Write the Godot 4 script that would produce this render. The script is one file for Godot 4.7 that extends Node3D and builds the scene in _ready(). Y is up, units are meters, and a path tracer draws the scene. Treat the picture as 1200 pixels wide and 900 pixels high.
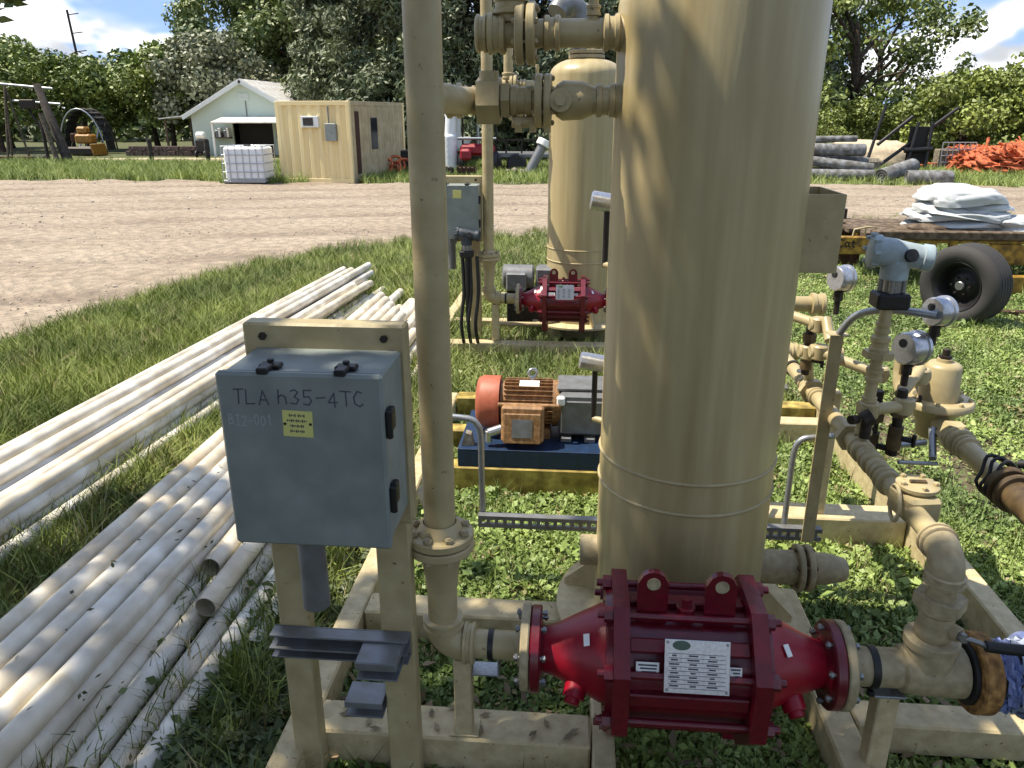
extends Node3D
# A gas filter skid in a yard: two tan pressure vessels with red pumps, white pipe stacks, a dirt road, and trees behind.

class MB:
	# collects faces of one mesh; outward directions are given, winding follows
	var v := PackedVector3Array()
	var n := PackedVector3Array()
	var c := PackedColorArray()
	var col := Color(1, 1, 1)
	var use_col := false

	func paint(k: Color) -> MB:
		col = k
		use_col = true
		return self

	func tri(a: Vector3, b: Vector3, d: Vector3, na: Vector3, nb: Vector3, nd: Vector3) -> void:
		var g := (b - a).cross(d - a)
		if g.dot(na + nb + nd) > 0.0:
			v.append(a); v.append(d); v.append(b)
			n.append(na); n.append(nd); n.append(nb)
		else:
			v.append(a); v.append(b); v.append(d)
			n.append(na); n.append(nb); n.append(nd)
		if use_col:
			c.append(col); c.append(col); c.append(col)

	func quad(a: Vector3, b: Vector3, d: Vector3, e: Vector3, out: Vector3) -> void:
		var g := (b - a).cross(d - a)
		if g.length_squared() < 1e-16:
			g = (d - a).cross(e - a)
		g = g.normalized()
		if g.dot(out) < 0.0:
			g = -g
		tri(a, b, d, g, g, g)
		tri(a, d, e, g, g, g)

	func quadn(a: Vector3, b: Vector3, d: Vector3, e: Vector3, na: Vector3, nb: Vector3, nd: Vector3, ne: Vector3) -> void:
		tri(a, b, d, na, nb, nd)
		tri(a, d, e, na, nd, ne)

	func box(o: Vector3, s: Vector3, bev := 0.004, bs := Basis()) -> MB:
		var h := s * 0.5
		var b: float = min(bev, min(h.x, min(h.y, h.z)) * 0.6)
		for ax in 3:
			var i := (ax + 1) % 3
			var j := (ax + 2) % 3
			for sg in [-1.0, 1.0]:
				var out := Vector3.ZERO
				out[ax] = sg
				var q: Array[Vector3] = []
				for k in [[-1.0, -1.0], [1.0, -1.0], [1.0, 1.0], [-1.0, 1.0]]:
					var p := Vector3.ZERO
					p[ax] = sg * h[ax]
					p[i] = k[0] * (h[i] - b)
					p[j] = k[1] * (h[j] - b)
					q.append(o + bs * p)
				quad(q[0], q[1], q[2], q[3], bs * out)
		if b > 0.0:
			for ax in 3:   # edges that run along ax
				var i := (ax + 1) % 3
				var j := (ax + 2) % 3
				for si in [-1.0, 1.0]:
					for sj in [-1.0, 1.0]:
						var q: Array[Vector3] = []
						for k in [[0, -1.0], [0, 1.0], [1, 1.0], [1, -1.0]]:
							var p := Vector3.ZERO
							p[ax] = k[1] * (h[ax] - b)
							p[i] = si * (h[i] - (0.0 if k[0] == 0 else b))
							p[j] = sj * (h[j] - (b if k[0] == 0 else 0.0))
							q.append(o + bs * p)
						var out := Vector3.ZERO
						out[i] = si
						out[j] = sj
						quad(q[0], q[1], q[2], q[3], bs * out)
			for sx in [-1.0, 1.0]:
				for sy in [-1.0, 1.0]:
					for sz in [-1.0, 1.0]:
						var g := bs * Vector3(sx, sy, sz).normalized()
						tri(o + bs * Vector3(sx * h.x, sy * (h.y - b), sz * (h.z - b)), o + bs * Vector3(sx * (h.x - b), sy * h.y, sz * (h.z - b)), o + bs * Vector3(sx * (h.x - b), sy * (h.y - b), sz * h.z), g, g, g)
		return self

	func boxx(x0: float, x1: float, y0: float, y1: float, z0: float, z1: float, bev := 0.004) -> MB:
		return box(Vector3(x0 + x1, y0 + y1, z0 + z1) * 0.5, Vector3(absf(x1 - x0), absf(y1 - y0), absf(z1 - z0)), bev)

	static func side(d: Vector3) -> Vector3:
		var r := Vector3.UP if absf(d.y) < 0.9 else Vector3.RIGHT
		return d.cross(r).normalized()

	func lathe(o: Vector3, dir: Vector3, prof: Array, seg := 20, crease := 0.75, turn := 0.0) -> MB:
		# prof: Vector2(along, radius); outward is to the left of travel
		var d := dir.normalized()
		var x := side(d)
		var y := d.cross(x)
		var m := prof.size()
		var sn: Array[Vector2] = []
		for i in m - 1:
			var e: Vector2 = prof[i + 1] - prof[i]
			sn.append(Vector2(-e.y, e.x).normalized())
		for i in m - 1:
			var p0: Vector2 = prof[i]
			var p1: Vector2 = prof[i + 1]
			if p0.is_equal_approx(p1):
				continue
			var n0 := sn[i]
			var n1 := sn[i]
			if i > 0 and sn[i - 1].dot(sn[i]) > crease:
				n0 = (sn[i - 1] + sn[i]).normalized()
			if i < m - 2 and sn[i + 1].dot(sn[i]) > crease:
				n1 = (sn[i + 1] + sn[i]).normalized()
			for k in seg:
				var a0 := TAU * k / seg + turn
				var a1 := TAU * (k + 1) / seg + turn
				var r0 := x * cos(a0) + y * sin(a0)
				var r1 := x * cos(a1) + y * sin(a1)
				var A := o + d * p0.x + r0 * p0.y
				var B := o + d * p0.x + r1 * p0.y
				var C := o + d * p1.x + r1 * p1.y
				var D := o + d * p1.x + r0 * p1.y
				var nA := d * n0.x + r0 * n0.y
				var nB := d * n0.x + r1 * n0.y
				var nC := d * n1.x + r1 * n1.y
				var nD := d * n1.x + r0 * n1.y
				if p0.y < 1e-5:
					tri(A, C, D, nA, nC, nD)
				elif p1.y < 1e-5:
					tri(A, B, C, nA, nB, nC)
				else:
					quadn(A, B, C, D, nA, nB, nC, nD)
		return self

	func rod(a: Vector3, b: Vector3, r: float, seg := 16, bev := 0.0015, r1 := -1.0) -> MB:
		var e := r if r1 < 0.0 else r1
		var l := a.distance_to(b)
		var w: float = min(bev, min(r, e) * 0.4)
		return lathe(a, b - a, [Vector2(0, 0), Vector2(0, r - w), Vector2(w, r), Vector2(l - w, e), Vector2(l, e - w), Vector2(l, 0)], seg, 0.72)

	func hex(a: Vector3, b: Vector3, r: float, turn := 0.0) -> MB:
		# flat-sided nut or bolt head
		var d := (b - a).normalized()
		var x := side(d)
		var y := d.cross(x)
		for k in 6:
			var a0 := TAU * k / 6 + turn
			var a1 := TAU * (k + 1) / 6 + turn
			var r0 := (x * cos(a0) + y * sin(a0)) * r
			var r1 := (x * cos(a1) + y * sin(a1)) * r
			quad(a + r0, a + r1, b + r1, b + r0, r0 + r1)
			tri(b, b + r0, b + r1, d, d, d)
			tri(a, a + r0, a + r1, -d, -d, -d)
		return self

	func tube(pts: Array, r: float, seg := 12, smooth := 0, caps := true) -> MB:
		var P: Array[Vector3] = []
		if smooth > 0 and pts.size() > 2:
			for i in pts.size() - 1:
				var a: Vector3 = pts[max(i - 1, 0)]
				var b: Vector3 = pts[i]
				var d: Vector3 = pts[i + 1]
				var e: Vector3 = pts[min(i + 2, pts.size() - 1)]
				for k in smooth:
					P.append(b.cubic_interpolate(d, a, e, float(k) / smooth))
			P.append(pts[-1])
		else:
			for p in pts:
				P.append(p)
		var m := P.size()
		var xs: Array[Vector3] = []
		var ts: Array[Vector3] = []
		for i in m:
			var t := (P[min(i + 1, m - 1)] - P[max(i - 1, 0)]).normalized()
			ts.append(t)
			if i == 0:
				xs.append(side(t))
			else:
				var x := xs[i - 1] - t * xs[i - 1].dot(t)
				xs.append(x.normalized())
		for i in m - 1:
			var y0 := ts[i].cross(xs[i])
			var y1 := ts[i + 1].cross(xs[i + 1])
			for k in seg:
				var a0 := TAU * k / seg
				var a1 := TAU * (k + 1) / seg
				var A := xs[i] * cos(a0) + y0 * sin(a0)
				var B := xs[i] * cos(a1) + y0 * sin(a1)
				var C := xs[i + 1] * cos(a1) + y1 * sin(a1)
				var D := xs[i + 1] * cos(a0) + y1 * sin(a0)
				quadn(P[i] + A * r, P[i] + B * r, P[i + 1] + C * r, P[i + 1] + D * r, A, B, C, D)
		if caps:
			for e in [0, m - 1]:
				var t := -ts[0] if e == 0 else ts[m - 1]
				var y := ts[e].cross(xs[e])
				for k in seg:
					var a0 := TAU * k / seg
					var a1 := TAU * (k + 1) / seg
					tri(P[e], P[e] + (xs[e] * cos(a0) + y * sin(a0)) * r, P[e] + (xs[e] * cos(a1) + y * sin(a1)) * r, t, t, t)
		return self

	func torus(o: Vector3, dir: Vector3, R: float, r: float, seg := 24, ring := 8) -> MB:
		var prof := []
		for k in ring + 1:
			var a := -TAU * k / ring
			prof.append(Vector2(-cos(a) * r, R + sin(a) * -r))
		return lathe(o, dir, prof, seg, -1.0)

	func prism(poly: PackedVector2Array, o: Vector3, bx: Vector3, by: Vector3, depth: float) -> MB:
		var bz := bx.cross(by).normalized()
		var idx := Geometry2D.triangulate_polygon(poly)
		for t in range(0, idx.size(), 3):
			for s in [0, 1]:
				var off: Vector3 = o + bz * (depth if s else 0.0)
				var g := bz if s else -bz
				tri(off + bx * poly[idx[t]].x + by * poly[idx[t]].y, off + bx * poly[idx[t + 1]].x + by * poly[idx[t + 1]].y, off + bx * poly[idx[t + 2]].x + by * poly[idx[t + 2]].y, g, g, g)
		var area := 0.0
		for i in poly.size():
			var a := poly[i]
			var b := poly[(i + 1) % poly.size()]
			area += a.x * b.y - b.x * a.y
		for i in poly.size():
			var a := poly[i]
			var b := poly[(i + 1) % poly.size()]
			var e := (b - a) * (1.0 if area > 0 else -1.0)
			var out := bx * e.y - by * e.x
			var A := o + bx * a.x + by * a.y
			var B := o + bx * b.x + by * b.y
			quad(A, B, B + bz * depth, A + bz * depth, out)
		return self

	func mesh(off := Vector3.ZERO) -> ArrayMesh:
		var a := []
		a.resize(Mesh.ARRAY_MAX)
		if off != Vector3.ZERO:
			for i in v.size():
				v[i] -= off
		a[Mesh.ARRAY_VERTEX] = v
		a[Mesh.ARRAY_NORMAL] = n
		if use_col and c.size() == v.size():
			a[Mesh.ARRAY_COLOR] = c
		var m := ArrayMesh.new()
		m.add_surface_from_arrays(Mesh.PRIMITIVE_TRIANGLES, a)
		return m

var M := {}          # materials by name
var used := {}       # top-level names already taken
var rng := RandomNumberGenerator.new()
var ORG := Vector3.ZERO   # base of the thing being built from world coordinates

func numbered(s: String) -> String:
	if not used.has(s):
		used[s] = 0
		return s
	used[s] += 1
	return "%s_%03d" % [s, used[s]]

func metas(o: Node, label: String, category: String, group := "", kind := "") -> void:
	if label != "": o.set_meta("label", label)
	if category != "": o.set_meta("category", category)
	if group != "": o.set_meta("group", group)
	if kind != "": o.set_meta("kind", kind)

func thing(called: String, label: String, category: String, at := Vector3.ZERO, group := "") -> Node3D:
	# parts are given in world coordinates until the next thing() or local()
	var o := Node3D.new()
	o.name = numbered(called)
	add_child(o)
	o.position = at
	ORG = at
	metas(o, label, category, group)
	return o

func local(called: String, label: String, category: String, group := "") -> Node3D:
	# parts are given in the thing's own coordinates
	var o := thing(called, label, category, Vector3.ZERO, group)
	ORG = Vector3.ZERO
	return o

func part(parent: Node3D, called: String, b: MB, m: Material, label := "") -> MeshInstance3D:
	var o := MeshInstance3D.new()
	o.name = called
	o.mesh = b.mesh(ORG)
	o.material_override = m
	parent.add_child(o, true)
	if label != "": o.set_meta("label", label)
	return o

func shared(parent: Node3D, called: String, mesh: Mesh, m: Material, t: Transform3D) -> MeshInstance3D:
	# a small repeated part (bolt, nut); t in world coordinates of the thing being built
	var o := MeshInstance3D.new()
	o.name = called
	o.mesh = mesh
	o.material_override = m
	o.transform = Transform3D(t.basis, t.origin - ORG)
	parent.add_child(o, true)
	return o

func single(called: String, b: MB, m: Material, label: String, category: String, at: Vector3, group := "", kind := "") -> MeshInstance3D:
	var o := MeshInstance3D.new()
	o.name = numbered(called)
	o.mesh = b.mesh(at)
	o.material_override = m
	o.position = at
	add_child(o)
	metas(o, label, category, group, kind)
	return o

func copy(src: Node3D, t: Transform3D, label: String, called := "") -> Node3D:
	var o: Node3D = src.duplicate()
	o.name = numbered(called if called != "" else String(src.name).rstrip("0123456789").trim_suffix("_"))
	add_child(o)
	o.transform = t
	o.set_meta("label", label)
	return o

func scatter(called: String, mesh: Mesh, m: Material, ts: Array, cols: PackedColorArray, label: String, category: String) -> MultiMeshInstance3D:
	var mm := MultiMesh.new()
	mm.transform_format = MultiMesh.TRANSFORM_3D
	mm.use_colors = true
	mm.mesh = mesh
	mm.instance_count = ts.size()
	for i in ts.size():
		mm.set_instance_transform(i, ts[i])
		mm.set_instance_color(i, cols[i])
	var o := MultiMeshInstance3D.new()
	o.name = numbered(called)
	o.multimesh = mm
	o.material_override = m
	add_child(o)
	metas(o, label, category, "", "stuff")
	return o

func basis_to(d: Vector3) -> Basis:
	# y axis along d
	var y := d.normalized()
	var x := MB.side(y)
	return Basis(x, y, x.cross(y))

func noise_tex(sd: int, freq: float, lo: float, hi: float, size := 256, oct := 4, tint := Color(1, 1, 1), ridged := false) -> ImageTexture:
	var f := FastNoiseLite.new()
	f.seed = sd
	f.frequency = freq
	f.fractal_octaves = oct
	f.noise_type = FastNoiseLite.TYPE_SIMPLEX_SMOOTH
	if ridged: f.fractal_type = FastNoiseLite.FRACTAL_RIDGED
	var im := f.get_seamless_image(size, size)
	var out := Image.create(size, size, false, Image.FORMAT_RGB8)
	for y in size:
		for x in size:
			var t := im.get_pixel(x, y).r
			out.set_pixel(x, y, Color(lerpf(lo, hi, t), lerpf(lo, hi, t), lerpf(lo, hi, t)).lerp(tint, 0.0) * Color(1, 1, 1).lerp(tint, 1.0 - t))
	return ImageTexture.create_from_image(out)

func chipped_tex(sd: int, freq: float, lo: float, chips: float, size := 512) -> ImageTexture:
	# faded paint with small rust chips and faint dirt
	var f := FastNoiseLite.new()
	f.seed = sd
	f.frequency = freq
	f.fractal_octaves = 4
	var g := FastNoiseLite.new()
	g.seed = sd + 1
	g.frequency = 0.045
	g.fractal_octaves = 3
	var a := f.get_seamless_image(size, size)
	var b := g.get_seamless_image(size, size)
	var out := Image.create(size, size, false, Image.FORMAT_RGB8)
	for y in size:
		for x in size:
			var t := a.get_pixel(x, y).r
			var k := Color(1, 1, 1).lerp(Color(lo, lo * 0.97, lo * 0.92), 1.0 - t)
			var c := b.get_pixel(x, y).r
			if c > 1.0 - chips: k = k.lerp(Color(0.5, 0.36, 0.26), clampf((c - 1.0 + chips) * 14.0, 0, 0.85))
			out.set_pixel(x, y, k)
	return ImageTexture.create_from_image(out)

func bump_tex(sd: int, freq: float, depth: float, size := 256, oct := 4) -> ImageTexture:
	var f := FastNoiseLite.new()
	f.seed = sd
	f.frequency = freq
	f.fractal_octaves = oct
	var im := f.get_seamless_image(size, size)
	im.convert(Image.FORMAT_RGBA8)
	im.bump_map_to_normal_map(depth)
	return ImageTexture.create_from_image(im)

func mat(called: String, srgb: Color, rough := 0.6, metal := 0.0, tex: Texture2D = null, scale := 1.0, bump: Texture2D = null, bump_amount := 0.4) -> StandardMaterial3D:
	var m := StandardMaterial3D.new()
	m.albedo_color = srgb
	m.roughness = rough
	m.metallic = metal
	if tex or bump:
		m.uv1_triplanar = true
		m.uv1_scale = Vector3(scale, scale, scale)
	if tex: m.albedo_texture = tex
	if bump:
		m.normal_enabled = true
		m.normal_texture = bump
		m.normal_scale = bump_amount
	M[called] = m
	return m

func gh(x: float, z: float) -> float:
	# the yard falls gently away towards the trees
	var t := clampf((-z - 10.0) / 14.0, 0.0, 1.0)
	return -0.12 * t * t * (3.0 - 2.0 * t)

func materials() -> void:
	var soft := noise_tex(3, 0.012, 0.86, 1.0, 256, 4, Color(0.97, 0.93, 0.86))
	var fine := noise_tex(4, 0.05, 0.82, 1.0, 256, 4)
	var streak := noise_tex(5, 0.02, 0.62, 1.0, 256, 5, Color(0.9, 0.84, 0.72))
	var grime := noise_tex(6, 0.015, 0.45, 1.0, 256, 5, Color(0.86, 0.78, 0.66))
	var orange := bump_tex(7, 0.06, 1.2)
	var rough_b := bump_tex(8, 0.09, 6.0)
	mat("tan", Color8(178, 165, 127), 0.42, 0.0, chipped_tex(51, 0.012, 0.86, 0.12), 1.3, orange, 0.25)
	mat("tan_dirty", Color8(178, 165, 132), 0.62, 0.0, chipped_tex(59, 0.025, 0.76, 0.14), 2.0, orange, 0.4)
	var shell := mat("tan_shell", Color8(182, 169, 129), 0.38, 0.0, noise_tex(16, 0.012, 0.86, 1.0, 256, 5, Color(0.96, 0.92, 0.85)), 1.0, orange, 0.15)
	shell.uv1_scale = Vector3(3.2, 0.22, 3.2)  # upright streaks in the colour paint shell reflections and faint rust runs
	mat("tan_beam", Color8(196, 182, 144), 0.6, 0.0, chipped_tex(55, 0.02, 0.84, 0.13), 1.4, orange, 0.3)
	mat("yellow_beam", Color8(196, 176, 92), 0.55, 0.0, streak, 1.9)
	mat("tan_dark", Color8(120, 101, 68), 0.6, 0.0, grime, 3.0)
	mat("rust_band", Color8(205, 158, 92), 0.8, 0.0, grime, 6.0)
	mat("red", Color8(104, 8, 30), 0.36, 0.0, fine, 2.0, orange, 0.3)
	M.red.clearcoat_enabled = true
	M.red.clearcoat = 0.25
	M.red.clearcoat_roughness = 0.2
	mat("red_sunlit", Color8(150, 15, 38), 0.36, 0.0, fine, 2.0, orange, 0.2)  # the pump red again, brightened as if sun fell on the cones
	mat("cabinet", Color8(134, 142, 138), 0.5, 0.0, fine, 0.5, orange, 0.2)
	mat("grey_metal", Color8(128, 132, 138), 0.42, 0.35, soft, 3.0)
	mat("galv", Color8(170, 174, 178), 0.38, 0.7, fine, 5.0)
	mat("silver", Color8(198, 200, 204), 0.3, 0.85, fine, 6.0)
	mat("steel", Color8(150, 150, 150), 0.4, 0.8, fine, 6.0)
	mat("black", Color8(26, 26, 27), 0.55)
	mat("black_metal", Color8(38, 37, 38), 0.45, 0.3, fine, 5.0)
	mat("dark_iron", Color8(66, 58, 50), 0.6, 0.3, grime, 8.0)
	mat("blue_grey", Color8(158, 176, 188), 0.42, 0.0, soft, 5.0)
	mat("blue_dark", Color8(62, 78, 98), 0.5, 0.0, grime, 6.0)
	mat("blue_base", Color8(26, 50, 84), 0.45, 0.0, soft, 5.0)
	mat("orange", Color8(174, 134, 92), 0.55, 0.0, streak, 6.0)
	mat("orange_red", Color8(172, 94, 68), 0.55, 0.0, soft, 6.0)
	mat("white", Color8(226, 226, 222), 0.5)
	mat("print", Color8(70, 74, 80), 0.7)
	mat("marker", Color8(66, 68, 78), 0.6)
	mat("chalk", Color8(150, 157, 160), 0.7)
	mat("label_yellow", Color8(200, 198, 120), 0.55)
	mat("green_oval", Color8(70, 92, 76), 0.5)
	mat("rubber", Color8(58, 56, 54), 0.8, 0.0, fine, 5.0)
	mat("tape", Color8(20, 20, 22), 0.5)
	mat("rust", Color8(96, 62, 46), 0.85, 0.0, grime, 5.0)
	mat("wood", Color8(132, 116, 98), 0.85, 0.0, grime, 2.0)
	mat("yellow", Color8(198, 158, 52), 0.55, 0.0, grime, 1.5)
	mat("machine_yellow", Color8(204, 150, 54), 0.6, 0.0, grime, 2.0)
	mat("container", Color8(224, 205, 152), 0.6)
	mat("container_shaded", Color8(186, 174, 144), 0.65, 0.0, soft, 0.5)  # container tan darkened, with the shade of its far-from-sun side painted in
	mat("house_wall", Color8(186, 198, 184), 0.75)
	mat("roof_metal", Color8(238, 240, 242), 0.35, 0.1, soft, 0.7)
	mat("trim", Color8(212, 216, 212), 0.6)
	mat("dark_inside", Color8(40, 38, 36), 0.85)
	mat("glass_dark", Color8(32, 36, 40), 0.12)
	mat("tote", Color8(222, 226, 228), 0.45)
	mat("cage", Color8(172, 176, 180), 0.4, 0.6)
	mat("crimson", Color8(140, 26, 40), 0.45)
	mat("roll_grey", Color8(158, 164, 172), 0.85, 0.0, grime, 1.0, rough_b, 0.5)
	mat("net_orange", Color8(244, 132, 82), 0.75, 0.0, grime, 1.4)
	mat("tarp", Color8(176, 180, 180), 0.45)
	mat("plastic_film", Color8(172, 182, 202), 0.2, 0.0, fine, 6.0)
	mat("film_blue", Color8(128, 142, 192), 0.25, 0.0, fine, 6.0)
	mat("bark", Color8(98, 86, 72), 0.95, 0.0, grime, 1.2, rough_b, 0.9)
	mat("bark_pale", Color8(124, 116, 104), 0.95, 0.0, grime, 1.2, rough_b, 0.9)
	mat("pole", Color8(84, 78, 74), 0.9, 0.0, grime, 1.0)
	mat("sand", Color8(206, 188, 158), 0.95, 0.0, fine, 0.5)
	mat("concrete", Color8(170, 165, 152), 0.9, 0.0, grime, 2.5)
	mat("block", Color8(134, 116, 112), 0.9, 0.0, grime, 1.5)
	# pipes: white plastic with cream and brown stains
	var pv := mat("pvc", Color8(238, 237, 230), 0.42, 0.0, noise_tex(11, 0.011, 0.76, 1.0, 256, 5, Color(0.97, 0.92, 0.84)), 1.1)
	pv.vertex_color_use_as_albedo = true
	# ground
	var g := mat("soil", Color(1, 1, 1), 0.95, 0.0, noise_tex(12, 0.03, 0.6, 1.0, 512, 5), 0.6, bump_tex(13, 0.05, 5.0), 0.7)
	g.vertex_color_use_as_albedo = true
	var r := mat("dirt", Color(1, 1, 1), 0.95, 0.0, noise_tex(14, 0.022, 0.72, 1.0, 512, 6), 0.35, bump_tex(15, 0.045, 7.0, 512), 0.9)
	r.vertex_color_use_as_albedo = true
	for k in ["leaf", "blade"]:
		var l := StandardMaterial3D.new()
		l.vertex_color_use_as_albedo = true
		l.roughness = 0.55
		l.backlight_enabled = true
		l.backlight = Color(0.2, 0.26, 0.06)
		M[k] = l
	M.blade.backlight = Color(0.16, 0.2, 0.04)
	var d := StandardMaterial3D.new()
	d.vertex_color_use_as_albedo = true
	d.roughness = 0.8
	M["litter"] = d

const YAW := 4.8
const PITCH := 19.4

func view() -> void:
	var cam := Camera3D.new()
	cam.name = "camera"
	cam.fov = 53.13
	cam.near = 0.05
	cam.far = 600.0
	add_child(cam)
	cam.position = Vector3(0, 2.0, 0)
	cam.rotation_degrees = Vector3(-PITCH, YAW, 0)
	cam.current = true

	var sun := DirectionalLight3D.new()
	sun.name = "sun"
	sun.light_energy = 1.5
	sun.light_color = Color(1.0, 0.96, 0.89)
	sun.light_angular_distance = 0.55
	sun.shadow_enabled = true
	add_child(sun)
	sun.look_at_from_position(Vector3.ZERO, -to_sun(), Vector3.FORWARD)

	var env := Environment.new()
	env.background_mode = Environment.BG_SKY
	var sky := Sky.new()
	sky.sky_material = clouded_sky()
	env.sky = sky
	env.ambient_light_source = Environment.AMBIENT_SOURCE_SKY
	env.tonemap_mode = Environment.TONE_MAPPER_LINEAR
	env.tonemap_exposure = 1.85
	env.background_energy_multiplier = 1.0
	env.sdfgi_enabled = true
	env.ssao_enabled = true
	env.ssil_enabled = true
	var we := WorldEnvironment.new()
	we.name = "world"
	we.environment = env
	add_child(we)

func to_sun() -> Vector3:
	var e := deg_to_rad(62.0)
	var b := deg_to_rad(-6.0)    # from the left, a little beyond the skid
	var y := deg_to_rad(YAW)
	var right := Vector3(cos(y), 0, -sin(y))
	var ahead := Vector3(-sin(y), 0, -cos(y))
	return (-right * cos(b) - ahead * sin(b)) * cos(e) + Vector3.UP * sin(e)

func clouded_sky() -> PanoramaSkyMaterial:
	var w := 2048
	var h := 1024
	var f := FastNoiseLite.new()
	f.seed = 21
	f.frequency = 1.0
	f.fractal_octaves = 6
	f.fractal_gain = 0.52
	var thin := FastNoiseLite.new()
	thin.seed = 8
	thin.frequency = 1.0
	thin.fractal_octaves = 5
	var im := Image.create(w, h, false, Image.FORMAT_RGBF)
	for j in h:
		var el := PI * (0.5 - (j + 0.5) / h)
		var sy := sin(el)
		if sy < -0.02:
			for i in w: im.set_pixel(i, j, Color(0.16, 0.17, 0.12))
			continue
		var up := maxf(sy, 0.0)
		var blue := Color(0.4, 0.58, 0.88).lerp(Color(0.12, 0.25, 0.58), pow(up, 0.55))
		for i in w:
			var az := TAU * i / w
			var d := Vector3(cos(az) * cos(el), sy, sin(az) * cos(el))
			# heaped clouds, flatter towards the horizon
			var q := Vector3(d.x * 5.5, sy * 15.0, d.z * 5.5)
			var c := f.get_noise_3dv(q) + 0.3 * exp(-up * 9.0) - 0.06
			var heap := smoothstep(0.02, 0.2, c)
			var lit := clampf(0.62 + 1.5 * (c - f.get_noise_3dv(q + Vector3(0, 0.55, 0)) - 0.1), 0.45, 1.0)
			# thin high veil
			var t := thin.get_noise_3dv(Vector3(d.x, 0, d.z) / (up + 0.12) * 0.9)
			var veil := smoothstep(-0.05, 0.45, t) * 0.55
			var k := blue.lerp(Color(0.82, 0.86, 0.93), veil)
			k = k.lerp(Color(1.15, 1.15, 1.15) * lit + Color(0.0, 0.02, 0.05), heap)
			im.set_pixel(i, j, k)
	var m := PanoramaSkyMaterial.new()
	m.panorama = ImageTexture.create_from_image(im)
	m.filter = true
	m.energy_multiplier = 0.74
	return m

func ground() -> void:
	# one sheet to the horizon, finer near the camera
	var f := FastNoiseLite.new()
	f.seed = 31
	f.frequency = 0.35
	f.fractal_octaves = 4
	var xs := [-400.0, -200.0, -110.0]
	var x := -70.0
	while x <= 60.0:
		xs.append(x)
		x += 0.35 if absf(x) < 8.0 else 1.6
	xs.append_array([110.0, 200.0, 400.0])
	var zs := [400.0, 150.0, 50.0, 15.0, 8.0]
	var z := 5.0
	while z > -75.0:
		zs.append(z)
		z -= 0.35 if z > -12.0 else 1.2
	zs.append_array([-110.0, -200.0, -450.0])
	var st := SurfaceTool.new()
	st.begin(Mesh.PRIMITIVE_TRIANGLES)
	for b in zs.size():
		for a in xs.size():
			var px: float = xs[a]
			var pz: float = zs[b]
			var t := f.get_noise_2d(px, pz) * 0.5 + 0.5
			var k := Color(0.055, 0.075, 0.022).lerp(Color(0.13, 0.11, 0.06), smoothstep(0.5, 0.75, t))
			# worn brown patch on the right lawn
			var worn := 1.0 - smoothstep(0.2, 1.1, Vector2(px - 2.3, (pz + 4.6) * 0.6).length())
			k = k.lerp(Color(0.2, 0.15, 0.09), worn * 0.7)
			if pz < -24.0:
				k = Color(0.1, 0.13, 0.035).lerp(Color(0.16, 0.14, 0.07), t * 0.6)
			st.set_color(k)
			st.set_normal(Vector3.UP)
			st.add_vertex(Vector3(px, gh(px, pz), pz))
	var na := xs.size()
	for b in zs.size() - 1:
		for a in na - 1:
			var i := b * na + a
			for q in [i, i + na, i + 1, i + 1, i + na, i + na + 1]: st.add_index(q)
	var o := MeshInstance3D.new()
	o.name = numbered("ground")
	o.mesh = st.commit()
	o.material_override = M.soil
	add_child(o)
	metas(o, "green yard ground under grass and groundcover around the skid", "ground", "", "structure")

func road_near(x: float) -> float:
	# z of the road's near edge
	var c := [[-60.0, 8.0], [-9.0, 6.0], [-6.2, 0.0], [-5.05, -5.2], [-4.85, -7.4], [-4.55, -9.3], [-3.5, -11.1], [-2.0, -12.0], [-0.5, -12.9], [2.0, -13.8], [5.3, -15.0], [12.0, -17.5], [60.0, -20.0]]
	for i in c.size() - 1:
		if x <= c[i + 1][0]:
			return lerpf(c[i][1], c[i + 1][1], clampf((x - c[i][0]) / (c[i + 1][0] - c[i][0]), 0, 1))
	return -20.0

func road_far(x: float) -> float:
	return -25.2 + 0.15 * sin(x * 0.31) - 0.02 * x - (0.8 if x < -12.0 else 0.0)

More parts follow.
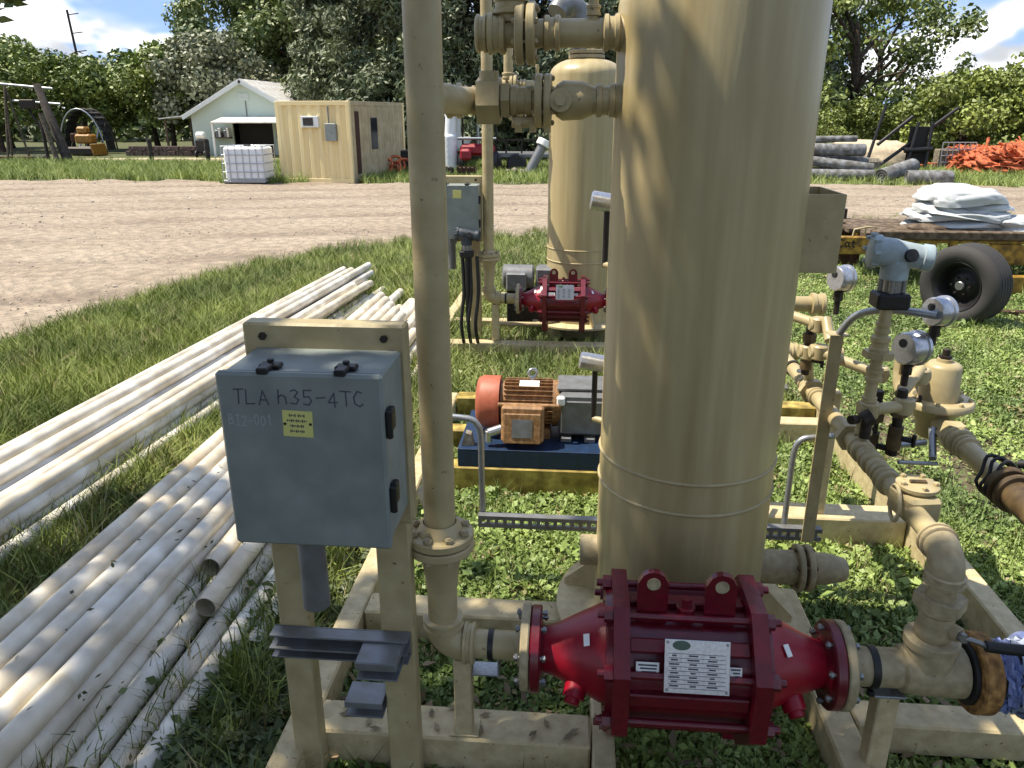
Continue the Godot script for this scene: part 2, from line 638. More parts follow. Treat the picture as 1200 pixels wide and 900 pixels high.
func road() -> void:
	var f := FastNoiseLite.new()
	f.seed = 41
	f.frequency = 0.5
	f.fractal_octaves = 5
	var ru := FastNoiseLite.new()
	ru.seed = 42
	ru.frequency = 0.16
	ru.fractal_octaves = 3
	var st := SurfaceTool.new()
	st.begin(Mesh.PRIMITIVE_TRIANGLES)
	var xs := []
	var zs := []
	var x := -46.0
	while x < 32.0:
		xs.append(x)
		x += 0.16 if x > -9.0 and x < 7.0 else 0.4
	var z := 3.0
	while z > -28.0:
		zs.append(z)
		z -= 0.16
	var na := xs.size()
	var hs := PackedFloat32Array()
	for b in zs.size():
		for a in na:
			var px: float = xs[a]
			var pz: float = zs[b]
			var n := f.get_noise_2d(px, pz)
			var e: float = min(road_near(px) - pz, pz - road_far(px)) + n * 2.1
			var h := clampf(e * 0.08, -0.05, 0.055)
			# wheel ruts run along the road and curve off to the left
			var along := pz + 0.0 if px > -3.0 else pz + (px + 3.0) * 0.35
			var rut := sin(along * 2.6 + 1.6 * ru.get_noise_2d(px * 0.5, pz))
			var rd := smoothstep(0.45, 0.95, rut) * (0.5 + 0.5 * ru.get_noise_2d(px, pz * 2.0))
			h += clampf(e, 0, 1) * (-0.03 * rd + 0.012 * f.get_noise_2d(px * 3.0, pz * 3.0) + 0.02 * ru.get_noise_2d(px, pz))
			hs.append(h)
			var k := Color(0.33, 0.262, 0.188).lerp(Color(0.41, 0.335, 0.25), clampf(ru.get_noise_2d(px * 1.7, pz * 3.0) + 0.5, 0, 1))
			k = k.lerp(Color(0.2, 0.15, 0.11), rd * 0.8)
			st.set_color(k)
			st.add_vertex(Vector3(px, gh(px, pz) + h, pz))
	for b in zs.size() - 1:
		for a in na - 1:
			var i := b * na + a
			if maxf(maxf(hs[i], hs[i + 1]), maxf(hs[i + na], hs[i + na + 1])) < -0.03: continue
			for q in [i, i + na, i + 1, i + 1, i + na, i + na + 1]: st.add_index(q)
	st.generate_normals()
	var o := MeshInstance3D.new()
	o.name = numbered("road")
	o.mesh = st.commit()
	o.material_override = M.dirt
	add_child(o)
	metas(o, "pale sandy dirt road with wheel ruts crossing the yard", "road", "", "structure")
	# pale sand lot in front of the house
	var sl := MB.new()
	var c := Vector3(-18.6, -0.11, -37.0)
	for k in 28:
		var a0 := TAU * k / 28
		var a1 := TAU * (k + 1) / 28
		var r0 := 1.0 + 0.16 * f.get_noise_1d(a0 * 20.0)
		var r1 := 1.0 + 0.16 * f.get_noise_1d((0.0 if k == 27 else a1) * 20.0)
		sl.tri(c, c + Vector3(cos(a0) * 6.2 * r0, 0, sin(a0) * 2.1 * r0), c + Vector3(cos(a1) * 6.2 * r1, 0, sin(a1) * 2.1 * r1), Vector3.UP, Vector3.UP, Vector3.UP)
	single("sand_lot", sl, M.sand, "pale sand lot in front of the green house", "lot", c, "", "structure")

var bolt_cache := {}

func bolt_mesh(l: float, r: float) -> ArrayMesh:
	var k := "%.4f %.4f" % [l, r]
	if not bolt_cache.has(k):
		var b := MB.new()
		b.rod(Vector3(0, -l * 0.5 - r * 1.1, 0), Vector3(0, l * 0.5 + r * 1.1, 0), r * 0.55, 8, 0.0008)
		b.hex(Vector3(0, l * 0.5, 0), Vector3(0, l * 0.5 + r * 0.8, 0), r)
		b.hex(Vector3(0, -l * 0.5 - r * 0.8, 0), Vector3(0, -l * 0.5, 0), r, 0.3)
		bolt_cache[k] = b.mesh()
	return bolt_cache[k]

func bolts(parent: Node3D, o: Vector3, dir: Vector3, R: float, count: int, l: float, r: float, m: Material, turn := 0.0) -> void:
	var d := dir.normalized()
	var x := MB.side(d)
	var y := d.cross(x)
	for k in count:
		var a := TAU * (k + 0.5) / count + turn
		shared(parent, "bolt", bolt_mesh(l, r), m, Transform3D(basis_to(d), o + (x * cos(a) + y * sin(a)) * R))

func collar(b: MB, o: Vector3, dir: Vector3, r: float, l: float, lip := 0.006) -> void:
	# a screwed or socket fitting: rounded bands at both ends
	var d := dir.normalized()
	b.lathe(o - d * l * 0.5, d, [Vector2(0, 0.0), Vector2(0, r - lip), Vector2(lip * 0.6, r), Vector2(l * 0.3, r), Vector2(l * 0.36, r - lip), Vector2(l * 0.64, r - lip), Vector2(l * 0.7, r), Vector2(l - lip * 0.6, r), Vector2(l, r - lip), Vector2(l, 0)], 20, 0.72)

func ring(b: MB, o: Vector3, dir: Vector3, r: float, t: float, e := 0.004, seg := 32) -> void:
	var d := dir.normalized()
	b.lathe(o - d * t * 0.5, d, [Vector2(0, 0), Vector2(0, r - e), Vector2(e, r), Vector2(t - e, r), Vector2(t, r - e), Vector2(t, 0)], seg, 0.72)

func beam(parent: Node3D, x0: float, x1: float, y0: float, y1: float, z0: float, z1: float, m: Material) -> void:
	# a channel lying on its web side: two flanges and a web, open side hidden below
	var b := MB.new()
	b.boxx(x0, x1, y0, y1, z0, z1, 0.007)
	part(parent, "beam", b, m)

func skid_frame() -> void:
	var s := thing("skid_frame", "tan painted steel skid frame under the nearer vessel and red pump", "frame", Vector3(0.4, 0, -3.3))
	var m = M.tan_beam
	beam(s, -0.79, 0.085, 0.02, 0.17, -2.0, -1.86, m)
	beam(s, -0.885, -0.795, 0.01, 0.16, -5.0, -1.55, m)
	beam(s, 0.09, 0.16, 0.015, 0.165, -2.47, -1.45, m)
	beam(s, 0.83, 0.93, 0.015, 0.165, -2.78, -1.45, m)
	beam(s, -0.79, 0.825, 0.02, 0.165, -2.61, -2.48, m)
	beam(s, 0.935, 1.95, 0.05, 0.165, -2.15, -2.035, m)
	beam(s, -0.79, 0.78, 0.02, 0.178, -3.88, -3.77, M.yellow_beam)
	beam(s, -0.79, 0.78, 0.02, 0.175, -4.4, -4.29, M.yellow_beam)
	beam(s, -0.79, 1.60, 0.02, 0.175, -4.98, -4.86, M.yellow_beam)
	beam(s, 0.78, 0.86, 0.015, 0.172, -5.0, -2.83, M.yellow_beam)
	beam(s, 0.865, 1.60, 0.03, 0.175, -3.52, -3.36, m)
	beam(s, 0.865, 1.60, 0.02, 0.172, -4.7, -4.58, m)
	beam(s, 1.605, 1.70, 0.0, 0.205, -5.0, -2.16, m)
	# uprights that carry the piping
	part(s, "post", MB.new().boxx(-0.335, -0.281, 0.17, 0.452, -1.925, -1.871, 0.004), m)
	part(s, "base_plate", MB.new().boxx(-0.352, -0.262, 0.171, 0.179, -1.945, -1.868, 0.002), m)
	part(s, "post", MB.new().boxx(0.905, 0.965, 0.0, 0.42, -1.93, -1.87, 0.004), m)
	var cap := MB.new()
	cap.boxx(0.885, 0.975, 0.4205, 0.4285, -1.945, -1.855, 0.002)
	part(s, "pipe_saddle", cap, M.galv)
	part(s, "post", MB.new().boxx(0.905, 0.975, 0.176, 0.79, -3.545, -3.475, 0.004), m)
	part(s, "post", MB.new().boxx(1.165, 1.225, 0.176, 0.80, -3.46, -3.40, 0.004), m)
	part(s, "cap_plate", MB.new().boxx(0.88, 1.0, 0.791, 0.799, -3.57, -3.45, 0.002), M.galv)
	# small welded bracket on the post at the riser foot
	var br := MB.new()
	br.boxx(-0.28, -0.195, 0.405, 0.411, -1.93, -1.87, 0.001)
	br.boxx(-0.201, -0.195, 0.4115, 0.45, -1.93, -1.87, 0.001)
	part(s, "angle_bracket", br, M.galv)
	# thin brace behind the far right upright
	part(s, "brace", MB.new().rod(Vector3(0.80, 0.19, -3.05), Vector3(0.94, 0.30, -3.44), 0.013, 10), m)

func vessel(at: Vector3, called_label: String, detail: bool) -> void:
	var R := 0.305
	var s := thing("filter_vessel", called_label, "pressure vessel", at, "tan pressure vessels on the skids")
	var b := MB.new()
	var prof := [Vector2(0.225, 0.0), Vector2(0.225, R)]
	for y in [0.5, 0.765, 0.875, 1.4, 2.0, 2.30]: prof.append(Vector2(y, R))
	for k in range(1, 9):
		var a := PI * 0.5 * k / 8.0
		prof.append(Vector2(2.30 + 0.13 * sin(a), 0.09 + (R - 0.09) * cos(a)))
	prof.append(Vector2(2.43, 0.0))
	b.lathe(at, Vector3.UP, prof, 72, 0.6)
	part(s, "shell", b, M.tan_shell)
	for y in [0.765, 0.875]:
		var w := MB.new()
		w.torus(at + Vector3(0, y, 0), Vector3.UP, R + 0.0005, 0.006, 72, 8)
		part(s, "weld_seam", w, M.tan)
	var d := MB.new()
	d.lathe(at + Vector3(0, 0.2, 0), Vector3.UP, [Vector2(0, 0), Vector2(0, 0.445), Vector2(0.004, 0.45), Vector2(0.02, 0.45), Vector2(0.024, 0.445), Vector2(0.024, 0.0)], 64)
	part(s, "base_ring", d, M.tan_beam)
	for k in 4:
		var a := PI * 0.25 + PI * 0.5 * k
		part(s, "leg", MB.new().box(at + Vector3(cos(a) * 0.33, 0.1, sin(a) * 0.33), Vector3(0.09, 0.2, 0.09), 0.004, Basis(Vector3.UP, -a)), M.tan_beam)
	for k in 6:
		var a := TAU * (k + 0.2) / 6.0
		var e := Vector3(cos(a), 0, sin(a))
		var g := MB.new()
		g.prism(PackedVector2Array([Vector2(R - 0.002, 0.2245), Vector2(0.43, 0.2245), Vector2(0.43, 0.25), Vector2(R - 0.002, 0.37)]), at - e.cross(Vector3.UP) * 0.005, e, Vector3.UP, 0.01)
		part(s, "gusset", g, M.tan_beam)
	# top cover with bolts
	var t := MB.new()
	ring(t, at + Vector3(0, 2.445, 0), Vector3.UP, 0.15, 0.03)
	ring(t, at + Vector3(0, 2.482, 0), Vector3.UP, 0.15, 0.03)
	part(s, "top_flange", t, M.tan_dirty)
	bolts(s, at + Vector3(0, 2.464, 0), Vector3.UP, 0.125, 8, 0.067, 0.014, M.tan_dirty)
	# nozzle on the left, stub and blind cap
	var nl := MB.new()
	nl.lathe(at + Vector3(-0.29, 0.437, 0), Vector3.LEFT, [Vector2(0, 0.058), Vector2(0.07, 0.058), Vector2(0.076, 0.053), Vector2(0.076, 0.0)], 24)
	part(s, "nozzle", nl, M.tan_dirty)
	var nr := MB.new()
	nr.lathe(at + Vector3(0.28, 0.40, 0.0), Vector3.RIGHT, [Vector2(0, 0.064), Vector2(0.16, 0.064)], 28)
	part(s, "nozzle", nr, M.tan_dirty)
	var fl := MB.new()
	ring(fl, at + Vector3(0.445, 0.40, 0), Vector3.RIGHT, 0.088, 0.022)
	ring(fl, at + Vector3(0.479, 0.40, 0), Vector3.RIGHT, 0.088, 0.022)
	part(s, "nozzle_flange", fl, M.tan_dirty)
	bolts(s, at + Vector3(0.462, 0.40, 0), Vector3.RIGHT, 0.074, 6, 0.056, 0.009, M.tan_dark)
	var pl := MB.new()
	pl.lathe(at + Vector3(0.4905, 0.40, 0), Vector3.RIGHT, [Vector2(0, 0.06), Vector2(0.06, 0.058), Vector2(0.12, 0.044), Vector2(0.13, 0.036), Vector2(0.13, 0.0)], 24)
	part(s, "bull_plug", pl, M.tan_dirty)
	if detail:
		for k in 2:
			var q := MB.new()
			q.lathe(at + Vector3(-0.275, [2.037, 2.222][k], 0.05), Vector3.LEFT, [Vector2(0, 0.052), Vector2(0.03, 0.05), Vector2(0.04, 0.046), Vector2(0.04, 0)], 20)
			part(s, "nozzle", q, M.tan)

func pump() -> Node3D:
	# origin at the middle of its axis, axis along x
	var s := local("gas_pump", "", "pump", "red pumps on the skids")
	var plate := PackedVector2Array()
	for k in 8:
		var a := PI / 8 + TAU * k / 8
		plate.append(Vector2(cos(a), sin(a)) * 0.245)
	for sx in [-1.0, 1.0]:
		var b := MB.new()
		b.prism(plate, Vector3(0.185 * sx - 0.022, 0, 0), Vector3(0, 0, -1), Vector3(0, 1, 0), 0.044)
		b.lathe(Vector3(0.207 * sx, 0, 0), Vector3(sx, 0, 0), [Vector2(0, 0.19), Vector2(0.018, 0.185), Vector2(0.018, 0.15)], 32)
		part(s, "end_plate", b, M.red)
		var c := MB.new()
		c.lathe(Vector3(0.205 * sx, 0, 0), Vector3(sx, 0, 0), [Vector2(0, 0.145), Vector2(0.03, 0.14), Vector2(0.09, 0.112), Vector2(0.15, 0.082), Vector2(0.185, 0.068), Vector2(0.205, 0.066)], 36, 0.6)
		c.lathe(Vector3(0.30 * sx, -0.05, 0.07), Vector3(0.25 * sx, -0.62, 0.75), [Vector2(0, 0.034), Vector2(0.05, 0.032), Vector2(0.052, 0.022), Vector2(0.066, 0.022), Vector2(0.068, 0.018), Vector2(0.068, 0.0)], 14)
		var cone := part(s, "end_cone", c, M.red_sunlit)
		var st := MB.new()
		var n := Vector3(0.42 * sx, 0.72, 0.55).normalized()
		st.box(Vector3(0.278 * sx, 0.1, 0.079), Vector3(0.018, 0.034, 0.0015), 0.0, Basis(n.cross(Vector3(sx, 0.2, 0)).normalized().cross(n), n.cross(Vector3(sx, 0.2, 0)).normalized(), n).rotated(n, 0.2))
		part(cone, "sticker", st, M.white)
		var f := MB.new()
		ring(f, Vector3(0.424 * sx, 0, 0), Vector3.RIGHT, 0.126, 0.03, 0.004)
		f.lathe(Vector3(0.4 * sx, 0, 0), Vector3(sx, 0, 0), [Vector2(0, 0.07), Vector2(0.012, 0.09)], 28)
		part(s, "flange", f, M.red)
		bolts(s, Vector3(0.438 * sx, 0, 0), Vector3.RIGHT, 0.104, 8, 0.07, 0.0105, M.steel)
	var body := MB.new()
	body.lathe(Vector3(-0.165, 0, 0), Vector3.RIGHT, [Vector2(0, 0.178), Vector2(0.03, 0.178), Vector2(0.045, 0.174), Vector2(0.285, 0.174), Vector2(0.30, 0.178), Vector2(0.33, 0.178)], 48)
	part(s, "body", body, M.red)
	for k in 8:
		var a := TAU * k / 8 + PI / 8
		var p := Vector3(0, sin(a), cos(a)) * 0.203
		var r := MB.new()
		r.rod(p - Vector3(0.25, 0, 0), p + Vector3(0.25, 0, 0), 0.011, 12)
		for sx in [-1.0, 1.0]:
			r.hex(p + Vector3(0.208 * sx, 0, 0), p + Vector3(0.232 * sx, 0, 0), 0.022)
		part(s, "tie_rod", r, M.red)
		if true:
			var bar := MB.new()
			var a2 := a + PI / 8
			bar.box(Vector3(0, sin(a2), cos(a2)) * 0.182, Vector3(0.325, 0.04, 0.03), 0.004, Basis(Vector3.RIGHT, -a2))
			part(s, "rib", bar, M.red)
	for k in 2:
		var lx: float = [-0.10, 0.085][k]
		var g := MB.new()
		var shape := PackedVector2Array([Vector2(-0.042, 0.15), Vector2(0.042, 0.15), Vector2(0.042, 0.285)])
		for q in 7:
			var a := PI * (q + 0.5) / 7
			shape.append(Vector2(cos(a) * 0.036, 0.292 + sin(a) * 0.03))
		shape.append(Vector2(-0.042, 0.285))
		# the eye is cut as a notch joined to the outline by a hairline
		g.prism(shape, Vector3(lx, 0, 0.045), Vector3.RIGHT, Vector3.UP, 0.022)
		var lug := part(s, "lifting_lug", g, M.red)
		var h := MB.new()
		h.lathe(Vector3(lx, 0.286, 0.0672), Vector3(0, 0, 1), [Vector2(0, 0.019), Vector2(0.002, 0.019), Vector2(0.002, 0.014), Vector2(0.0005, 0.013), Vector2(0.0005, 0)], 18)
		part(lug, "eye_bushing", h, M.tan_dirty)
	var vent := MB.new()
	vent.rod(Vector3(-0.005, 0.16, 0.05), Vector3(-0.005, 0.21, 0.05), 0.026, 14)
	vent.hex(Vector3(-0.005, 0.21, 0.05), Vector3(-0.005, 0.235, 0.05), 0.016)
	part(s, "vent_plug", vent, M.red)
	# nameplate on the front, facing up a little
	var n := Vector3(0, 0.34, 0.94).normalized()
	var u := Vector3(1, 0, 0).cross(n) * -1.0
	var bs := Basis(Vector3.RIGHT, u if u.y > 0 else -u, n)
	var o := Vector3(0.012, 0.0, 0.0) + n * 0.206 + Vector3(0, 0.05, 0.0)
	var pb := MB.new()
	pb.box(o, Vector3(0.172, 0.142, 0.003), 0.001, bs)
	var np := part(s, "nameplate", pb, M.silver)
	var ink := MB.new()
	for k in 9:
		ink.box(o + bs * Vector3(0, 0.034 - k * 0.0115, 0.0018), Vector3(0.15, 0.0012, 0.0006), 0.0, bs)
	for k in 8:
		for q in 3:
			var wd := 0.012 + 0.02 * fposmod(k * 0.37 + q * 0.61, 1.0)
			ink.box(o + bs * Vector3(-0.06 + q * 0.05, 0.029 - k * 0.0115, 0.0018), Vector3(wd, 0.004, 0.0006), 0.0, bs)
	part(np, "printed_lines", ink, M.print)
	var ov := MB.new()
	ov.lathe(o + bs * Vector3(-0.042, 0.056, 0.0014), n, [Vector2(0, 0.024), Vector2(0.001, 0.023), Vector2(0.001, 0)], 20)
	for i in ov.v.size():
		var rel := bs.inverse() * (ov.v[i] - o)
		rel.y = 0.056 + (rel.y - 0.056) * 0.55
		ov.v[i] = o + bs * rel
	part(np, "oval_emblem", ov, M.green_oval)
	for k in 4:
		var q := Vector3([-0.078, 0.078][k % 2], [-0.063, 0.063][k / 2], 0.0012)
		part(np, "rivet", MB.new().rod(o + bs * q, o + bs * (q + Vector3(0, 0, 0.003)), 0.004, 8, 0.0005), M.steel)
	for k in 2:
		var q := MB.new()
		var lo := Vector3([-0.115, 0.118][k], 0.03, 0) + n * 0.1885
		q.box(lo, Vector3([0.062, 0.034][k], [0.034, 0.03][k], 0.0012), 0.0, bs)
		var wl := part(s, "white_label", q, M.white)
		var t := MB.new()
		for r in 3:
			t.box(lo + bs * Vector3(0.002 * r, 0.009 - r * 0.009, 0.0009), Vector3([0.05, 0.024][k] - 0.006 * r, 0.0045, 0.0006), 0.0, bs)
		part(wl, "print", t, M.print)
	# feet
	for sx in [-1.0, 1.0]:
		var ft := MB.new()
		ft.boxx(0.185 * sx - 0.03, 0.185 * sx + 0.03, -0.33, -0.2, -0.17, -0.03, 0.005)
		part(s, "foot", ft, M.red)
	return s

func riser(off: Vector3, label: String, far: bool) -> void:
	var at := Vector3(-0.365, 0.5, -1.9) + off
	var s := thing("riser_pipe", label, "pipe", at + Vector3(0, -0.05, 0), "tan riser pipes in front of the vessels")
	var m = M.tan
	var p := MB.new()
	p.rod(at + Vector3(0, 0.40, 0), at + Vector3(0, 2.35, 0), 0.0445, 28)
	part(s, "upper_pipe", p, m)
	var lo := MB.new()
	lo.rod(at + Vector3(0, 0.04, 0), at + Vector3(0, 0.25, 0), 0.0435, 28)
	part(s, "lower_pipe", lo, m)
	var fl := MB.new()
	ring(fl, at + Vector3(0, 0.338, 0), Vector3.UP, 0.096, 0.026)
	ring(fl, at + Vector3(0, 0.368, 0), Vector3.UP, 0.096, 0.026)
	fl.lathe(at + Vector3(0, 0.381, 0), Vector3.UP, [Vector2(0, 0.066), Vector2(0.014, 0.06), Vector2(0.03, 0.0475)], 28)
	fl.lathe(at + Vector3(0, 0.2, 0), Vector3.UP, [Vector2(0, 0.046), Vector2(0.045, 0.049), Vector2(0.09, 0.058), Vector2(0.125, 0.064)], 28)
	var f := part(s, "flange_pair", fl, m)
	bolts(f, at + Vector3(0, 0.353, 0), Vector3.UP, 0.077, 8, 0.06, 0.012, M.tan_dirty, 0.1)
	# elbow to the right at the foot
	var el := MB.new()
	var pts := []
	for k in 9:
		var a := PI * 0.5 * k / 8
		pts.append(at + Vector3(0.065 - 0.065 * cos(a), 0.065 - 0.065 * sin(a), 0))
	el.tube(pts, 0.052, 24)
	collar(el, at + Vector3(0, 0.075, 0), Vector3.UP, 0.06, 0.036, 0.005)
	collar(el, at + Vector3(0.078, 0, 0), Vector3.RIGHT, 0.062, 0.036, 0.005)
	part(s, "elbow", el, m)
	var h := MB.new()
	h.rod(at + Vector3(0.09, 0, 0), at + Vector3(0.238, 0, 0), 0.0425, 28)
	part(s, "outlet_pipe", h, m)
	var hf := MB.new()
	ring(hf, at + Vector3(0.248, 0, 0), Vector3.RIGHT, 0.126, 0.026)
	hf.lathe(at + Vector3(0.215, 0, 0), Vector3.RIGHT, [Vector2(0, 0.0435), Vector2(0.02, 0.064)], 28)
	part(s, "pump_flange", hf, M.tan_dirty)
	var st := MB.new()
	st.lathe(at + Vector3(0.135, 0, 0), Vector3.RIGHT, [Vector2(0, 0.0425), Vector2(0, 0.0465), Vector2(0.016, 0.0465), Vector2(0.016, 0.0425)], 28)
	part(s, "strap", st, M.tape)
	if not far:
		var ds := MB.new()
		ds.rod(at + Vector3(-0.07, 0.43, -0.14), at + Vector3(-0.02, 0.43, -0.02), 0.024, 16)
		part(s, "drain_stub", ds, M.tan_dirty)
	# top: elbow back to the vessel, out of the picture
	var te := MB.new()
	var tp := []
	for k in 9:
		var a := PI * 0.5 * k / 8
		tp.append(at + Vector3(0, 2.35 + 0.1 * sin(a), -0.1 + 0.1 * cos(a)))
	tp.append(at + Vector3(0, 2.45, -0.3))
	te.tube(tp, 0.0445, 24)
	part(s, "top_elbow", te, m)

func crossings() -> void:
	# two runs of fittings between the riser and the nearer vessel
	var z := -2.5
	var y := 2.037
	var s := thing("crossover_pipe", "lower tan run of threaded fittings from riser pipe to nearer vessel", "pipe", Vector3(-0.15, 2.037, z), "crossover pipe runs at the vessel top")
	var b := MB.new()
	b.rod(Vector3(-0.44, y, z), Vector3(0.14, y, z), 0.04, 24)
	part(s, "pipe", b, M.tan)
	var back := MB.new()
	back.tube([Vector3(-0.365, y, -1.9), Vector3(-0.365, y, -2.2), Vector3(-0.365, y, -2.42), Vector3(-0.345, y, -2.48), Vector3(-0.30, y, z)], 0.04, 18, 4)
	part(s, "return_bend", back, M.tan)
	for q in [[-0.388, 0.052, 0.05], [-0.34, 0.044, 0.04], [-0.18, 0.045, 0.07], [-0.035, 0.05, 0.05], [0.075, 0.048, 0.06]]:
		var c := MB.new()
		collar(c, Vector3(q[0], y, z), Vector3.RIGHT, q[1], q[2])
		part(s, "coupling", c, M.tan)
	var u := MB.new()
	u.hex(Vector3(-0.315, y, z), Vector3(-0.245, y, z), 0.072, 0.2)
	u.hex(Vector3(-0.24, y, z), Vector3(-0.215, y, z), 0.056)
	u.rod(Vector3(-0.28, y, z), Vector3(-0.28, y + 0.085, z), 0.03, 16)
	part(s, "union_tee", u, M.tan)
	var f := MB.new()
	ring(f, Vector3(-0.127, y, z), Vector3.RIGHT, 0.078, 0.022)
	ring(f, Vector3(-0.1, y, z), Vector3.RIGHT, 0.078, 0.022)
	part(s, "flange_pair", f, M.tan)
	bolts(s, Vector3(-0.113, y, z), Vector3.RIGHT, 0.064, 6, 0.05, 0.008, M.tan_dirty)
	var v := MB.new()
	v.lathe(Vector3(-0.075, y, z), Vector3.RIGHT, [Vector2(0, 0.045), Vector2(0.02, 0.058), Vector2(0.08, 0.055), Vector2(0.11, 0.042)], 20)
	v.rod(Vector3(-0.06, y, z + 0.03), Vector3(-0.06, y, z + 0.075), 0.034, 16)
	v.hex(Vector3(-0.06, y, z + 0.075), Vector3(-0.06, y, z + 0.098), 0.017)
	part(s, "valve_body", v, M.tan)
	var lv := MB.new()
	lv.rod(Vector3(-0.21, y - 0.062, z), Vector3(-0.09, y - 0.062, z), 0.017, 12)
	for k in 3: lv.hex(Vector3(-0.2 + k * 0.045, y - 0.07, z), Vector3(-0.18 + k * 0.045, y - 0.07, z), 0.026)
	part(s, "bypass_valve", lv, M.tan_beam)

	y = 2.225
	s = thing("crossover_pipe", "upper tan run with large flange entering the nearer vessel near its top", "pipe", Vector3(-0.1, y, z), "crossover pipe runs at the vessel top")
	b = MB.new()
	b.rod(Vector3(-0.28, y, z), Vector3(0.14, y, z), 0.04, 24)
	part(s, "pipe", b, M.tan)
	for q in [[-0.3, 0.054, 0.035], [-0.255, 0.058, 0.055], [-0.09, 0.05, 0.05], [0.085, 0.052, 0.05]]:
		var c := MB.new()
		collar(c, Vector3(q[0], y, z), Vector3.RIGHT, q[1], q[2])
		part(s, "coupling", c, M.tan)
	f = MB.new()
	ring(f, Vector3(-0.185, y, z), Vector3.RIGHT, 0.088, 0.026)
	ring(f, Vector3(-0.152, y, z), Vector3.RIGHT, 0.088, 0.026)
	part(s, "flange_pair", f, M.tan)
	bolts(s, Vector3(-0.168, y, z), Vector3.RIGHT, 0.073, 8, 0.06, 0.009, M.tan_dirty)
	var br := MB.new()
	br.rod(Vector3(-0.212, y + 0.03, z), Vector3(-0.212, y + 0.5, z), 0.04, 20)
	collar(br, Vector3(-0.212, y + 0.075, z), Vector3.UP, 0.054, 0.05)
	part(s, "branch_pipe", br, M.tan)
	br = MB.new()
	br.rod(Vector3(0.03, y + 0.03, z), Vector3(0.03, y + 0.16, z), 0.015, 14)
	collar(br, Vector3(0.03, y + 0.06, z), Vector3.UP, 0.022, 0.03, 0.003)
	part(s, "bleed_nipple", br, M.tan)

func stroke(b: MB, pts: Array, o: Vector3, ux: Vector3, uy: Vector3, uz: Vector3, w: float) -> void:
	# flat pen stroke
	for i in pts.size() - 1:
		var p: Vector2 = pts[i]
		var q: Vector2 = pts[i + 1]
		var d := (q - p).normalized()
		var e := Vector2(-d.y, d.x) * w * 0.5
		var p2 := p - d * w * 0.3
		var q2 := q + d * w * 0.3
		var a := o + uz * 0.0002 * (i % 3)
		b.quad(a + ux * (p2 + e).x + uy * (p2 + e).y, a + ux * (p2 - e).x + uy * (p2 - e).y, a + ux * (q2 - e).x + uy * (q2 - e).y, a + ux * (q2 + e).x + uy * (q2 + e).y, uz)

const GLYPH := {
	"T": [[0, 1, 1, 1], [0.5, 1, 0.5, 0]], "L": [[0, 1, 0, 0, 0.8, 0.05]], "A": [[0, 0, 0.45, 1, 0.95, 0], [0.2, 0.38, 0.75, 0.38]],
	"h": [[0.05, 1, 0, 0], [0, 0.45, 0.35, 0.62, 0.7, 0.5, 0.75, 0]], "3": [[0.05, 0.9, 0.5, 1, 0.8, 0.8, 0.35, 0.52, 0.85, 0.3, 0.5, 0, 0, 0.1]],
	"5": [[0.85, 1, 0.15, 1, 0.1, 0.55, 0.6, 0.6, 0.85, 0.3, 0.5, 0, 0, 0.08]], "-": [[0.1, 0.45, 0.9, 0.5]],
	"4": [[0.6, 0, 0.6, 1, 0, 0.35, 0.95, 0.35]], "C": [[0.9, 0.9, 0.5, 1, 0.08, 0.6, 0.15, 0.15, 0.6, 0, 0.95, 0.15]],
	"B": [[0, 0, 0, 1, 0.6, 0.95, 0.65, 0.6, 0.05, 0.52, 0.75, 0.42, 0.75, 0.08, 0, 0]], "2": [[0.05, 0.8, 0.4, 1, 0.8, 0.8, 0.7, 0.5, 0, 0, 0.9, 0.02]],
	"I": [[0.1, 1, 0.9, 1], [0.5, 1, 0.5, 0], [0.1, 0, 0.9, 0]], "0": [[0.4, 1, 0.05, 0.6, 0.1, 0.15, 0.5, 0, 0.85, 0.4, 0.75, 0.9, 0.4, 1]],
	"1": [[0.3, 0.8, 0.5, 1, 0.5, 0]], "a": [[0.8, 0.6, 0.3, 0.65, 0.05, 0.3, 0.35, 0, 0.75, 0.2], [0.8, 0.65, 0.75, 0.1, 0.95, 0]], "t": [[0.4, 1, 0.4, 0.1, 0.7, 0], [0.1, 0.65, 0.75, 0.65]], ".": [[0.4, 0, 0.5, 0.05]]}

func scrawl(b: MB, text: String, o: Vector3, ux: Vector3, uy: Vector3, uz: Vector3, size: Vector2, w: float, sd := 1) -> void:
	var r := RandomNumberGenerator.new()
	r.seed = sd
	var x := 0.0
	for ch in text:
		if ch != " ":
			var dy := r.randf_range(-0.1, 0.1) * size.y
			for line in GLYPH[ch]:
				var pts := []
				for i in range(0, line.size(), 2):
					pts.append(Vector2(x + line[i] * size.x * 0.8 + r.randf_range(-0.04, 0.04) * size.x, dy + line[i + 1] * size.y + r.randf_range(-0.03, 0.03) * size.y))
				stroke(b, pts, o, ux, uy, uz, w)
		x += size.x * (1.0 if ch != " " else 0.6)

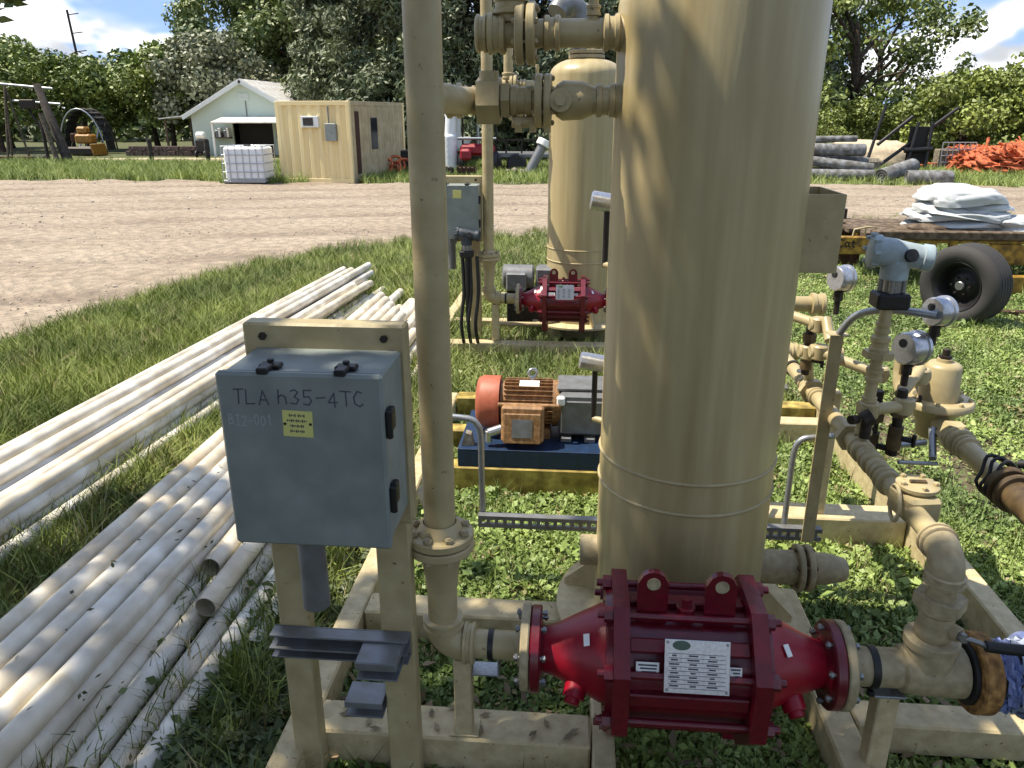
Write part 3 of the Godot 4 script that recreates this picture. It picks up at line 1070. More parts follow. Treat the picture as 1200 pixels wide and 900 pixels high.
func cabinet_at(off: Vector3, label: String, near: bool) -> void:
	var s := thing("control_cabinet", label, "electrical cabinet", Vector3(-0.6, 0, -1.78) + off, "grey control cabinets on tan stands")
	var o := off
	# stand: two channel posts and the back plate with its folded rim
	for x in [[-0.822, -0.738], [-0.525, -0.432]]:
		var p := MB.new()
		p.boxx(x[0] + o.x, x[1] + o.x, 0.03, 1.0, -1.85 + o.z, -1.795 + o.z, 0.004)
		part(s, "post", p, M.tan)
	var pl := MB.new()
	pl.boxx(-0.806 + o.x, -0.405 + o.x, 0.985, 1.522, -1.80 + o.z, -1.745 + o.z, 0.006)
	part(s, "back_plate", pl, M.tan)
	# box
	var x0 := -0.779 + o.x
	var x1 := -0.412 + o.x
	var b := MB.new()
	b.boxx(x0 + 0.004, x1 - 0.004, 1.046, 1.462, -1.744 + o.z, -1.556 + o.z, 0.006)
	part(s, "box", b, M.cabinet)
	var d := MB.new()
	d.boxx(x0 - 0.004, x1 + 0.002, 1.04, 1.468, -1.552 + o.z, -1.53 + o.z, 0.007)
	var door := part(s, "door", d, M.cabinet)
	var zf := -1.5297 + o.z
	if near:
		var w := MB.new()
		scrawl(w, "TLA h35-4TC", Vector3(x0 + 0.035, 1.395, zf), Vector3.RIGHT, Vector3.UP, Vector3.BACK, Vector2(0.028, 0.034), 0.0032, 5)
		part(door, "marker_writing", w, M.marker)
		w = MB.new()
		scrawl(w, "BI2-001", Vector3(x0 + 0.018, 1.345, zf), Vector3.RIGHT, Vector3.UP, Vector3.BACK, Vector2(0.0145, 0.024), 0.0022, 9)
		part(door, "chalk_writing", w, M.chalk)
	var lb := MB.new()
	var lo := Vector3(x0 + 0.175, 1.352, zf + 0.0008)
	var lbs := Basis(Vector3.BACK, -0.03)
	if not near: lo = Vector3(x0 + 0.2, 1.395, zf + 0.0008)
	lb.box(lo, Vector3(0.068, 0.062, 0.0016), 0.0005, lbs)
	var lab := part(door, "yellow_label", lb, M.label_yellow)
	if near:
		var tx := MB.new()
		for r in 4:
			var wd := [[0.016, 0.014], [0.044], [0.017, 0.012], [0.032]][r] as Array
			var tot := 0.0
			for q in wd: tot += q + 0.004
			var cx := -tot * 0.5
			for q in wd:
				# lettering too worn to read: small upright strokes
				var k := 0
				while k * 0.0042 < q:
					tx.box(lo + lbs * Vector3(cx + k * 0.0042 + 0.0016, 0.02 - r * 0.0125, 0.001), Vector3(0.0028, 0.0066 - 0.002 * ((k * 7 + r) % 3), 0.0006), 0.0, lbs)
					k += 1
				cx += q + 0.004
		part(lab, "worn_print", tx, M.print)
		for sx in [-1.0, 1.0]:
			part(lab, "screw", MB.new().rod(lo + Vector3(sx * 0.029, 0, 0), lo + Vector3(sx * 0.029, 0, 0.003), 0.0034, 10, 0.0008), M.dark_iron)
	# clamps along the top and hinges on the right
	for x in [-0.675, -0.502]:
		var c := MB.new()
		c.boxx(x - 0.024 + o.x, x + 0.024 + o.x, 1.4625, 1.474, -1.60 + o.z, -1.57 + o.z, 0.003)
		c.boxx(x - 0.013 + o.x, x + 0.013 + o.x, 1.4645, 1.479, -1.568 + o.z, -1.528 + o.z, 0.003)
		c.rod(Vector3(x + o.x, 1.476, -1.585 + o.z), Vector3(x + o.x, 1.484, -1.585 + o.z), 0.008, 10)
		part(s, "clamp", c, M.black_metal)
	for y in [1.35, 1.165]:
		var c := MB.new()
		c.boxx(x1 - 0.0035, x1 + 0.012, y - 0.026, y + 0.026, -1.60 + o.z, -1.57 + o.z, 0.003)
		c.rod(Vector3(x1 + 0.01, y - 0.032, -1.545 + o.z), Vector3(x1 + 0.01, y + 0.032, -1.545 + o.z), 0.008, 10)
		part(s, "hinge", c, M.black_metal)
	for x in [-0.755, -0.455]:
		var c := MB.new()
		c.hex(Vector3(x + o.x, 1.49, -1.745 + o.z), Vector3(x + o.x, 1.49, -1.737 + o.z), 0.01)
		part(s, "bolt", c, M.dark_iron)
	var seam := MB.new()
	seam.boxx(x0 + 0.006, x1 - 0.006, 1.4605, 1.4655, -1.5558 + o.z, -1.5522 + o.z, 0.0)
	part(s, "gasket", seam, M.black)
	var cd := MB.new()
	cd.rod(Vector3(-0.66 + o.x, 0.77, -1.68 + o.z), Vector3(-0.66 + o.x, 1.045, -1.68 + o.z), 0.036, 18)
	cd.hex(Vector3(-0.66 + o.x, 0.98, -1.68 + o.z), Vector3(-0.66 + o.x, 1.03, -1.68 + o.z), 0.05)
	part(s, "conduit_hub", cd, M.grey_metal)

func strut_brackets() -> void:
	# two short lengths of slotted channel clamped to the cabinet posts
	var s := thing("strut_bracket", "long grey channel bracket clamped across both cabinet posts", "bracket", Vector3(-0.65, 0.55, -1.75), "grey channel brackets on the cabinet posts")
	var b := MB.new()
	b.boxx(-0.835, -0.44, 0.571, 0.577, -1.793, -1.735, 0.001)
	b.boxx(-0.835, -0.44, 0.577, 0.612, -1.793, -1.788, 0.001)
	b.boxx(-0.835, -0.44, 0.536, 0.571, -1.793, -1.788, 0.001)
	b.boxx(-0.835, -0.44, 0.606, 0.612, -1.7875, -1.745, 0.001)
	b.boxx(-0.835, -0.44, 0.536, 0.541, -1.7875, -1.745, 0.001)
	part(s, "channel", b, M.grey_metal)
	var c := MB.new()
	c.boxx(-0.566, -0.452, 0.578, 0.605, -1.787, -1.66, 0.003)
	c.boxx(-0.566, -0.452, 0.543, 0.549, -1.787, -1.665, 0.002)
	part(s, "clip_angle", c, M.grey_metal)
	s = thing("strut_bracket", "short grey channel stub low on the right cabinet post", "bracket", Vector3(-0.58, 0.33, -1.75), "grey channel brackets on the cabinet posts")
	b = MB.new()
	b.boxx(-0.64, -0.528, 0.372, 0.378, -1.85, -1.76, 0.001)
	b.boxx(-0.64, -0.528, 0.325, 0.331, -1.85, -1.76, 0.001)
	b.boxx(-0.64, -0.528, 0.331, 0.372, -1.85, -1.845, 0.001)
	b.boxx(-0.64, -0.528, 0.358, 0.372, -1.7655, -1.76, 0.001)
	part(s, "channel", b, M.grey_metal)

func outlet_line() -> void:
	# from the pump to the tee, up through a valve and back along the right side
	var y := 0.495
	var z := -1.9
	var s := thing("outlet_pipe", "tan outlet pipe from red pump through tee, valve and long right run", "pipe", Vector3(1.03, 0.4, -2.4))
	var f := MB.new()
	ring(f, Vector3(0.792, y, z), Vector3.RIGHT, 0.126, 0.026)
	f.lathe(Vector3(0.8052, y, z), Vector3.RIGHT, [Vector2(0, 0.078), Vector2(0.025, 0.0575)], 28)
	part(s, "pump_flange", f, M.tan_dirty)
	var p := MB.new()
	p.rod(Vector3(0.80, y, z), Vector3(0.98, y, z), 0.056, 28)
	part(s, "stub_pipe", p, M.tan_dirty)
	var k := MB.new()
	k.lathe(Vector3(0.868, y, z), Vector3.RIGHT, [Vector2(0, 0.055), Vector2(0, 0.061), Vector2(0.02, 0.061), Vector2(0.02, 0.055)], 28)
	k.rod(Vector3(0.878, y - 0.06, z + 0.03), Vector3(0.878, y - 0.075, z + 0.03), 0.01, 10)
	part(s, "strap", k, M.tape)
	var t := MB.new()
	t.lathe(Vector3(0.955, y, z), Vector3.RIGHT, [Vector2(0, 0.0), Vector2(0, 0.06), Vector2(0.006, 0.067), Vector2(0.03, 0.07), Vector2(0.14, 0.075), Vector2(0.17, 0.074), Vector2(0.174, 0.068), Vector2(0.174, 0)], 32)
	t.lathe(Vector3(1.03, y + 0.03, z), Vector3.UP, [Vector2(0, 0.07), Vector2(0.055, 0.066), Vector2(0.06, 0.073), Vector2(0.082, 0.073), Vector2(0.086, 0.066), Vector2(0.086, 0)], 32)
	part(s, "tee", t, M.tan_dirty)
	var g := MB.new()
	ring(g, Vector3(1.136, y, z), Vector3.RIGHT, 0.09, 0.012, 0.002)
	part(s, "gasket", g, M.black)
	var rb := MB.new()
	rb.lathe(Vector3(1.143, y, z), Vector3.RIGHT, [Vector2(0, 0), Vector2(0, 0.108), Vector2(0.006, 0.114), Vector2(0.046, 0.114), Vector2(0.052, 0.108), Vector2(0.052, 0)], 36)
	part(s, "end_flange", rb, M.rust_band, "rusty tan end flange")
	# riser with union and ball valve
	var r := MB.new()
	r.rod(Vector3(1.03, y + 0.1, z), Vector3(1.03, 0.82, z), 0.037, 22)
	part(s, "valve_riser", r, M.tan_dirty)
	var v := MB.new()
	v.lathe(Vector3(1.03, 0.61, z), Vector3.UP, [Vector2(0, 0.042), Vector2(0.01, 0.05), Vector2(0.03, 0.05), Vector2(0.05, 0.044), Vector2(0.07, 0.047), Vector2(0.085, 0.042)], 20)
	v.rod(Vector3(1.04, 0.652, z), Vector3(1.075, 0.652, z + 0.05), 0.022, 14)
	var vv := part(s, "ball_valve", v, M.tan_dirty)
	var hv := MB.new()
	hv.tube([Vector3(1.07, 0.655, z + 0.06), Vector3(1.11, 0.652, z + 0.075), Vector3(1.14, 0.64, z + 0.08)], 0.0075, 8, 3)
	hv.hex(Vector3(1.073, 0.653, z + 0.045), Vector3(1.077, 0.657, z + 0.072), 0.014)
	part(vv, "lever", hv, M.steel)
	var gr := MB.new()
	gr.tube([Vector3(1.13, 0.644, z + 0.079), Vector3(1.19, 0.642, z + 0.085), Vector3(1.245, 0.644, z + 0.09)], 0.0155, 12, 3)
	part(vv, "grip", gr, M.black)
	var un := MB.new()
	un.hex(Vector3(1.03, 0.712, z), Vector3(1.03, 0.745, z), 0.069, 0.3)
	un.lathe(Vector3(1.03, 0.69, z), Vector3.UP, [Vector2(0, 0.045), Vector2(0.012, 0.058), Vector2(0.024, 0.058), Vector2(0.024, 0.0)], 20)
	part(s, "union", un, M.tan_dirty)
	var el := MB.new()
	var pts := []
	for i in 9:
		var a := PI * 0.5 * i / 8
		pts.append(Vector3(1.03, 0.81 + 0.06 * sin(a), z - 0.06 + 0.06 * cos(a)))
	el.tube(pts, 0.046, 22)
	collar(el, Vector3(1.03, 0.80, z), Vector3.UP, 0.053, 0.034, 0.005)
	collar(el, Vector3(1.03, 0.87, z - 0.075), Vector3.FORWARD, 0.053, 0.034, 0.005)
	part(s, "elbow", el, M.tan_dirty)
	var run := MB.new()
	run.rod(Vector3(1.03, 0.87, z - 0.06), Vector3(1.03, 0.87, -3.74), 0.031, 22)
	part(s, "long_run", run, M.tan)
	for q in [[-2.35, 0.048, 0.05], [-2.42, 0.043, 0.05], [-2.5, 0.046, 0.05], [-2.6, 0.048, 0.06], [-3.14, 0.044, 0.04], [-3.24, 0.05, 0.05], [-3.33, 0.042, 0.06]]:
		var c := MB.new()
		collar(c, Vector3(1.03, 0.87, q[0]), Vector3.FORWARD, q[1] * 0.88, q[2], 0.005)
		part(s, "coupling", c, M.tan)
	for zz in [-2.7, -3.2]:
		var c := MB.new()
		c.hex(Vector3(1.03, 0.87, zz), Vector3(1.03, 0.87, zz - 0.035), 0.055)
		part(s, "union_nut", c, M.tan)
	# strainer with bolted lid on the run
	var sv := MB.new()
	sv.box(Vector3(1.05, 0.875, -2.19), Vector3(0.105, 0.085, 0.13), 0.012, Basis(Vector3.UP, 0.15))
	sv.lathe(Vector3(1.055, 0.915, -2.2), Vector3.UP, [Vector2(0, 0.05), Vector2(0.012, 0.062), Vector2(0.022, 0.062), Vector2(0.026, 0.056), Vector2(0.026, 0)], 24)
	var svp := part(s, "strainer", sv, M.tan)
	bolts(svp, Vector3(1.055, 0.936, -2.2), Vector3.UP, 0.05, 5, 0.012, 0.009, M.tan_beam)
	var bar := MB.new()
	bar.box(Vector3(1.055, 0.945, -2.2), Vector3(0.05, 0.008, 0.014), 0.002)
	part(svp, "lid_slot", bar, M.tan_dark)
	var rg := MB.new()
	rg.torus(Vector3(0.993, 0.875, -2.19), Vector3(1, 0, 0.15), 0.055, 0.006, 24, 8)
	part(svp, "retaining_ring", rg, M.tan_beam)
	# elbow at the far end turning right
	var fe := MB.new()
	pts = []
	for i in 9:
		var a := PI * 0.5 * i / 8
		pts.append(Vector3(1.09 - 0.06 * cos(a), 0.87, -3.74 - 0.06 * sin(a)))
	fe.tube(pts, 0.04, 20)
	fe.rod(Vector3(1.08, 0.87, -3.80), Vector3(1.34, 0.87, -3.80), 0.028, 18)
	collar(fe, Vector3(1.10, 0.87, -3.80), Vector3.RIGHT, 0.046, 0.036, 0.005)
	part(s, "far_elbow", fe, M.tan)
	var ub := MB.new()
	ub.lathe(Vector3(1.03, 0.87, -3.52), Vector3.FORWARD, [Vector2(0, 0.031), Vector2(0, 0.037), Vector2(0.022, 0.037), Vector2(0.022, 0.031)], 20)
	part(s, "pipe_clamp", ub, M.dark_iron)

	var w := thing("plastic_wrapped_pipe_end", "blue and clear plastic film wrapped round the open pipe end", "wrapped pipe", Vector3(1.26, 0.4, -1.9))
	var core := MB.new()
	core.rod(Vector3(1.197, y, z), Vector3(1.52, y, z), 0.07, 20)
	part(w, "pipe_stub", core, M.tan_dirty)
	var nz := FastNoiseLite.new()
	nz.seed = 5
	nz.frequency = 6.0
	for band in 2:
		var fm := MB.new()
		var x0: float = [1.205, 1.252][band]
		var x1: float = [1.25, 1.42][band]
		var rows := 14
		var seg := 40
		var P := func(i: int, j: int) -> Vector3:
			var xx := lerpf(x0, x1, float(i) / rows)
			var a := TAU * (j % seg) / seg
			var pt := Vector3(xx, cos(a), sin(a))
			var rr := 0.093 + 0.03 * nz.get_noise_3d(pt.x * 5.0, pt.y * 0.5, pt.z * 0.5 + band * 3.0) + 0.012 * sin(a * 9.0 + xx * 60.0) * nz.get_noise_3d(pt.x * 3.0, pt.y, pt.z)
			return Vector3(xx, y + rr * cos(a), z + rr * sin(a))
		for i in rows:
			for j in seg:
				var A: Vector3 = P.call(i, j)
				var B: Vector3 = P.call(i + 1, j)
				var C: Vector3 = P.call(i + 1, j + 1)
				var D: Vector3 = P.call(i, j + 1)
				fm.quad(A, B, C, D, (A + C) * 0.5 - Vector3((A.x + C.x) * 0.5, y, z))
		part(w, ["blue_film", "clear_film"][band], fm, [M.film_blue, M.plastic_film][band])
	var bs := MB.new()
	for q in 3:
		var st := []
		for i in 22:
			var a := 0.6 + TAU * i / 26.0
			var xx := 1.27 + q * 0.05 + i * 0.002
			st.append(Vector3(xx, y + 0.108 * cos(a), z + 0.108 * sin(a)))
		bs.tube(st, 0.012, 6)
	part(w, "blue_stripe", bs, M.film_blue)

func gas_line() -> void:
	var X := 1.43
	var s := thing("inlet_gas_pipe", "tan second pipe run at far right carrying the dome regulator", "pipe", Vector3(X, 0.8, -2.6))
	var run := MB.new()
	run.rod(Vector3(X, 0.86, -2.9), Vector3(X - 0.02, 0.86, -2.36), 0.036, 22)
	part(s, "run_pipe", run, M.tan)
	var fr := MB.new()
	fr.rod(Vector3(X - 0.02, 0.86, -2.355), Vector3(X - 0.05, 0.84, -0.9), 0.048, 24)
	part(s, "front_pipe", fr, M.tan_dark, "brownish front length of pipe")
	for q in [[-2.73, 0.052, 0.05], [-2.67, 0.046, 0.04]]:
		var c := MB.new()
		collar(c, Vector3(X - 0.005, 0.86, q[0]), Vector3.FORWARD, q[1], q[2], 0.005)
		part(s, "coupling", c, M.tan)
	var nut := MB.new()
	nut.hex(Vector3(X - 0.004, 0.86, -2.755), Vector3(X, 0.86, -2.81), 0.056)
	part(s, "union_nut", nut, M.tan)
	var cl := MB.new()
	ring(cl, Vector3(X - 0.02, 0.86, -2.36), Vector3.FORWARD, 0.068, 0.03)
	ring(cl, Vector3(X - 0.02, 0.86, -2.31), Vector3.FORWARD, 0.066, 0.02)
	part(s, "flange_clamp", cl, M.tan_dark)
	var c2 := MB.new()
	collar(c2, Vector3(X - 0.035, 0.855, -1.9), Vector3.FORWARD, 0.062, 0.07, 0.006)
	part(s, "coupling", c2, M.tan_dark)
	var bk := MB.new()
	bk.tube([Vector3(X, 0.86, -3.03), Vector3(X, 0.86, -3.2), Vector3(X - 0.005, 0.88, -3.27), Vector3(X - 0.005, 0.95, -3.3), Vector3(X - 0.005, 1.02, -3.3)], 0.036, 18, 4)
	part(s, "back_elbow", bk, M.tan)
	var w := thing("cable_coil", "black cable wound round the far right pipe clamp", "cable", Vector3(X, 0.85, -2.45))
	var cb := MB.new()
	var pts := []
	for i in 48:
		var a := i * 0.42
		pts.append(Vector3(X - 0.02 + (0.062 + 0.012 * sin(i * 1.7)) * cos(a), 0.865 + (0.062 + 0.014 * cos(i * 1.3)) * sin(a), -2.44 + i * 0.002 + 0.012 * sin(i * 0.9)))
	for i in 14:
		pts.append(Vector3(X + 0.05 + i * 0.014, 0.90 + 0.03 * sin(i * 0.6), -2.27 + i * 0.006))
	cb.tube(pts, 0.006, 6, 2)
	part(w, "winding", cb, M.black)
	var tail := MB.new()
	tail.tube([Vector3(X + 0.03, 0.92, -2.41), Vector3(X + 0.08, 0.94, -2.35), Vector3(X + 0.14, 0.91, -2.27), Vector3(X + 0.2, 0.85, -2.21)], 0.014, 10, 5)
	part(w, "tail", tail, M.black)

	var rg := thing("pressure_regulator", "tan dome regulator with round flange and threaded stem on top", "regulator", Vector3(X + 0.01, 0.8, -2.98))
	var o := Vector3(X + 0.01, 0.905, -2.98)
	var b := MB.new()
	b.lathe(o, Vector3.UP, [Vector2(-0.13, 0.0), Vector2(-0.13, 0.045), Vector2(-0.12, 0.056), Vector2(-0.06, 0.068), Vector2(-0.02, 0.085), Vector2(0.0, 0.105), Vector2(0.01, 0.11)], 36, 0.6)
	part(rg, "body", b, M.tan)
	var f := MB.new()
	f.lathe(o + Vector3(0, 0.006, 0), Vector3.UP, [Vector2(0, 0.1), Vector2(0, 0.128), Vector2(0.004, 0.133), Vector2(0.022, 0.133), Vector2(0.03, 0.126), Vector2(0.034, 0.09), Vector2(0.02, 0.078)], 48)
	part(rg, "diaphragm_flange", f, M.tan)
	bolts(rg, o + Vector3(0, 0.024, 0), Vector3.UP, 0.113, 8, 0.03, 0.009, M.tan_beam)
	var cz := MB.new()
	cz.lathe(o + Vector3(0, 0.02, 0), Vector3.UP, [Vector2(0, 0.078), Vector2(0.004, 0.074), Vector2(0.145, 0.066), Vector2(0.155, 0.06), Vector2(0.161, 0.05), Vector2(0.165, 0.03), Vector2(0.177, 0.028), Vector2(0.179, 0)], 36)
	part(rg, "spring_case", cz, M.tan)
	var st := MB.new()
	st.rod(o + Vector3(0, 0.19, 0), o + Vector3(0, 0.235, 0), 0.014, 12)
	st.hex(o + Vector3(0, 0.2, 0), o + Vector3(0, 0.209, 0), 0.024)
	part(rg, "adjusting_stem", st, M.dark_iron)

func gauge(at: Vector3, r: float, stem: float, label: String) -> void:
	# case with its back to the left and the dial to the right
	var s := thing("pressure_gauge", label, "gauge", at - Vector3(0, r + stem, 0), "pressure gauges on the pipe rack")
	var n := Vector3(-0.9, 0.05, 0.42).normalized()
	var b := MB.new()
	var h := r * 0.55
	b.lathe(at + n * h, -n, [Vector2(0, 0), Vector2(0, r * 0.86), Vector2(0.006, r * 0.95), Vector2(2 * h - 0.012, r * 0.97), Vector2(2 * h - 0.01, r * 1.05), Vector2(2 * h + 0.002, r * 1.05), Vector2(2 * h + 0.004, r * 0.95), Vector2(2 * h - 0.004, r * 0.93)], 36)
	part(s, "case", b, M.silver)
	var d := MB.new()
	d.lathe(at - n * (h - 0.004), -n, [Vector2(0, r * 0.92), Vector2(0.0, 0.0)], 30)
	part(s, "dial", d, M.white)
	var p := MB.new()
	p.lathe(at + n * (h + 0.0005) + Vector3(0, r * 0.3, 0) + n.cross(Vector3.UP) * r * 0.1, n, [Vector2(0, r * 0.26), Vector2(0.003, r * 0.24), Vector2(0.003, 0)], 16)
	part(s, "blowout_plug", p, M.black)
	var st := MB.new()
	st.rod(at - Vector3(0, r * 0.9, 0), at - Vector3(0, r + stem, 0), 0.011, 12)
	st.hex(at - Vector3(0, r * 1.02, 0), at - Vector3(0, r * 1.02 + 0.035, 0), 0.018)
	part(s, "stem", st, M.dark_iron)

func transmitter(at: Vector3, m: Material, dark: Material, label: String, stem: float) -> void:
	var s := thing("pressure_transmitter", label, "transmitter", at - Vector3(0, 0.17 + stem, 0), "electronic transmitters on the skids")
	var x := Vector3(0.98, -0.1, 0.16).normalized()
	var b := MB.new()
	b.lathe(at - x * 0.09, x, [Vector2(0, 0), Vector2(0, 0.046), Vector2(0.006, 0.054), Vector2(0.03, 0.056), Vector2(0.034, 0.05), Vector2(0.075, 0.05), Vector2(0.095, 0.046), Vector2(0.165, 0.04), Vector2(0.168, 0.045), Vector2(0.195, 0.045), Vector2(0.2, 0.04), Vector2(0.2, 0)], 28)
	b.rod(at + Vector3(0, -0.02, 0), at + Vector3(0, -0.085, 0), 0.045, 20)
	part(s, "housing", b, m)
	var c := MB.new()
	for k in 8:
		var a := TAU * k / 8
		c.box(at - x * 0.08 + Vector3(0, cos(a), sin(a)) * 0.054, Vector3(0.024, 0.013, 0.013), 0.003)
	part(s, "cap_ribs", c, m)
	var e := MB.new()
	e.rod(at + Vector3(0.025, 0.0, 0.035), at + Vector3(0.028, 0.005, 0.056), 0.022, 14)
	part(s, "conduit_entry", e, M.black)
	var nk := MB.new()
	nk.rod(at + Vector3(0, -0.08, 0), at + Vector3(0, -0.13, 0), 0.032, 18)
	for k in 4:
		var a := TAU * k / 4 + 0.4
		nk.rod(at + Vector3(cos(a) * 0.036, -0.13, sin(a) * 0.036), at + Vector3(cos(a) * 0.036, -0.085, sin(a) * 0.036), 0.009, 8)
	part(s, "neck", nk, M.steel)
	var base := MB.new()
	base.boxx(at.x - 0.055, at.x + 0.055, at.y - 0.185, at.y - 0.13, at.z - 0.045, at.z + 0.045, 0.008)
	part(s, "process_flange", base, dark)
	if stem > 0.0:
		var st := MB.new()
		st.rod(at - Vector3(0, 0.185, 0), at - Vector3(0, 0.185 + stem, 0), 0.018, 14)
		part(s, "stem", st, dark)

func rack() -> void:
	outlet_line()
	gas_line()
	# perforated strut that passes behind the vessel
	var s := thing("perforated_strut", "flat grey perforated strut running behind the nearer vessel", "strut", Vector3(0.3, 0.33, -2.92))
	var b := MB.new()
	var x := -0.39
	var zf := -2.9
	# front face as two strips with bridges between the holes
	b.boxx(x, 1.05, 0.354, 0.372, zf - 0.004, zf, 0.0008)
	b.boxx(x, 1.05, 0.316, 0.334, zf - 0.004, zf, 0.0008)
	while x < 1.04:
		b.boxx(x, x + 0.016, 0.3342, 0.3538, zf - 0.0038, zf - 0.0002, 0.0)
		x += 0.036
	b.boxx(-0.39, 1.05, 0.366, 0.3718, zf - 0.036, zf - 0.0042, 0.0005)
	b.boxx(-0.39, 1.05, 0.3162, 0.322, zf - 0.036, zf - 0.0042, 0.0005)
	part(s, "channel", b, M.grey_metal)
	var t1 := MB.new()
	t1.tube([Vector3(-0.375, 0.36, -2.95), Vector3(-0.378, 0.55, -2.95), Vector3(-0.38, 0.72, -2.95), Vector3(-0.395, 0.775, -2.95), Vector3(-0.44, 0.80, -2.95), Vector3(-0.62, 0.81, -2.95)], 0.0135, 12, 5)
	single("bent_conduit", t1, M.galv, "thin grey bent conduit standing on the strut beside the orange motor", "conduit", Vector3(-0.375, 0.36, -2.95), "bent conduits on the strut")
	var t2 := MB.new()
	t2.tube([Vector3(0.905, 0.36, -2.95), Vector3(0.905, 0.55, -2.95), Vector3(0.908, 0.70, -2.95), Vector3(0.93, 0.752, -2.95), Vector3(0.98, 0.765, -2.95), Vector3(1.06, 0.765, -2.97)], 0.0125, 12, 5)
	single("bent_conduit", t2, M.galv, "thin grey bent conduit beside the tall tan angle post on the right", "conduit", Vector3(0.905, 0.36, -2.95), "bent conduits on the strut")
	var ap := MB.new()
	ap.boxx(0.965, 1.015, 0.3165, 1.205, -2.895, -2.889, 0.001)
	ap.boxx(1.009, 1.015, 0.3165, 1.205, -2.9395, -2.8955, 0.001)
	ap.boxx(0.965, 1.035, 1.2055, 1.2115, -2.95, -2.885, 0.001)
	single("angle_post", ap, M.tan, "tall tan angle iron post standing on the strut among the gauges", "post", Vector3(0.99, 0.3165, -2.9))
	# grey hose from the post top to the transmitter
	var hs := MB.new()
	hs.tube([Vector3(1.0, 1.215, -2.9), Vector3(1.03, 1.29, -2.86), Vector3(1.08, 1.33, -2.8), Vector3(1.15, 1.345, -2.74), Vector3(1.24, 1.345, -2.68)], 0.014, 12, 6)
	single("conduit_hose", hs, M.galv, "grey flexible conduit arching from the angle post to the right gauge", "conduit", Vector3(1.0, 1.215, -2.9))
	# upright nipple chain for the blue transmitter
	transmitter(Vector3(1.075, 1.555, -2.68), M.blue_grey, M.black_metal, "pale blue transmitter on black base above the right pipe rack", 0.0)
	var c := thing("instrument_riser", "tan upright of threaded fittings below the pale blue transmitter", "pipe", Vector3(1.05, 0.87, -2.66))
	var p := MB.new()
	p.rod(Vector3(1.05, 0.9, -2.66), Vector3(1.07, 1.365, -2.68), 0.02, 16)
	part(c, "nipple", p, M.tan)
	for q in [[0.93, 0.036, 0.05], [1.02, 0.03, 0.06], [1.13, 0.034, 0.05], [1.24, 0.038, 0.06], [1.3, 0.03, 0.04]]:
		var k := MB.new()
		var tt: float = (q[0] - 0.87) / 0.5
		collar(k, Vector3(1.05 + 0.02 * tt, q[0], -2.66 - 0.02 * tt), Vector3.UP, q[1] * 0.85, q[2], 0.004)
		part(c, "fitting", k, M.tan)
	var hx := MB.new()
	hx.hex(Vector3(1.063, 1.19, -2.674), Vector3(1.064, 1.215, -2.675), 0.052)
	part(c, "union_nut", hx, M.tan)
	var vb := MB.new()
	vb.rod(Vector3(1.02, 0.98, -2.6), Vector3(1.05, 1.0, -2.6), 0.03, 14)
	vb.rod(Vector3(1.0, 0.985, -2.6), Vector3(0.97, 0.99, -2.58), 0.016, 12)
	vb.rod(Vector3(1.03, 0.92, -2.59), Vector3(1.03, 0.99, -2.59), 0.019, 12)
	part(c, "needle_valve", vb, M.dark_iron)
	gauge(Vector3(1.01, 1.405, -3.0), 0.05, 0.09, "small silver gauge furthest left beside the vessel's right edge")
	gauge(Vector3(1.26, 1.35, -2.72), 0.053, 0.07, "silver gauge right of the black transmitter base")
	gauge(Vector3(1.19, 1.215, -2.72), 0.061, 0.08, "largest silver gauge lowest on the rack beside the tan regulator")
	# dark isolating columns and a cross manifold
	for q in [[Vector3(1.19, 0.80, -2.72), 0.026, 0.26, "dark brown valve column under the largest gauge"], [Vector3(1.29, 0.86, -2.95), 0.022, 0.3, "dark valve column between largest gauge and the regulator"], [Vector3(0.985, 0.95, -3.2), 0.024, 0.24, "dark valve column behind the tall angle post"], [Vector3(1.12, 0.74, -2.76), 0.03, 0.3, "dark valve column behind the outlet pipe"]]:
		var u := thing("isolating_valve", q[3], "valve", q[0], "isolating valves under the gauges")
		var col := MB.new()
		var o: Vector3 = q[0]
		var rr: float = q[1]
		var hh: float = q[2]
		col.rod(o, o + Vector3(0, hh, 0), rr * 0.7, 14)
		part(u, "tube", col, M.dark_iron)
		var b2 := MB.new()
		b2.rod(o + Vector3(0, hh * 0.1, 0), o + Vector3(0, hh * 0.45, 0), rr, 14)
		b2.hex(o + Vector3(0, hh * 0.6, 0), o + Vector3(0, hh * 0.75, 0), rr * 1.15)
		part(u, "body", b2, M.tan_dark)
		var kn := MB.new()
		kn.rod(o + Vector3(0, hh * 0.28, 0), o + Vector3(0.05, hh * 0.28, 0.03), rr * 0.4, 10)
		kn.box(o + Vector3(0.055, hh * 0.28, 0.033), Vector3(0.012, 0.05, 0.016), 0.003)
		part(u, "handle", kn, M.black_metal)
	var mf := thing("gauge_manifold", "tan cross pipes with elbows joining the gauges to both pipe runs", "pipe", Vector3(1.2, 0.95, -2.8))
	var pieces := [[Vector3(1.06, 1.0, -2.66), Vector3(1.2, 1.0, -2.71)], [Vector3(1.19, 1.03, -2.74), Vector3(1.3, 1.1, -2.85)], [Vector3(1.3, 1.05, -2.85), Vector3(1.43, 1.02, -3.28)], [Vector3(0.99, 1.19, -3.12), Vector3(0.8, 1.21, -3.38)], [Vector3(0.985, 1.05, -3.2), Vector3(1.02, 0.9, -3.24)], [Vector3(1.01, 1.15, -3.02), Vector3(1.01, 1.22, -3.1)], [Vector3(1.0, 1.08, -3.1), Vector3(1.19, 1.04, -2.95)]]
	for q in pieces:
		var k := MB.new()
		k.rod(q[0], q[1], 0.021, 16)
		part(mf, "pipe", k, M.tan)
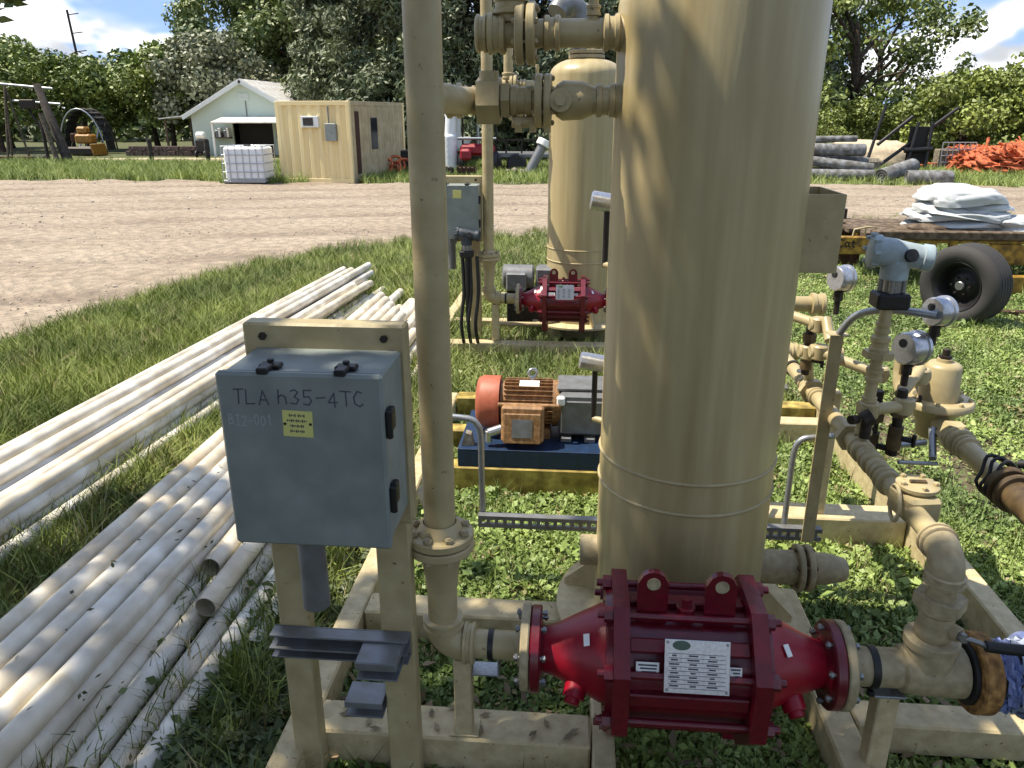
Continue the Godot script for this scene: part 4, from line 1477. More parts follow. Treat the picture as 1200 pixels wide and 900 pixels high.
	for q in [Vector3(1.06, 1.0, -2.66), Vector3(1.2, 1.0, -2.71), Vector3(1.3, 1.07, -2.85), Vector3(1.43, 1.02, -3.28), Vector3(0.99, 1.19, -3.12), Vector3(1.0, 1.08, -3.1), Vector3(1.19, 1.04, -2.95), Vector3(0.985, 1.05, -3.2)]:
		var k := MB.new()
		k.rod(q - Vector3(0, 0.03, 0), q + Vector3(0, 0.03, 0), 0.032, 16, 0.006)
		k.rod(q - Vector3(0.035, 0, 0.01), q + Vector3(0.035, 0, -0.01), 0.03, 16, 0.006)
		part(mf, "elbow", k, M.tan)
	for q in [[Vector3(1.35, 0.78, -2.7), Vector3(1.2, 0.79, -2.68), 0.008], [Vector3(1.33, 0.83, -2.78), Vector3(1.2, 0.84, -2.72), 0.013], [Vector3(1.34, 0.79, -2.72), Vector3(1.38, 0.86, -2.85), 0.014]]:
		var k := MB.new()
		k.rod(q[0], q[1], q[2], 10)
		part(mf, "drain_tube", k, M.galv)
	var sp := MB.new()
	sp.rod(Vector3(0.86, 1.21, -3.4), Vector3(1.06, 1.21, -3.4), 0.034, 20)
	collar(sp, Vector3(1.06, 1.21, -3.4), Vector3.RIGHT, 0.05, 0.06, 0.005)
	part(mf, "side_pipe", sp, M.tan)
	# open tan box on the right of the vessel
	var jb := thing("tan_junction_box", "tan open topped box fixed on the right side of the nearer vessel", "box", Vector3(0.78, 1.52, -2.62))
	var q := MB.new()
	q.boxx(0.70, 0.825, 1.52, 1.765, -2.505, -2.499, 0.001)
	q.boxx(0.70, 0.825, 1.52, 1.765, -2.78, -2.774, 0.001)
	q.boxx(0.819, 0.825, 1.52, 1.765, -2.7735, -2.5055, 0.001)
	q.boxx(0.70, 0.8185, 1.52, 1.526, -2.7735, -2.5055, 0.001)
	q.boxx(0.70, 0.706, 1.5265, 1.765, -2.7735, -2.5055, 0.001)
	part(jb, "sheet_box", q, M.tan)

func silver_heads() -> void:
	for k in 2:
		var at: Vector3 = [Vector3(0.10, 1.03, -3.02), Vector3(0.125, 1.665, -3.1)][k]
		var s := thing("silver_sensor_head", ["silver sensor head behind the vessel just above the orange motor", "silver sensor head behind the vessel against the farther vessel"][k], "sensor", at - Vector3(0, 0.25, 0), "silver sensor heads behind the vessel")
		var b := MB.new()
		b.lathe(at - Vector3(0.075, -0.016, 0), Vector3(1, -0.16, 0), [Vector2(0, 0), Vector2(0, 0.03), Vector2(0.006, 0.037), Vector2(0.1, 0.037), Vector2(0.104, 0.032), Vector2(0.2, 0.032), Vector2(0.2, 0)], 22)
		part(s, "housing", b, M.silver)
		var st := MB.new()
		st.rod(at + Vector3(-0.01, -0.03, 0), at + Vector3(-0.01, -0.25, 0), 0.012, 10)
		part(s, "stem", st, M.black_metal)
		var ar := MB.new()
		ar.rod(at + Vector3(-0.01, -0.24, 0), Vector3(0.41, at.y - 0.24, -2.8), 0.014, 10)
		part(s, "arm", ar, M.tan)

func motor_set() -> void:
	var base := MB.new()
	base.boxx(-0.615, 0.2, 0.179, 0.187, -4.36, -3.78, 0.002)
	base.boxx(-0.615, 0.2, 0.187, 0.275, -3.788, -3.78, 0.002)
	base.boxx(-0.615, 0.2, 0.187, 0.275, -4.36, -4.352, 0.002)
	base.boxx(-0.615, 0.2, 0.2755, 0.2835, -4.36, -3.78, 0.002)
	single("blue_base_plate", base, M.blue_base, "dark blue channel base carrying the orange motor and grey gearbox", "base", Vector3(-0.2, 0.179, -4.07))
	var s := thing("electric_motor", "faded orange electric motor with fan cowl and square terminal box", "motor", Vector3(-0.28, 0.2835, -4.07))
	var y := 0.455
	var z := -4.07
	var b := MB.new()
	b.lathe(Vector3(-0.4, y, z), Vector3.RIGHT, [Vector2(0, 0), Vector2(0, 0.12), Vector2(0.29, 0.12), Vector2(0.29, 0)], 32)
	part(s, "frame", b, M.orange)
	for k in 21:
		var a := PI * (k - 3.0) / 15.0
		var e := Vector3(0, sin(a), cos(a))
		var f := MB.new()
		f.box(Vector3(-0.245, y, z) + e * 0.127, Vector3(0.27, 0.004, 0.024), 0.001, Basis(Vector3.RIGHT, -a))
		part(s, "cooling_fin", f, M.orange)
	var c := MB.new()
	c.lathe(Vector3(-0.405, y, z), Vector3.LEFT, [Vector2(0, 0.148), Vector2(0.1, 0.148), Vector2(0.125, 0.135), Vector2(0.135, 0.1), Vector2(0.135, 0)], 36, 0.6)
	c.lathe(Vector3(-0.405, y, z), Vector3.RIGHT, [Vector2(0, 0), Vector2(0, 0.148)], 36)
	part(s, "fan_cowl", c, M.orange_red)
	var eb := MB.new()
	eb.lathe(Vector3(-0.11, y, z), Vector3.RIGHT, [Vector2(0, 0.0), Vector2(0, 0.132), Vector2(0.05, 0.128), Vector2(0.06, 0.1), Vector2(0.075, 0.06), Vector2(0.085, 0.05), Vector2(0.085, 0)], 28)
	part(s, "end_bell", eb, M.orange)
	var sh := MB.new()
	sh.rod(Vector3(-0.03, y, z), Vector3(0.07, y, z), 0.02, 14)
	sh.rod(Vector3(-0.01, y, z), Vector3(0.045, y, z), 0.05, 18)
	part(s, "coupling", sh, M.dark_iron)
	var tb := MB.new()
	tb.box(Vector3(-0.265, 0.41, z + 0.2), Vector3(0.23, 0.2, 0.12), 0.012, Basis(Vector3.RIGHT, -0.16))
	var tp := part(s, "terminal_box", tb, M.orange)
	var lid := MB.new()
	lid.box(Vector3(-0.265, 0.402, z + 0.267), Vector3(0.2, 0.165, 0.014), 0.008, Basis(Vector3.RIGHT, -0.16))
	part(tp, "lid", lid, M.orange)
	var nm := MB.new()
	nm.box(Vector3(-0.265, 0.405, z + 0.2755), Vector3(0.11, 0.1, 0.002), 0.0, Basis(Vector3.RIGHT, -0.16))
	part(tp, "data_plate", nm, M.grey_metal)
	var br := MB.new()
	br.rod(Vector3(-0.405, 0.5, z + 0.17), Vector3(-0.07, 0.5, z + 0.17), 0.012, 10)
	part(s, "side_bar", br, M.orange)
	var ft := MB.new()
	for x in [-0.36, -0.15]:
		ft.boxx(x - 0.03, x + 0.03, 0.284, 0.345, z - 0.13, z + 0.13, 0.006)
	part(s, "foot", ft, M.orange)
	var ns := MB.new()
	ns.box(Vector3(-0.24, y + 0.128, z + 0.045), Vector3(0.11, 0.05, 0.003), 0.0, Basis(Vector3.RIGHT, -PI / 2 + 0.36))
	part(s, "rating_sticker", ns, M.white)
	var eye := MB.new()
	eye.torus(Vector3(-0.225, y + 0.175, z), Vector3(0.3, 0, 1), 0.024, 0.008, 18, 8)
	eye.rod(Vector3(-0.225, y + 0.12, z), Vector3(-0.225, y + 0.152, z), 0.015, 10)
	part(s, "lifting_eye", eye, M.silver)
	var fit := MB.new()
	fit.rod(Vector3(-0.45, 0.36, z + 0.24), Vector3(-0.38, 0.38, z + 0.22), 0.026, 12)
	fit.rod(Vector3(-0.45, 0.31, z + 0.24), Vector3(-0.45, 0.375, z + 0.24), 0.02, 12)
	part(s, "conduit_fitting", fit, M.silver)
	var ps := MB.new()
	ps.prism(PackedVector2Array([Vector2(-0.6, 0.284), Vector2(-0.53, 0.284), Vector2(-0.545, 0.35), Vector2(-0.575, 0.36)]), Vector3(0, 0, z + 0.2), Vector3.RIGHT, Vector3.UP, 0.05)
	single("motor_mount_block", ps, M.concrete, "pale mounting block on the left end of the blue base", "block", Vector3(-0.57, 0.284, z + 0.22))
	var g := thing("gearbox", "weathered grey gearbox on the blue base right of the orange motor", "gearbox", Vector3(0.09, 0.2835, z))
	var gb := MB.new()
	gb.boxx(-0.075, 0.2, 0.31, 0.56, z - 0.13, z + 0.13, 0.02)
	gb.boxx(-0.085, 0.2, 0.5605, 0.585, z - 0.12, z + 0.1, 0.01)
	part(g, "housing", gb, M.grey_metal)
	var gf := MB.new()
	gf.boxx(-0.06, 0.2, 0.33, 0.52, z + 0.1305, z + 0.145, 0.006)
	part(g, "front_cover", gf, M.grey_metal)
	var gt := MB.new()
	gt.boxx(-0.085, -0.04, 0.5, 0.55, z + 0.131, z + 0.17, 0.008)
	part(g, "oil_cap", gt, M.white)
	for x in [-0.03, 0.1]:
		part(g, "foot", MB.new().boxx(x - 0.03, x + 0.03, 0.284, 0.31, z - 0.14, z + 0.16, 0.004), M.grey_metal)

func ordinal(i: int) -> String:
	return ["first", "second", "third", "fourth", "fifth", "sixth", "seventh", "eighth", "ninth", "tenth", "eleventh", "twelfth"][i]

func pipe_mesh(l: float, r: float, sd: int) -> ArrayMesh:
	# hollow pipe along -z from the origin with a slight sag, shaded by its own stains
	var q := RandomNumberGenerator.new()
	q.seed = sd
	var b := MB.new()
	var tone := Color(1, 1, 1).lerp(Color(0.95, 0.82, 0.6), pow(q.randf(), 4.0) * 0.5)
	tone = tone.lerp(Color(0.72, 0.7, 0.66), q.randf() * 0.12)
	var n := 10
	var amp := q.randf_range(-0.02, 0.02)
	var ri := r * 0.93
	var P := func(i: int, rad: float, a: float) -> Vector3:
		var t := float(i) / n
		return Vector3(amp * sin(PI * t) + cos(a) * rad, sin(a) * rad, -l * t)
	var seg := 18
	for i in n:
		var k := tone.lerp(Color(0.86, 0.7, 0.45), 0.4 * pow(q.randf(), 4.0))
		b.paint(tone if i % 3 else k)
		for s in seg:
			var a0 := TAU * s / seg
			var a1 := TAU * (s + 1) / seg
			var n0 := Vector3(cos(a0), sin(a0), 0)
			var n1 := Vector3(cos(a1), sin(a1), 0)
			b.quadn(P.call(i, r, a0), P.call(i, r, a1), P.call(i + 1, r, a1), P.call(i + 1, r, a0), n0, n1, n1, n0)
	b.paint(tone * 0.9)
	for s in seg:
		var a0 := TAU * s / seg
		var a1 := TAU * (s + 1) / seg
		var n0 := Vector3(-cos(a0), -sin(a0), 0)
		var n1 := Vector3(-cos(a1), -sin(a1), 0)
		b.quadn(P.call(0, ri, a0), P.call(0, ri, a1), P.call(n, ri, a1), P.call(n, ri, a0), n0, n1, n1, n0)
		for e in [0, n]:
			var o := Vector3(0, 0, 1 if e == 0 else -1)
			b.quadn(P.call(e, r, a0), P.call(e, r, a1), P.call(e, ri, a1), P.call(e, ri, a0), o, o, o, o)
	return b.mesh()

func lay_pipe(a: Vector3, b: Vector3, r: float, sd: int, label: String, group: String) -> void:
	var o := MeshInstance3D.new()
	o.name = numbered("plastic_pipe")
	o.mesh = pipe_mesh(a.distance_to(b), r, sd)
	o.material_override = M.pvc
	var z := (a - b).normalized()
	var x := Vector3.UP.cross(z).normalized()
	o.transform = Transform3D(Basis(x, z.cross(x), z).rotated(z, fposmod(sd * 1.7, TAU)), a)
	add_child(o)
	metas(o, label, "pipe", group)

func pipe_stacks() -> void:
	var r := 0.0385
	var p := 0.079
	rng.seed = 77
	var layers := [10, 9, 8, 7, 4]
	for ly in layers.size():
		for i in layers[ly]:
			var cx: float = -3.28 + p * (i + [0.0, 0.5, 0.8, 1.3, 2.4][ly]) + rng.randf_range(-0.012, 0.012)
			var y := r + 0.01 + ly * 0.066
			var z0 := rng.randf_range(-2.2, -1.5)
			# the pipes draw together towards the far end
			var fx: float = -2.50 + (cx + 2.95) * 0.86 + rng.randf_range(-0.04, 0.04)
			var z1 := rng.randf_range(-8.9, -7.9)
			lay_pipe(Vector3(cx, y + rng.randf_range(0, 0.012), z0), Vector3(fx, y + rng.randf_range(-0.004, 0.02), z1), r, 100 + ly * 10 + i, "long white pipe in the left stack, %s from the left in its %s layer" % [ordinal(i), ["bottom", "second", "third", "fourth", "top"][ly]], "white pipes in the left stack")
	# the right stack, with its near ends at the bottom left of the picture
	r = 0.044
	var b := [-1.1, -1.3, -1.2, -1.0, -1.72, -1.8, -1.2, -1.78, -1.3, -1.5]
	for i in 10:
		var cx := -2.18 + 0.0965 * i + rng.randf_range(-0.01, 0.01)
		lay_pipe(Vector3(cx, r + 0.006, b[i] + 0.05), Vector3(cx + rng.randf_range(-0.05, 0.16), r + 0.02, rng.randf_range(-8.4, -7.5)), r, 200 + i, "dappled white pipe in the bottom layer of the right stack, %s from the left" % ordinal(i), "white pipes in the right stack")
	var c := [-1.1, -1.2, -1.0, -1.3, -1.72, -1.1, -2.78, -2.5]
	for i in 8:
		var cx := -2.13 + 0.0965 * i + rng.randf_range(-0.01, 0.01)
		var e := rng.randf_range(-8.3, -7.4) if i < 7 else -6.6
		lay_pipe(Vector3(cx, r + 0.085, c[i]), Vector3(cx + rng.randf_range(-0.02, 0.14), r + 0.092, e), r, 230 + i, "dappled white pipe in the second layer of the right stack, %s from the left" % ordinal(i), "white pipes in the right stack")
	for i in 5:
		var cx := -2.06 + 0.098 * i
		lay_pipe(Vector3(cx, r + 0.164, -1.0 - 0.1 * i), Vector3(cx + 0.05, r + 0.168, -7.7 + 0.2 * i), r, 250 + i, "dappled white pipe on top of the right stack, %s from the left" % ordinal(i), "white pipes in the right stack")
	for i in 4:
		var cx := -1.2 + 0.123 * i
		if i < 1:
			lay_pipe(Vector3(cx, r + 0.006, -2.36), Vector3(cx - 0.03, r + 0.01, -5.9), r, 260 + i, "white pipe lying loose at the right edge of the right stack", "white pipes in the right stack")
	lay_pipe(Vector3(-1.36, r + 0.006, -6.35), Vector3(-1.2, r + 0.01, -9.0), r, 270, "short white pipe end lying behind the tan riser pipe", "")
	lay_pipe(Vector3(-3.32, r + 0.03, -5.6), Vector3(-2.9, r + 0.06, -6.5), r, 271, "white pipe end sticking out on the far left side of the left stack", "")
	var pl := MB.new()
	pl.box(Vector3(-2.35, 0.03, -3.55), Vector3(0.5, 0.05, 0.1), 0.008, Basis(Vector3.UP, 0.1))
	single("timber_bearer", pl, M.wood, "short weathered timber lying on the grass between the two pipe stacks", "timber", Vector3(-2.35, 0.0, -3.55))

func wheel() -> void:
	var s := local("trailer_wheel", "large black trailer tyre on a dark rim standing upright on the lawn", "wheel")
	var R := 0.40
	var w := 0.125
	var t := MB.new()
	var prof := [Vector2(-w + 0.03, 0.235), Vector2(-w, 0.26), Vector2(-w - 0.012, 0.32), Vector2(-w + 0.004, 0.375), Vector2(-w + 0.03, R - 0.012)]
	for k in 5:
		var x0 := -w + 0.04 + k * 0.048
		prof.append_array([Vector2(x0, R), Vector2(x0 + 0.036, R), Vector2(x0 + 0.038, R - 0.01), Vector2(x0 + 0.046, R - 0.01)])
	prof.append_array([Vector2(w - 0.03, R - 0.012), Vector2(w - 0.004, 0.375), Vector2(w + 0.012, 0.32), Vector2(w, 0.26), Vector2(w - 0.03, 0.235)])
	t.lathe(Vector3(0, R, 0), Vector3.FORWARD, prof, 64, 0.6)
	part(s, "tyre", t, M.rubber)
	var r := MB.new()
	r.lathe(Vector3(0, R, 0), Vector3.BACK, [Vector2(-0.1, 0.0), Vector2(-0.1, 0.236), Vector2(0.1, 0.236), Vector2(0.115, 0.248), Vector2(0.12, 0.244), Vector2(0.11, 0.225), Vector2(0.05, 0.2), Vector2(-0.02, 0.17), Vector2(-0.015, 0.14), Vector2(0.02, 0.11), Vector2(0.03, 0.06), Vector2(0.03, 0.0)], 40, 0.7)
	var rim := part(s, "rim", r, M.black_metal)
	var h := MB.new()
	h.rod(Vector3(0, R, 0.03), Vector3(0, R, 0.07), 0.045, 18, 0.006)
	part(rim, "hub", h, M.steel)
	for k in 6:
		var a := TAU * k / 6
		shared(rim, "wheel_nut", bolt_mesh(0.02, 0.014), M.dark_iron, Transform3D(basis_to(Vector3.BACK), Vector3(cos(a) * 0.09, R + sin(a) * 0.09, 0.03)))
	s.transform = Transform3D(Basis(Vector3.UP, deg_to_rad(-54.0)).rotated(Vector3(0.5, 0, 0.85).normalized(), 0.05), Vector3(3.86, -0.01, -7.9))

func lumpy(o: Vector3, size: Vector3, sd: int, folds: float, freq: float, rows := 26, seg := 48, flat := 0.0, sheet := false) -> MB:
	# a soft heap: half ellipsoid with ridges
	var f := FastNoiseLite.new()
	f.seed = sd
	f.frequency = 1.0
	f.fractal_octaves = 3
	f.fractal_type = FastNoiseLite.FRACTAL_FBM if sheet else FastNoiseLite.FRACTAL_RIDGED
	var b := MB.new()
	var P := func(i: int, j: int) -> Vector3:
		var e := PI * 0.5 * i / rows
		var a := TAU * (j % seg) / seg
		var d := Vector3(cos(e) * cos(a), sin(e), cos(e) * sin(a))
		var q := d * freq
		var r := 1.0 + folds * f.get_noise_3d(q.x, q.y * 2.2, q.z * 1.3)
		if sheet:
			# long soft folds that run along the bundle, pinched where the layers meet
			var w := f.get_noise_3d(q.x * 0.5, q.y * 0.8 + 4.0, q.z * 0.5)
			var lay := absf(sin((d.y * 1.1 + 0.25 * d.x * d.z + w * 0.9) * 4.0))
			r = 1.0 + 0.28 * w + 0.05 * (sqrt(lay) - 0.6) + 0.05 * f.get_noise_3d(q.x * 2.5, q.y * 6.0, q.z * 2.5)
		var pp := Vector3(signf(d.x) * pow(absf(d.x), 0.75), pow(d.y, 0.8), signf(d.z) * pow(absf(d.z), 0.75))
		return o + Vector3(pp.x * size.x, maxf(pp.y * size.y, flat), pp.z * size.z) * r
	var grid := []
	for i in rows + 1:
		var row: Array[Vector3] = []
		for j in seg: row.append(P.call(i, j))
		grid.append(row)
	var nor := []
	for i in rows + 1:
		var row: Array[Vector3] = []
		for j in seg:
			var du: Vector3 = grid[i][(j + 1) % seg] - grid[i][(j + seg - 1) % seg]
			var dv: Vector3 = grid[mini(i + 1, rows)][j] - grid[maxi(i - 1, 0)][j]
			var g := du.cross(dv)
			if g.length() < 1e-9: g = Vector3.UP
			if g.dot(grid[i][j] - o) < 0: g = -g
			row.append(g.normalized())
		nor.append(row)
	for i in rows:
		for j in seg:
			var k := (j + 1) % seg
			b.quadn(grid[i][j], grid[i][k], grid[i + 1][k], grid[i + 1][j], nor[i][j], nor[i][k], nor[i + 1][k], nor[i + 1][j])
	return b

func flatbed() -> void:
	var z := -9.6
	var s := thing("flatbed_trailer", "old yellow flatbed trailer with weathered deck planks behind the standing tyre", "trailer", Vector3(4.8, 0, z))
	var rl := MB.new()
	rl.boxx(3.08, 3.62, 0.40, 0.61, z - 0.05, z + 0.05, 0.01)
	part(s, "end_plate", rl, M.yellow)
	rl = MB.new()
	rl.boxx(3.625, 6.9, 0.545, 0.585, z - 0.05, z + 0.05, 0.006)
	rl.boxx(3.625, 6.9, 0.30, 0.34, z - 0.05, z + 0.05, 0.006)
	part(s, "side_rail", rl, M.yellow)
	for k in 14:
		var x := 3.72 + k * 0.235
		part(s, "stake_pocket", MB.new().boxx(x, x + 0.085, 0.3405, 0.5445, z - 0.03, z + 0.045, 0.004), M.yellow)
	rl = MB.new()
	rl.boxx(4.72, 6.9, 0.32, 0.54, z + 0.055, z + 0.075, 0.005)
	part(s, "side_plate", rl, M.yellow)
	rl = MB.new()
	rl.boxx(4.85, 7.4, 0.05, 0.24, z + 0.35, z + 0.47, 0.01)
	part(s, "lower_beam", rl, M.yellow)
	for k in 7:
		var pz := z - 0.1 - k * 0.21
		part(s, "deck_plank", MB.new().box(Vector3(5.1 + 0.08 * sin(k * 2.0), 0.617 + 0.008 * sin(k * 3.1), pz), Vector3(3.3, 0.06, 0.19), 0.008, Basis(Vector3.UP, 0.008 * sin(k * 5.0))), M.wood)
	part(s, "deck_edge_timber", MB.new().box(Vector3(5.2, 0.64, z + 0.04), Vector3(3.4, 0.10, 0.12), 0.012), M.wood)
	for x in [3.7, 5.2, 6.6]:
		part(s, "cross_member", MB.new().boxx(x, x + 0.08, 0.46, 0.584, z - 1.5, z - 0.055, 0.004), M.yellow)
		part(s, "support_leg", MB.new().boxx(x, x + 0.1, 0.0, 0.455, z - 1.2, z - 1.08, 0.004), M.rust)
	var lp := MB.new()
	lp.tube([Vector3(3.3, 0.612, z), Vector3(3.31, 0.69, z), Vector3(3.45, 0.72, z), Vector3(3.56, 0.72, z), Vector3(3.57, 0.612, z)], 0.012, 8)
	lp.tube([Vector3(3.44, 0.612, z), Vector3(3.44, 0.72, z)], 0.01, 8)
	part(s, "hand_loop", lp, M.tan)
	var tx := MB.new()
	scrawl(tx, "Cat.", Vector3(3.13, 0.49, z + 0.0505), Vector3.RIGHT, Vector3.UP, Vector3.BACK, Vector2(0.075, 0.085), 0.017, 3)
	part(s, "painted_letters", tx, M.dark_iron)
	var lt := MB.new()
	scrawl(lt, "-Ih", Vector3(6.1, 0.37, z + 0.076), Vector3.RIGHT, Vector3.UP, Vector3.BACK, Vector2(0.09, 0.11), 0.02, 4)
	part(s, "painted_letters", lt, M.dark_iron)
	# brown sack or bark slab on the deck
	single("bark_slab", lumpy(Vector3(4.15, 0.66, z - 0.15), Vector3(0.28, 0.08, 0.14), 4, 0.2, 3.0, 8, 18), M.wood, "curled brown slab on the deck planks left of the white sheeting", "debris", Vector3(4.15, 0.66, z - 0.15))
	var sb := thing("sheeting_bundle", "big folded bundle of white plastic sheeting on the trailer deck", "sheeting", Vector3(4.68, 0.655, z - 0.5), "white sheeting on the trailer")
	rng.seed = 64
	for k in 8:
		var c := Vector3(4.68 + rng.randf_range(-0.06, 0.06), 0.655 + k * 0.055, z - 0.5 + rng.randf_range(-0.04, 0.04))
		var w := 1.0 - 0.03 * k
		var q := lumpy(c, Vector3((0.56 + rng.randf_range(-0.05, 0.06)) * w, 0.11 + 0.012 * k, (0.4 + rng.randf_range(-0.04, 0.05)) * w), 70 + k, 0.3, 0.9, 16, 72, 0.0, true)
		# each fold sags in its own long waves
		for i in q.v.size():
			var p := q.v[i]
			q.v[i].y = maxf(0.655, p.y + 0.035 * sin(p.x * 5.0 + k * 1.9) * sin(p.z * 4.0 + k) + 0.05 * sin((p.x - 4.68) * 2.6 + k * 0.7) * (k / 8.0))
		part(sb, "fold", q, M.tarp)
	single("sheeting_bundle", lumpy(Vector3(5.45, 0.655, z - 0.25), Vector3(0.45, 0.18, 0.3), 15, 0.25, 1.4, 20, 44, 0.0, true), M.tarp, "low crumpled white sheeting at the right end of the trailer deck", "sheeting", Vector3(5.45, 0.655, z - 0.25), "white sheeting on the trailer")
	var rb := thing("rusty_steel_box", "rusty brown steel box with an upright pin behind the tan junction box", "box", Vector3(3.55, 0, -11.0))
	part(rb, "box", MB.new().boxx(3.3, 3.78, 0.0, 0.62, -11.2, -10.8, 0.01), M.rust)
	part(rb, "pin", MB.new().rod(Vector3(3.62, 0.62, -11.0), Vector3(3.62, 0.78, -11.0), 0.045, 12, 0.01), M.dark_iron)
	var bar := MB.new()
	bar.box(Vector3(4.75, 0.05, -8.15), Vector3(1.2, 0.05, 0.09), 0.006, Basis(Vector3.UP, -0.06))
	single("rusty_bar", bar, M.rust, "rusty flat bar lying in the grass right of the standing tyre", "bar", Vector3(4.75, 0, -8.15))

func far_skid() -> void:
	var d := Vector3(-0.40, 0, -4.42)
	var s := thing("skid_frame", "tan painted steel skid frame under the farther vessel and red pump", "frame", Vector3(0, 0, -6.8))
	beam(s, -1.25, 1.1, 0.0, 0.165, -6.33, -6.2, M.tan_beam)
	beam(s, -1.25, -1.16, 0.0, 0.16, -8.2, -6.34, M.tan_beam)
	beam(s, 1.0, 1.1, 0.0, 0.16, -8.2, -6.34, M.tan_beam)
	beam(s, -1.15, 0.99, 0.0, 0.16, -8.2, -8.08, M.tan_beam)
	beam(s, -1.15, 0.99, 0.0, 0.158, -7.1, -7.0, M.tan_beam)
	part(s, "post", MB.new().boxx(-0.70, -0.64, 0.166, 0.48, -6.345, -6.29, 0.004), M.tan_beam)
	part(s, "rail", MB.new().rod(Vector3(-0.7, 0.26, -6.5), Vector3(-0.25, 0.25, -6.55), 0.02, 10), M.tan_beam)
	vessel(Vector3(0.04, 0, -6.97), "tan filter vessel on the farther skid, its bolted top visible", false)
	riser(d + Vector3(0.04, 0.03, 0), "tan riser pipe of the farther skid beside its grey cabinet", true)
	cabinet_at(d + Vector3(0.02, -0.06, -0.25), "grey control cabinet with yellow sticker on the farther skid", false)
	transmitter(Vector3(-0.89, 1.08, -6.2), M.blue_dark, M.black_metal, "dark blue transmitter in front of the farther grey cabinet", 0.55)
	# dark hoses below that transmitter
	for k in 3:
		var h := MB.new()
		var x := -0.93 + k * 0.06
		h.tube([Vector3(x, 0.9, -6.22), Vector3(x + 0.01, 0.6, -6.2), Vector3(x - 0.015, 0.35, -6.18), Vector3(x, 0.17, -6.2)], 0.015, 8, 4)
		single("hose", h, M.black_metal, "dark hose below the dark blue transmitter, %s from the left" % ordinal(k), "hose", Vector3(x, 0.17, -6.2), "hoses under the far transmitter")
	var m := thing("grey_motor", "small grey motor and gearbox left of the farther red pump", "motor", Vector3(-0.5, 0.16, -6.9))
	part(m, "body", MB.new().rod(Vector3(-0.66, 0.6, -6.9), Vector3(-0.38, 0.6, -6.9), 0.11, 24, 0.012), M.grey_metal)
	part(m, "terminal_box", MB.new().boxx(-0.62, -0.44, 0.5, 0.66, -6.8, -6.74, 0.012), M.grey_metal)
	part(m, "gearbox", MB.new().boxx(-0.36, -0.2, 0.5, 0.7, -7.0, -6.8, 0.02), M.grey_metal)
	part(m, "stand", MB.new().boxx(-0.62, -0.22, 0.16, 0.49, -7.0, -6.82, 0.006), M.dark_iron)
	var g := MB.new()
	g.lathe(Vector3(-0.02, 2.5, -6.97), Vector3.UP, [Vector2(0, 0.05), Vector2(0.2, 0.05)], 18)
	g.tube([Vector3(-0.02, 2.7, -6.97), Vector3(-0.03, 2.78, -6.97), Vector3(-0.1, 2.83, -6.95), Vector3(-0.18, 2.81, -6.9), Vector3(-0.21, 2.77, -6.87)], 0.085, 18, 4)
	single("vent_elbow", g, M.grey_metal, "grey vent elbow rising from the top of the farther vessel", "vent", Vector3(-0.02, 2.5, -6.97))
	for q in get_children():
		if q.get_meta("category", "") == "pipe" and String(q.name).begins_with("crossover_pipe") and q.position.z > -4.0:
			copy(q, Transform3D(Basis(), q.position + d), "lower tan run of fittings on the farther vessel" if q.position.y < 2.1 else "upper tan run of fittings on the farther vessel", "crossover_pipe")

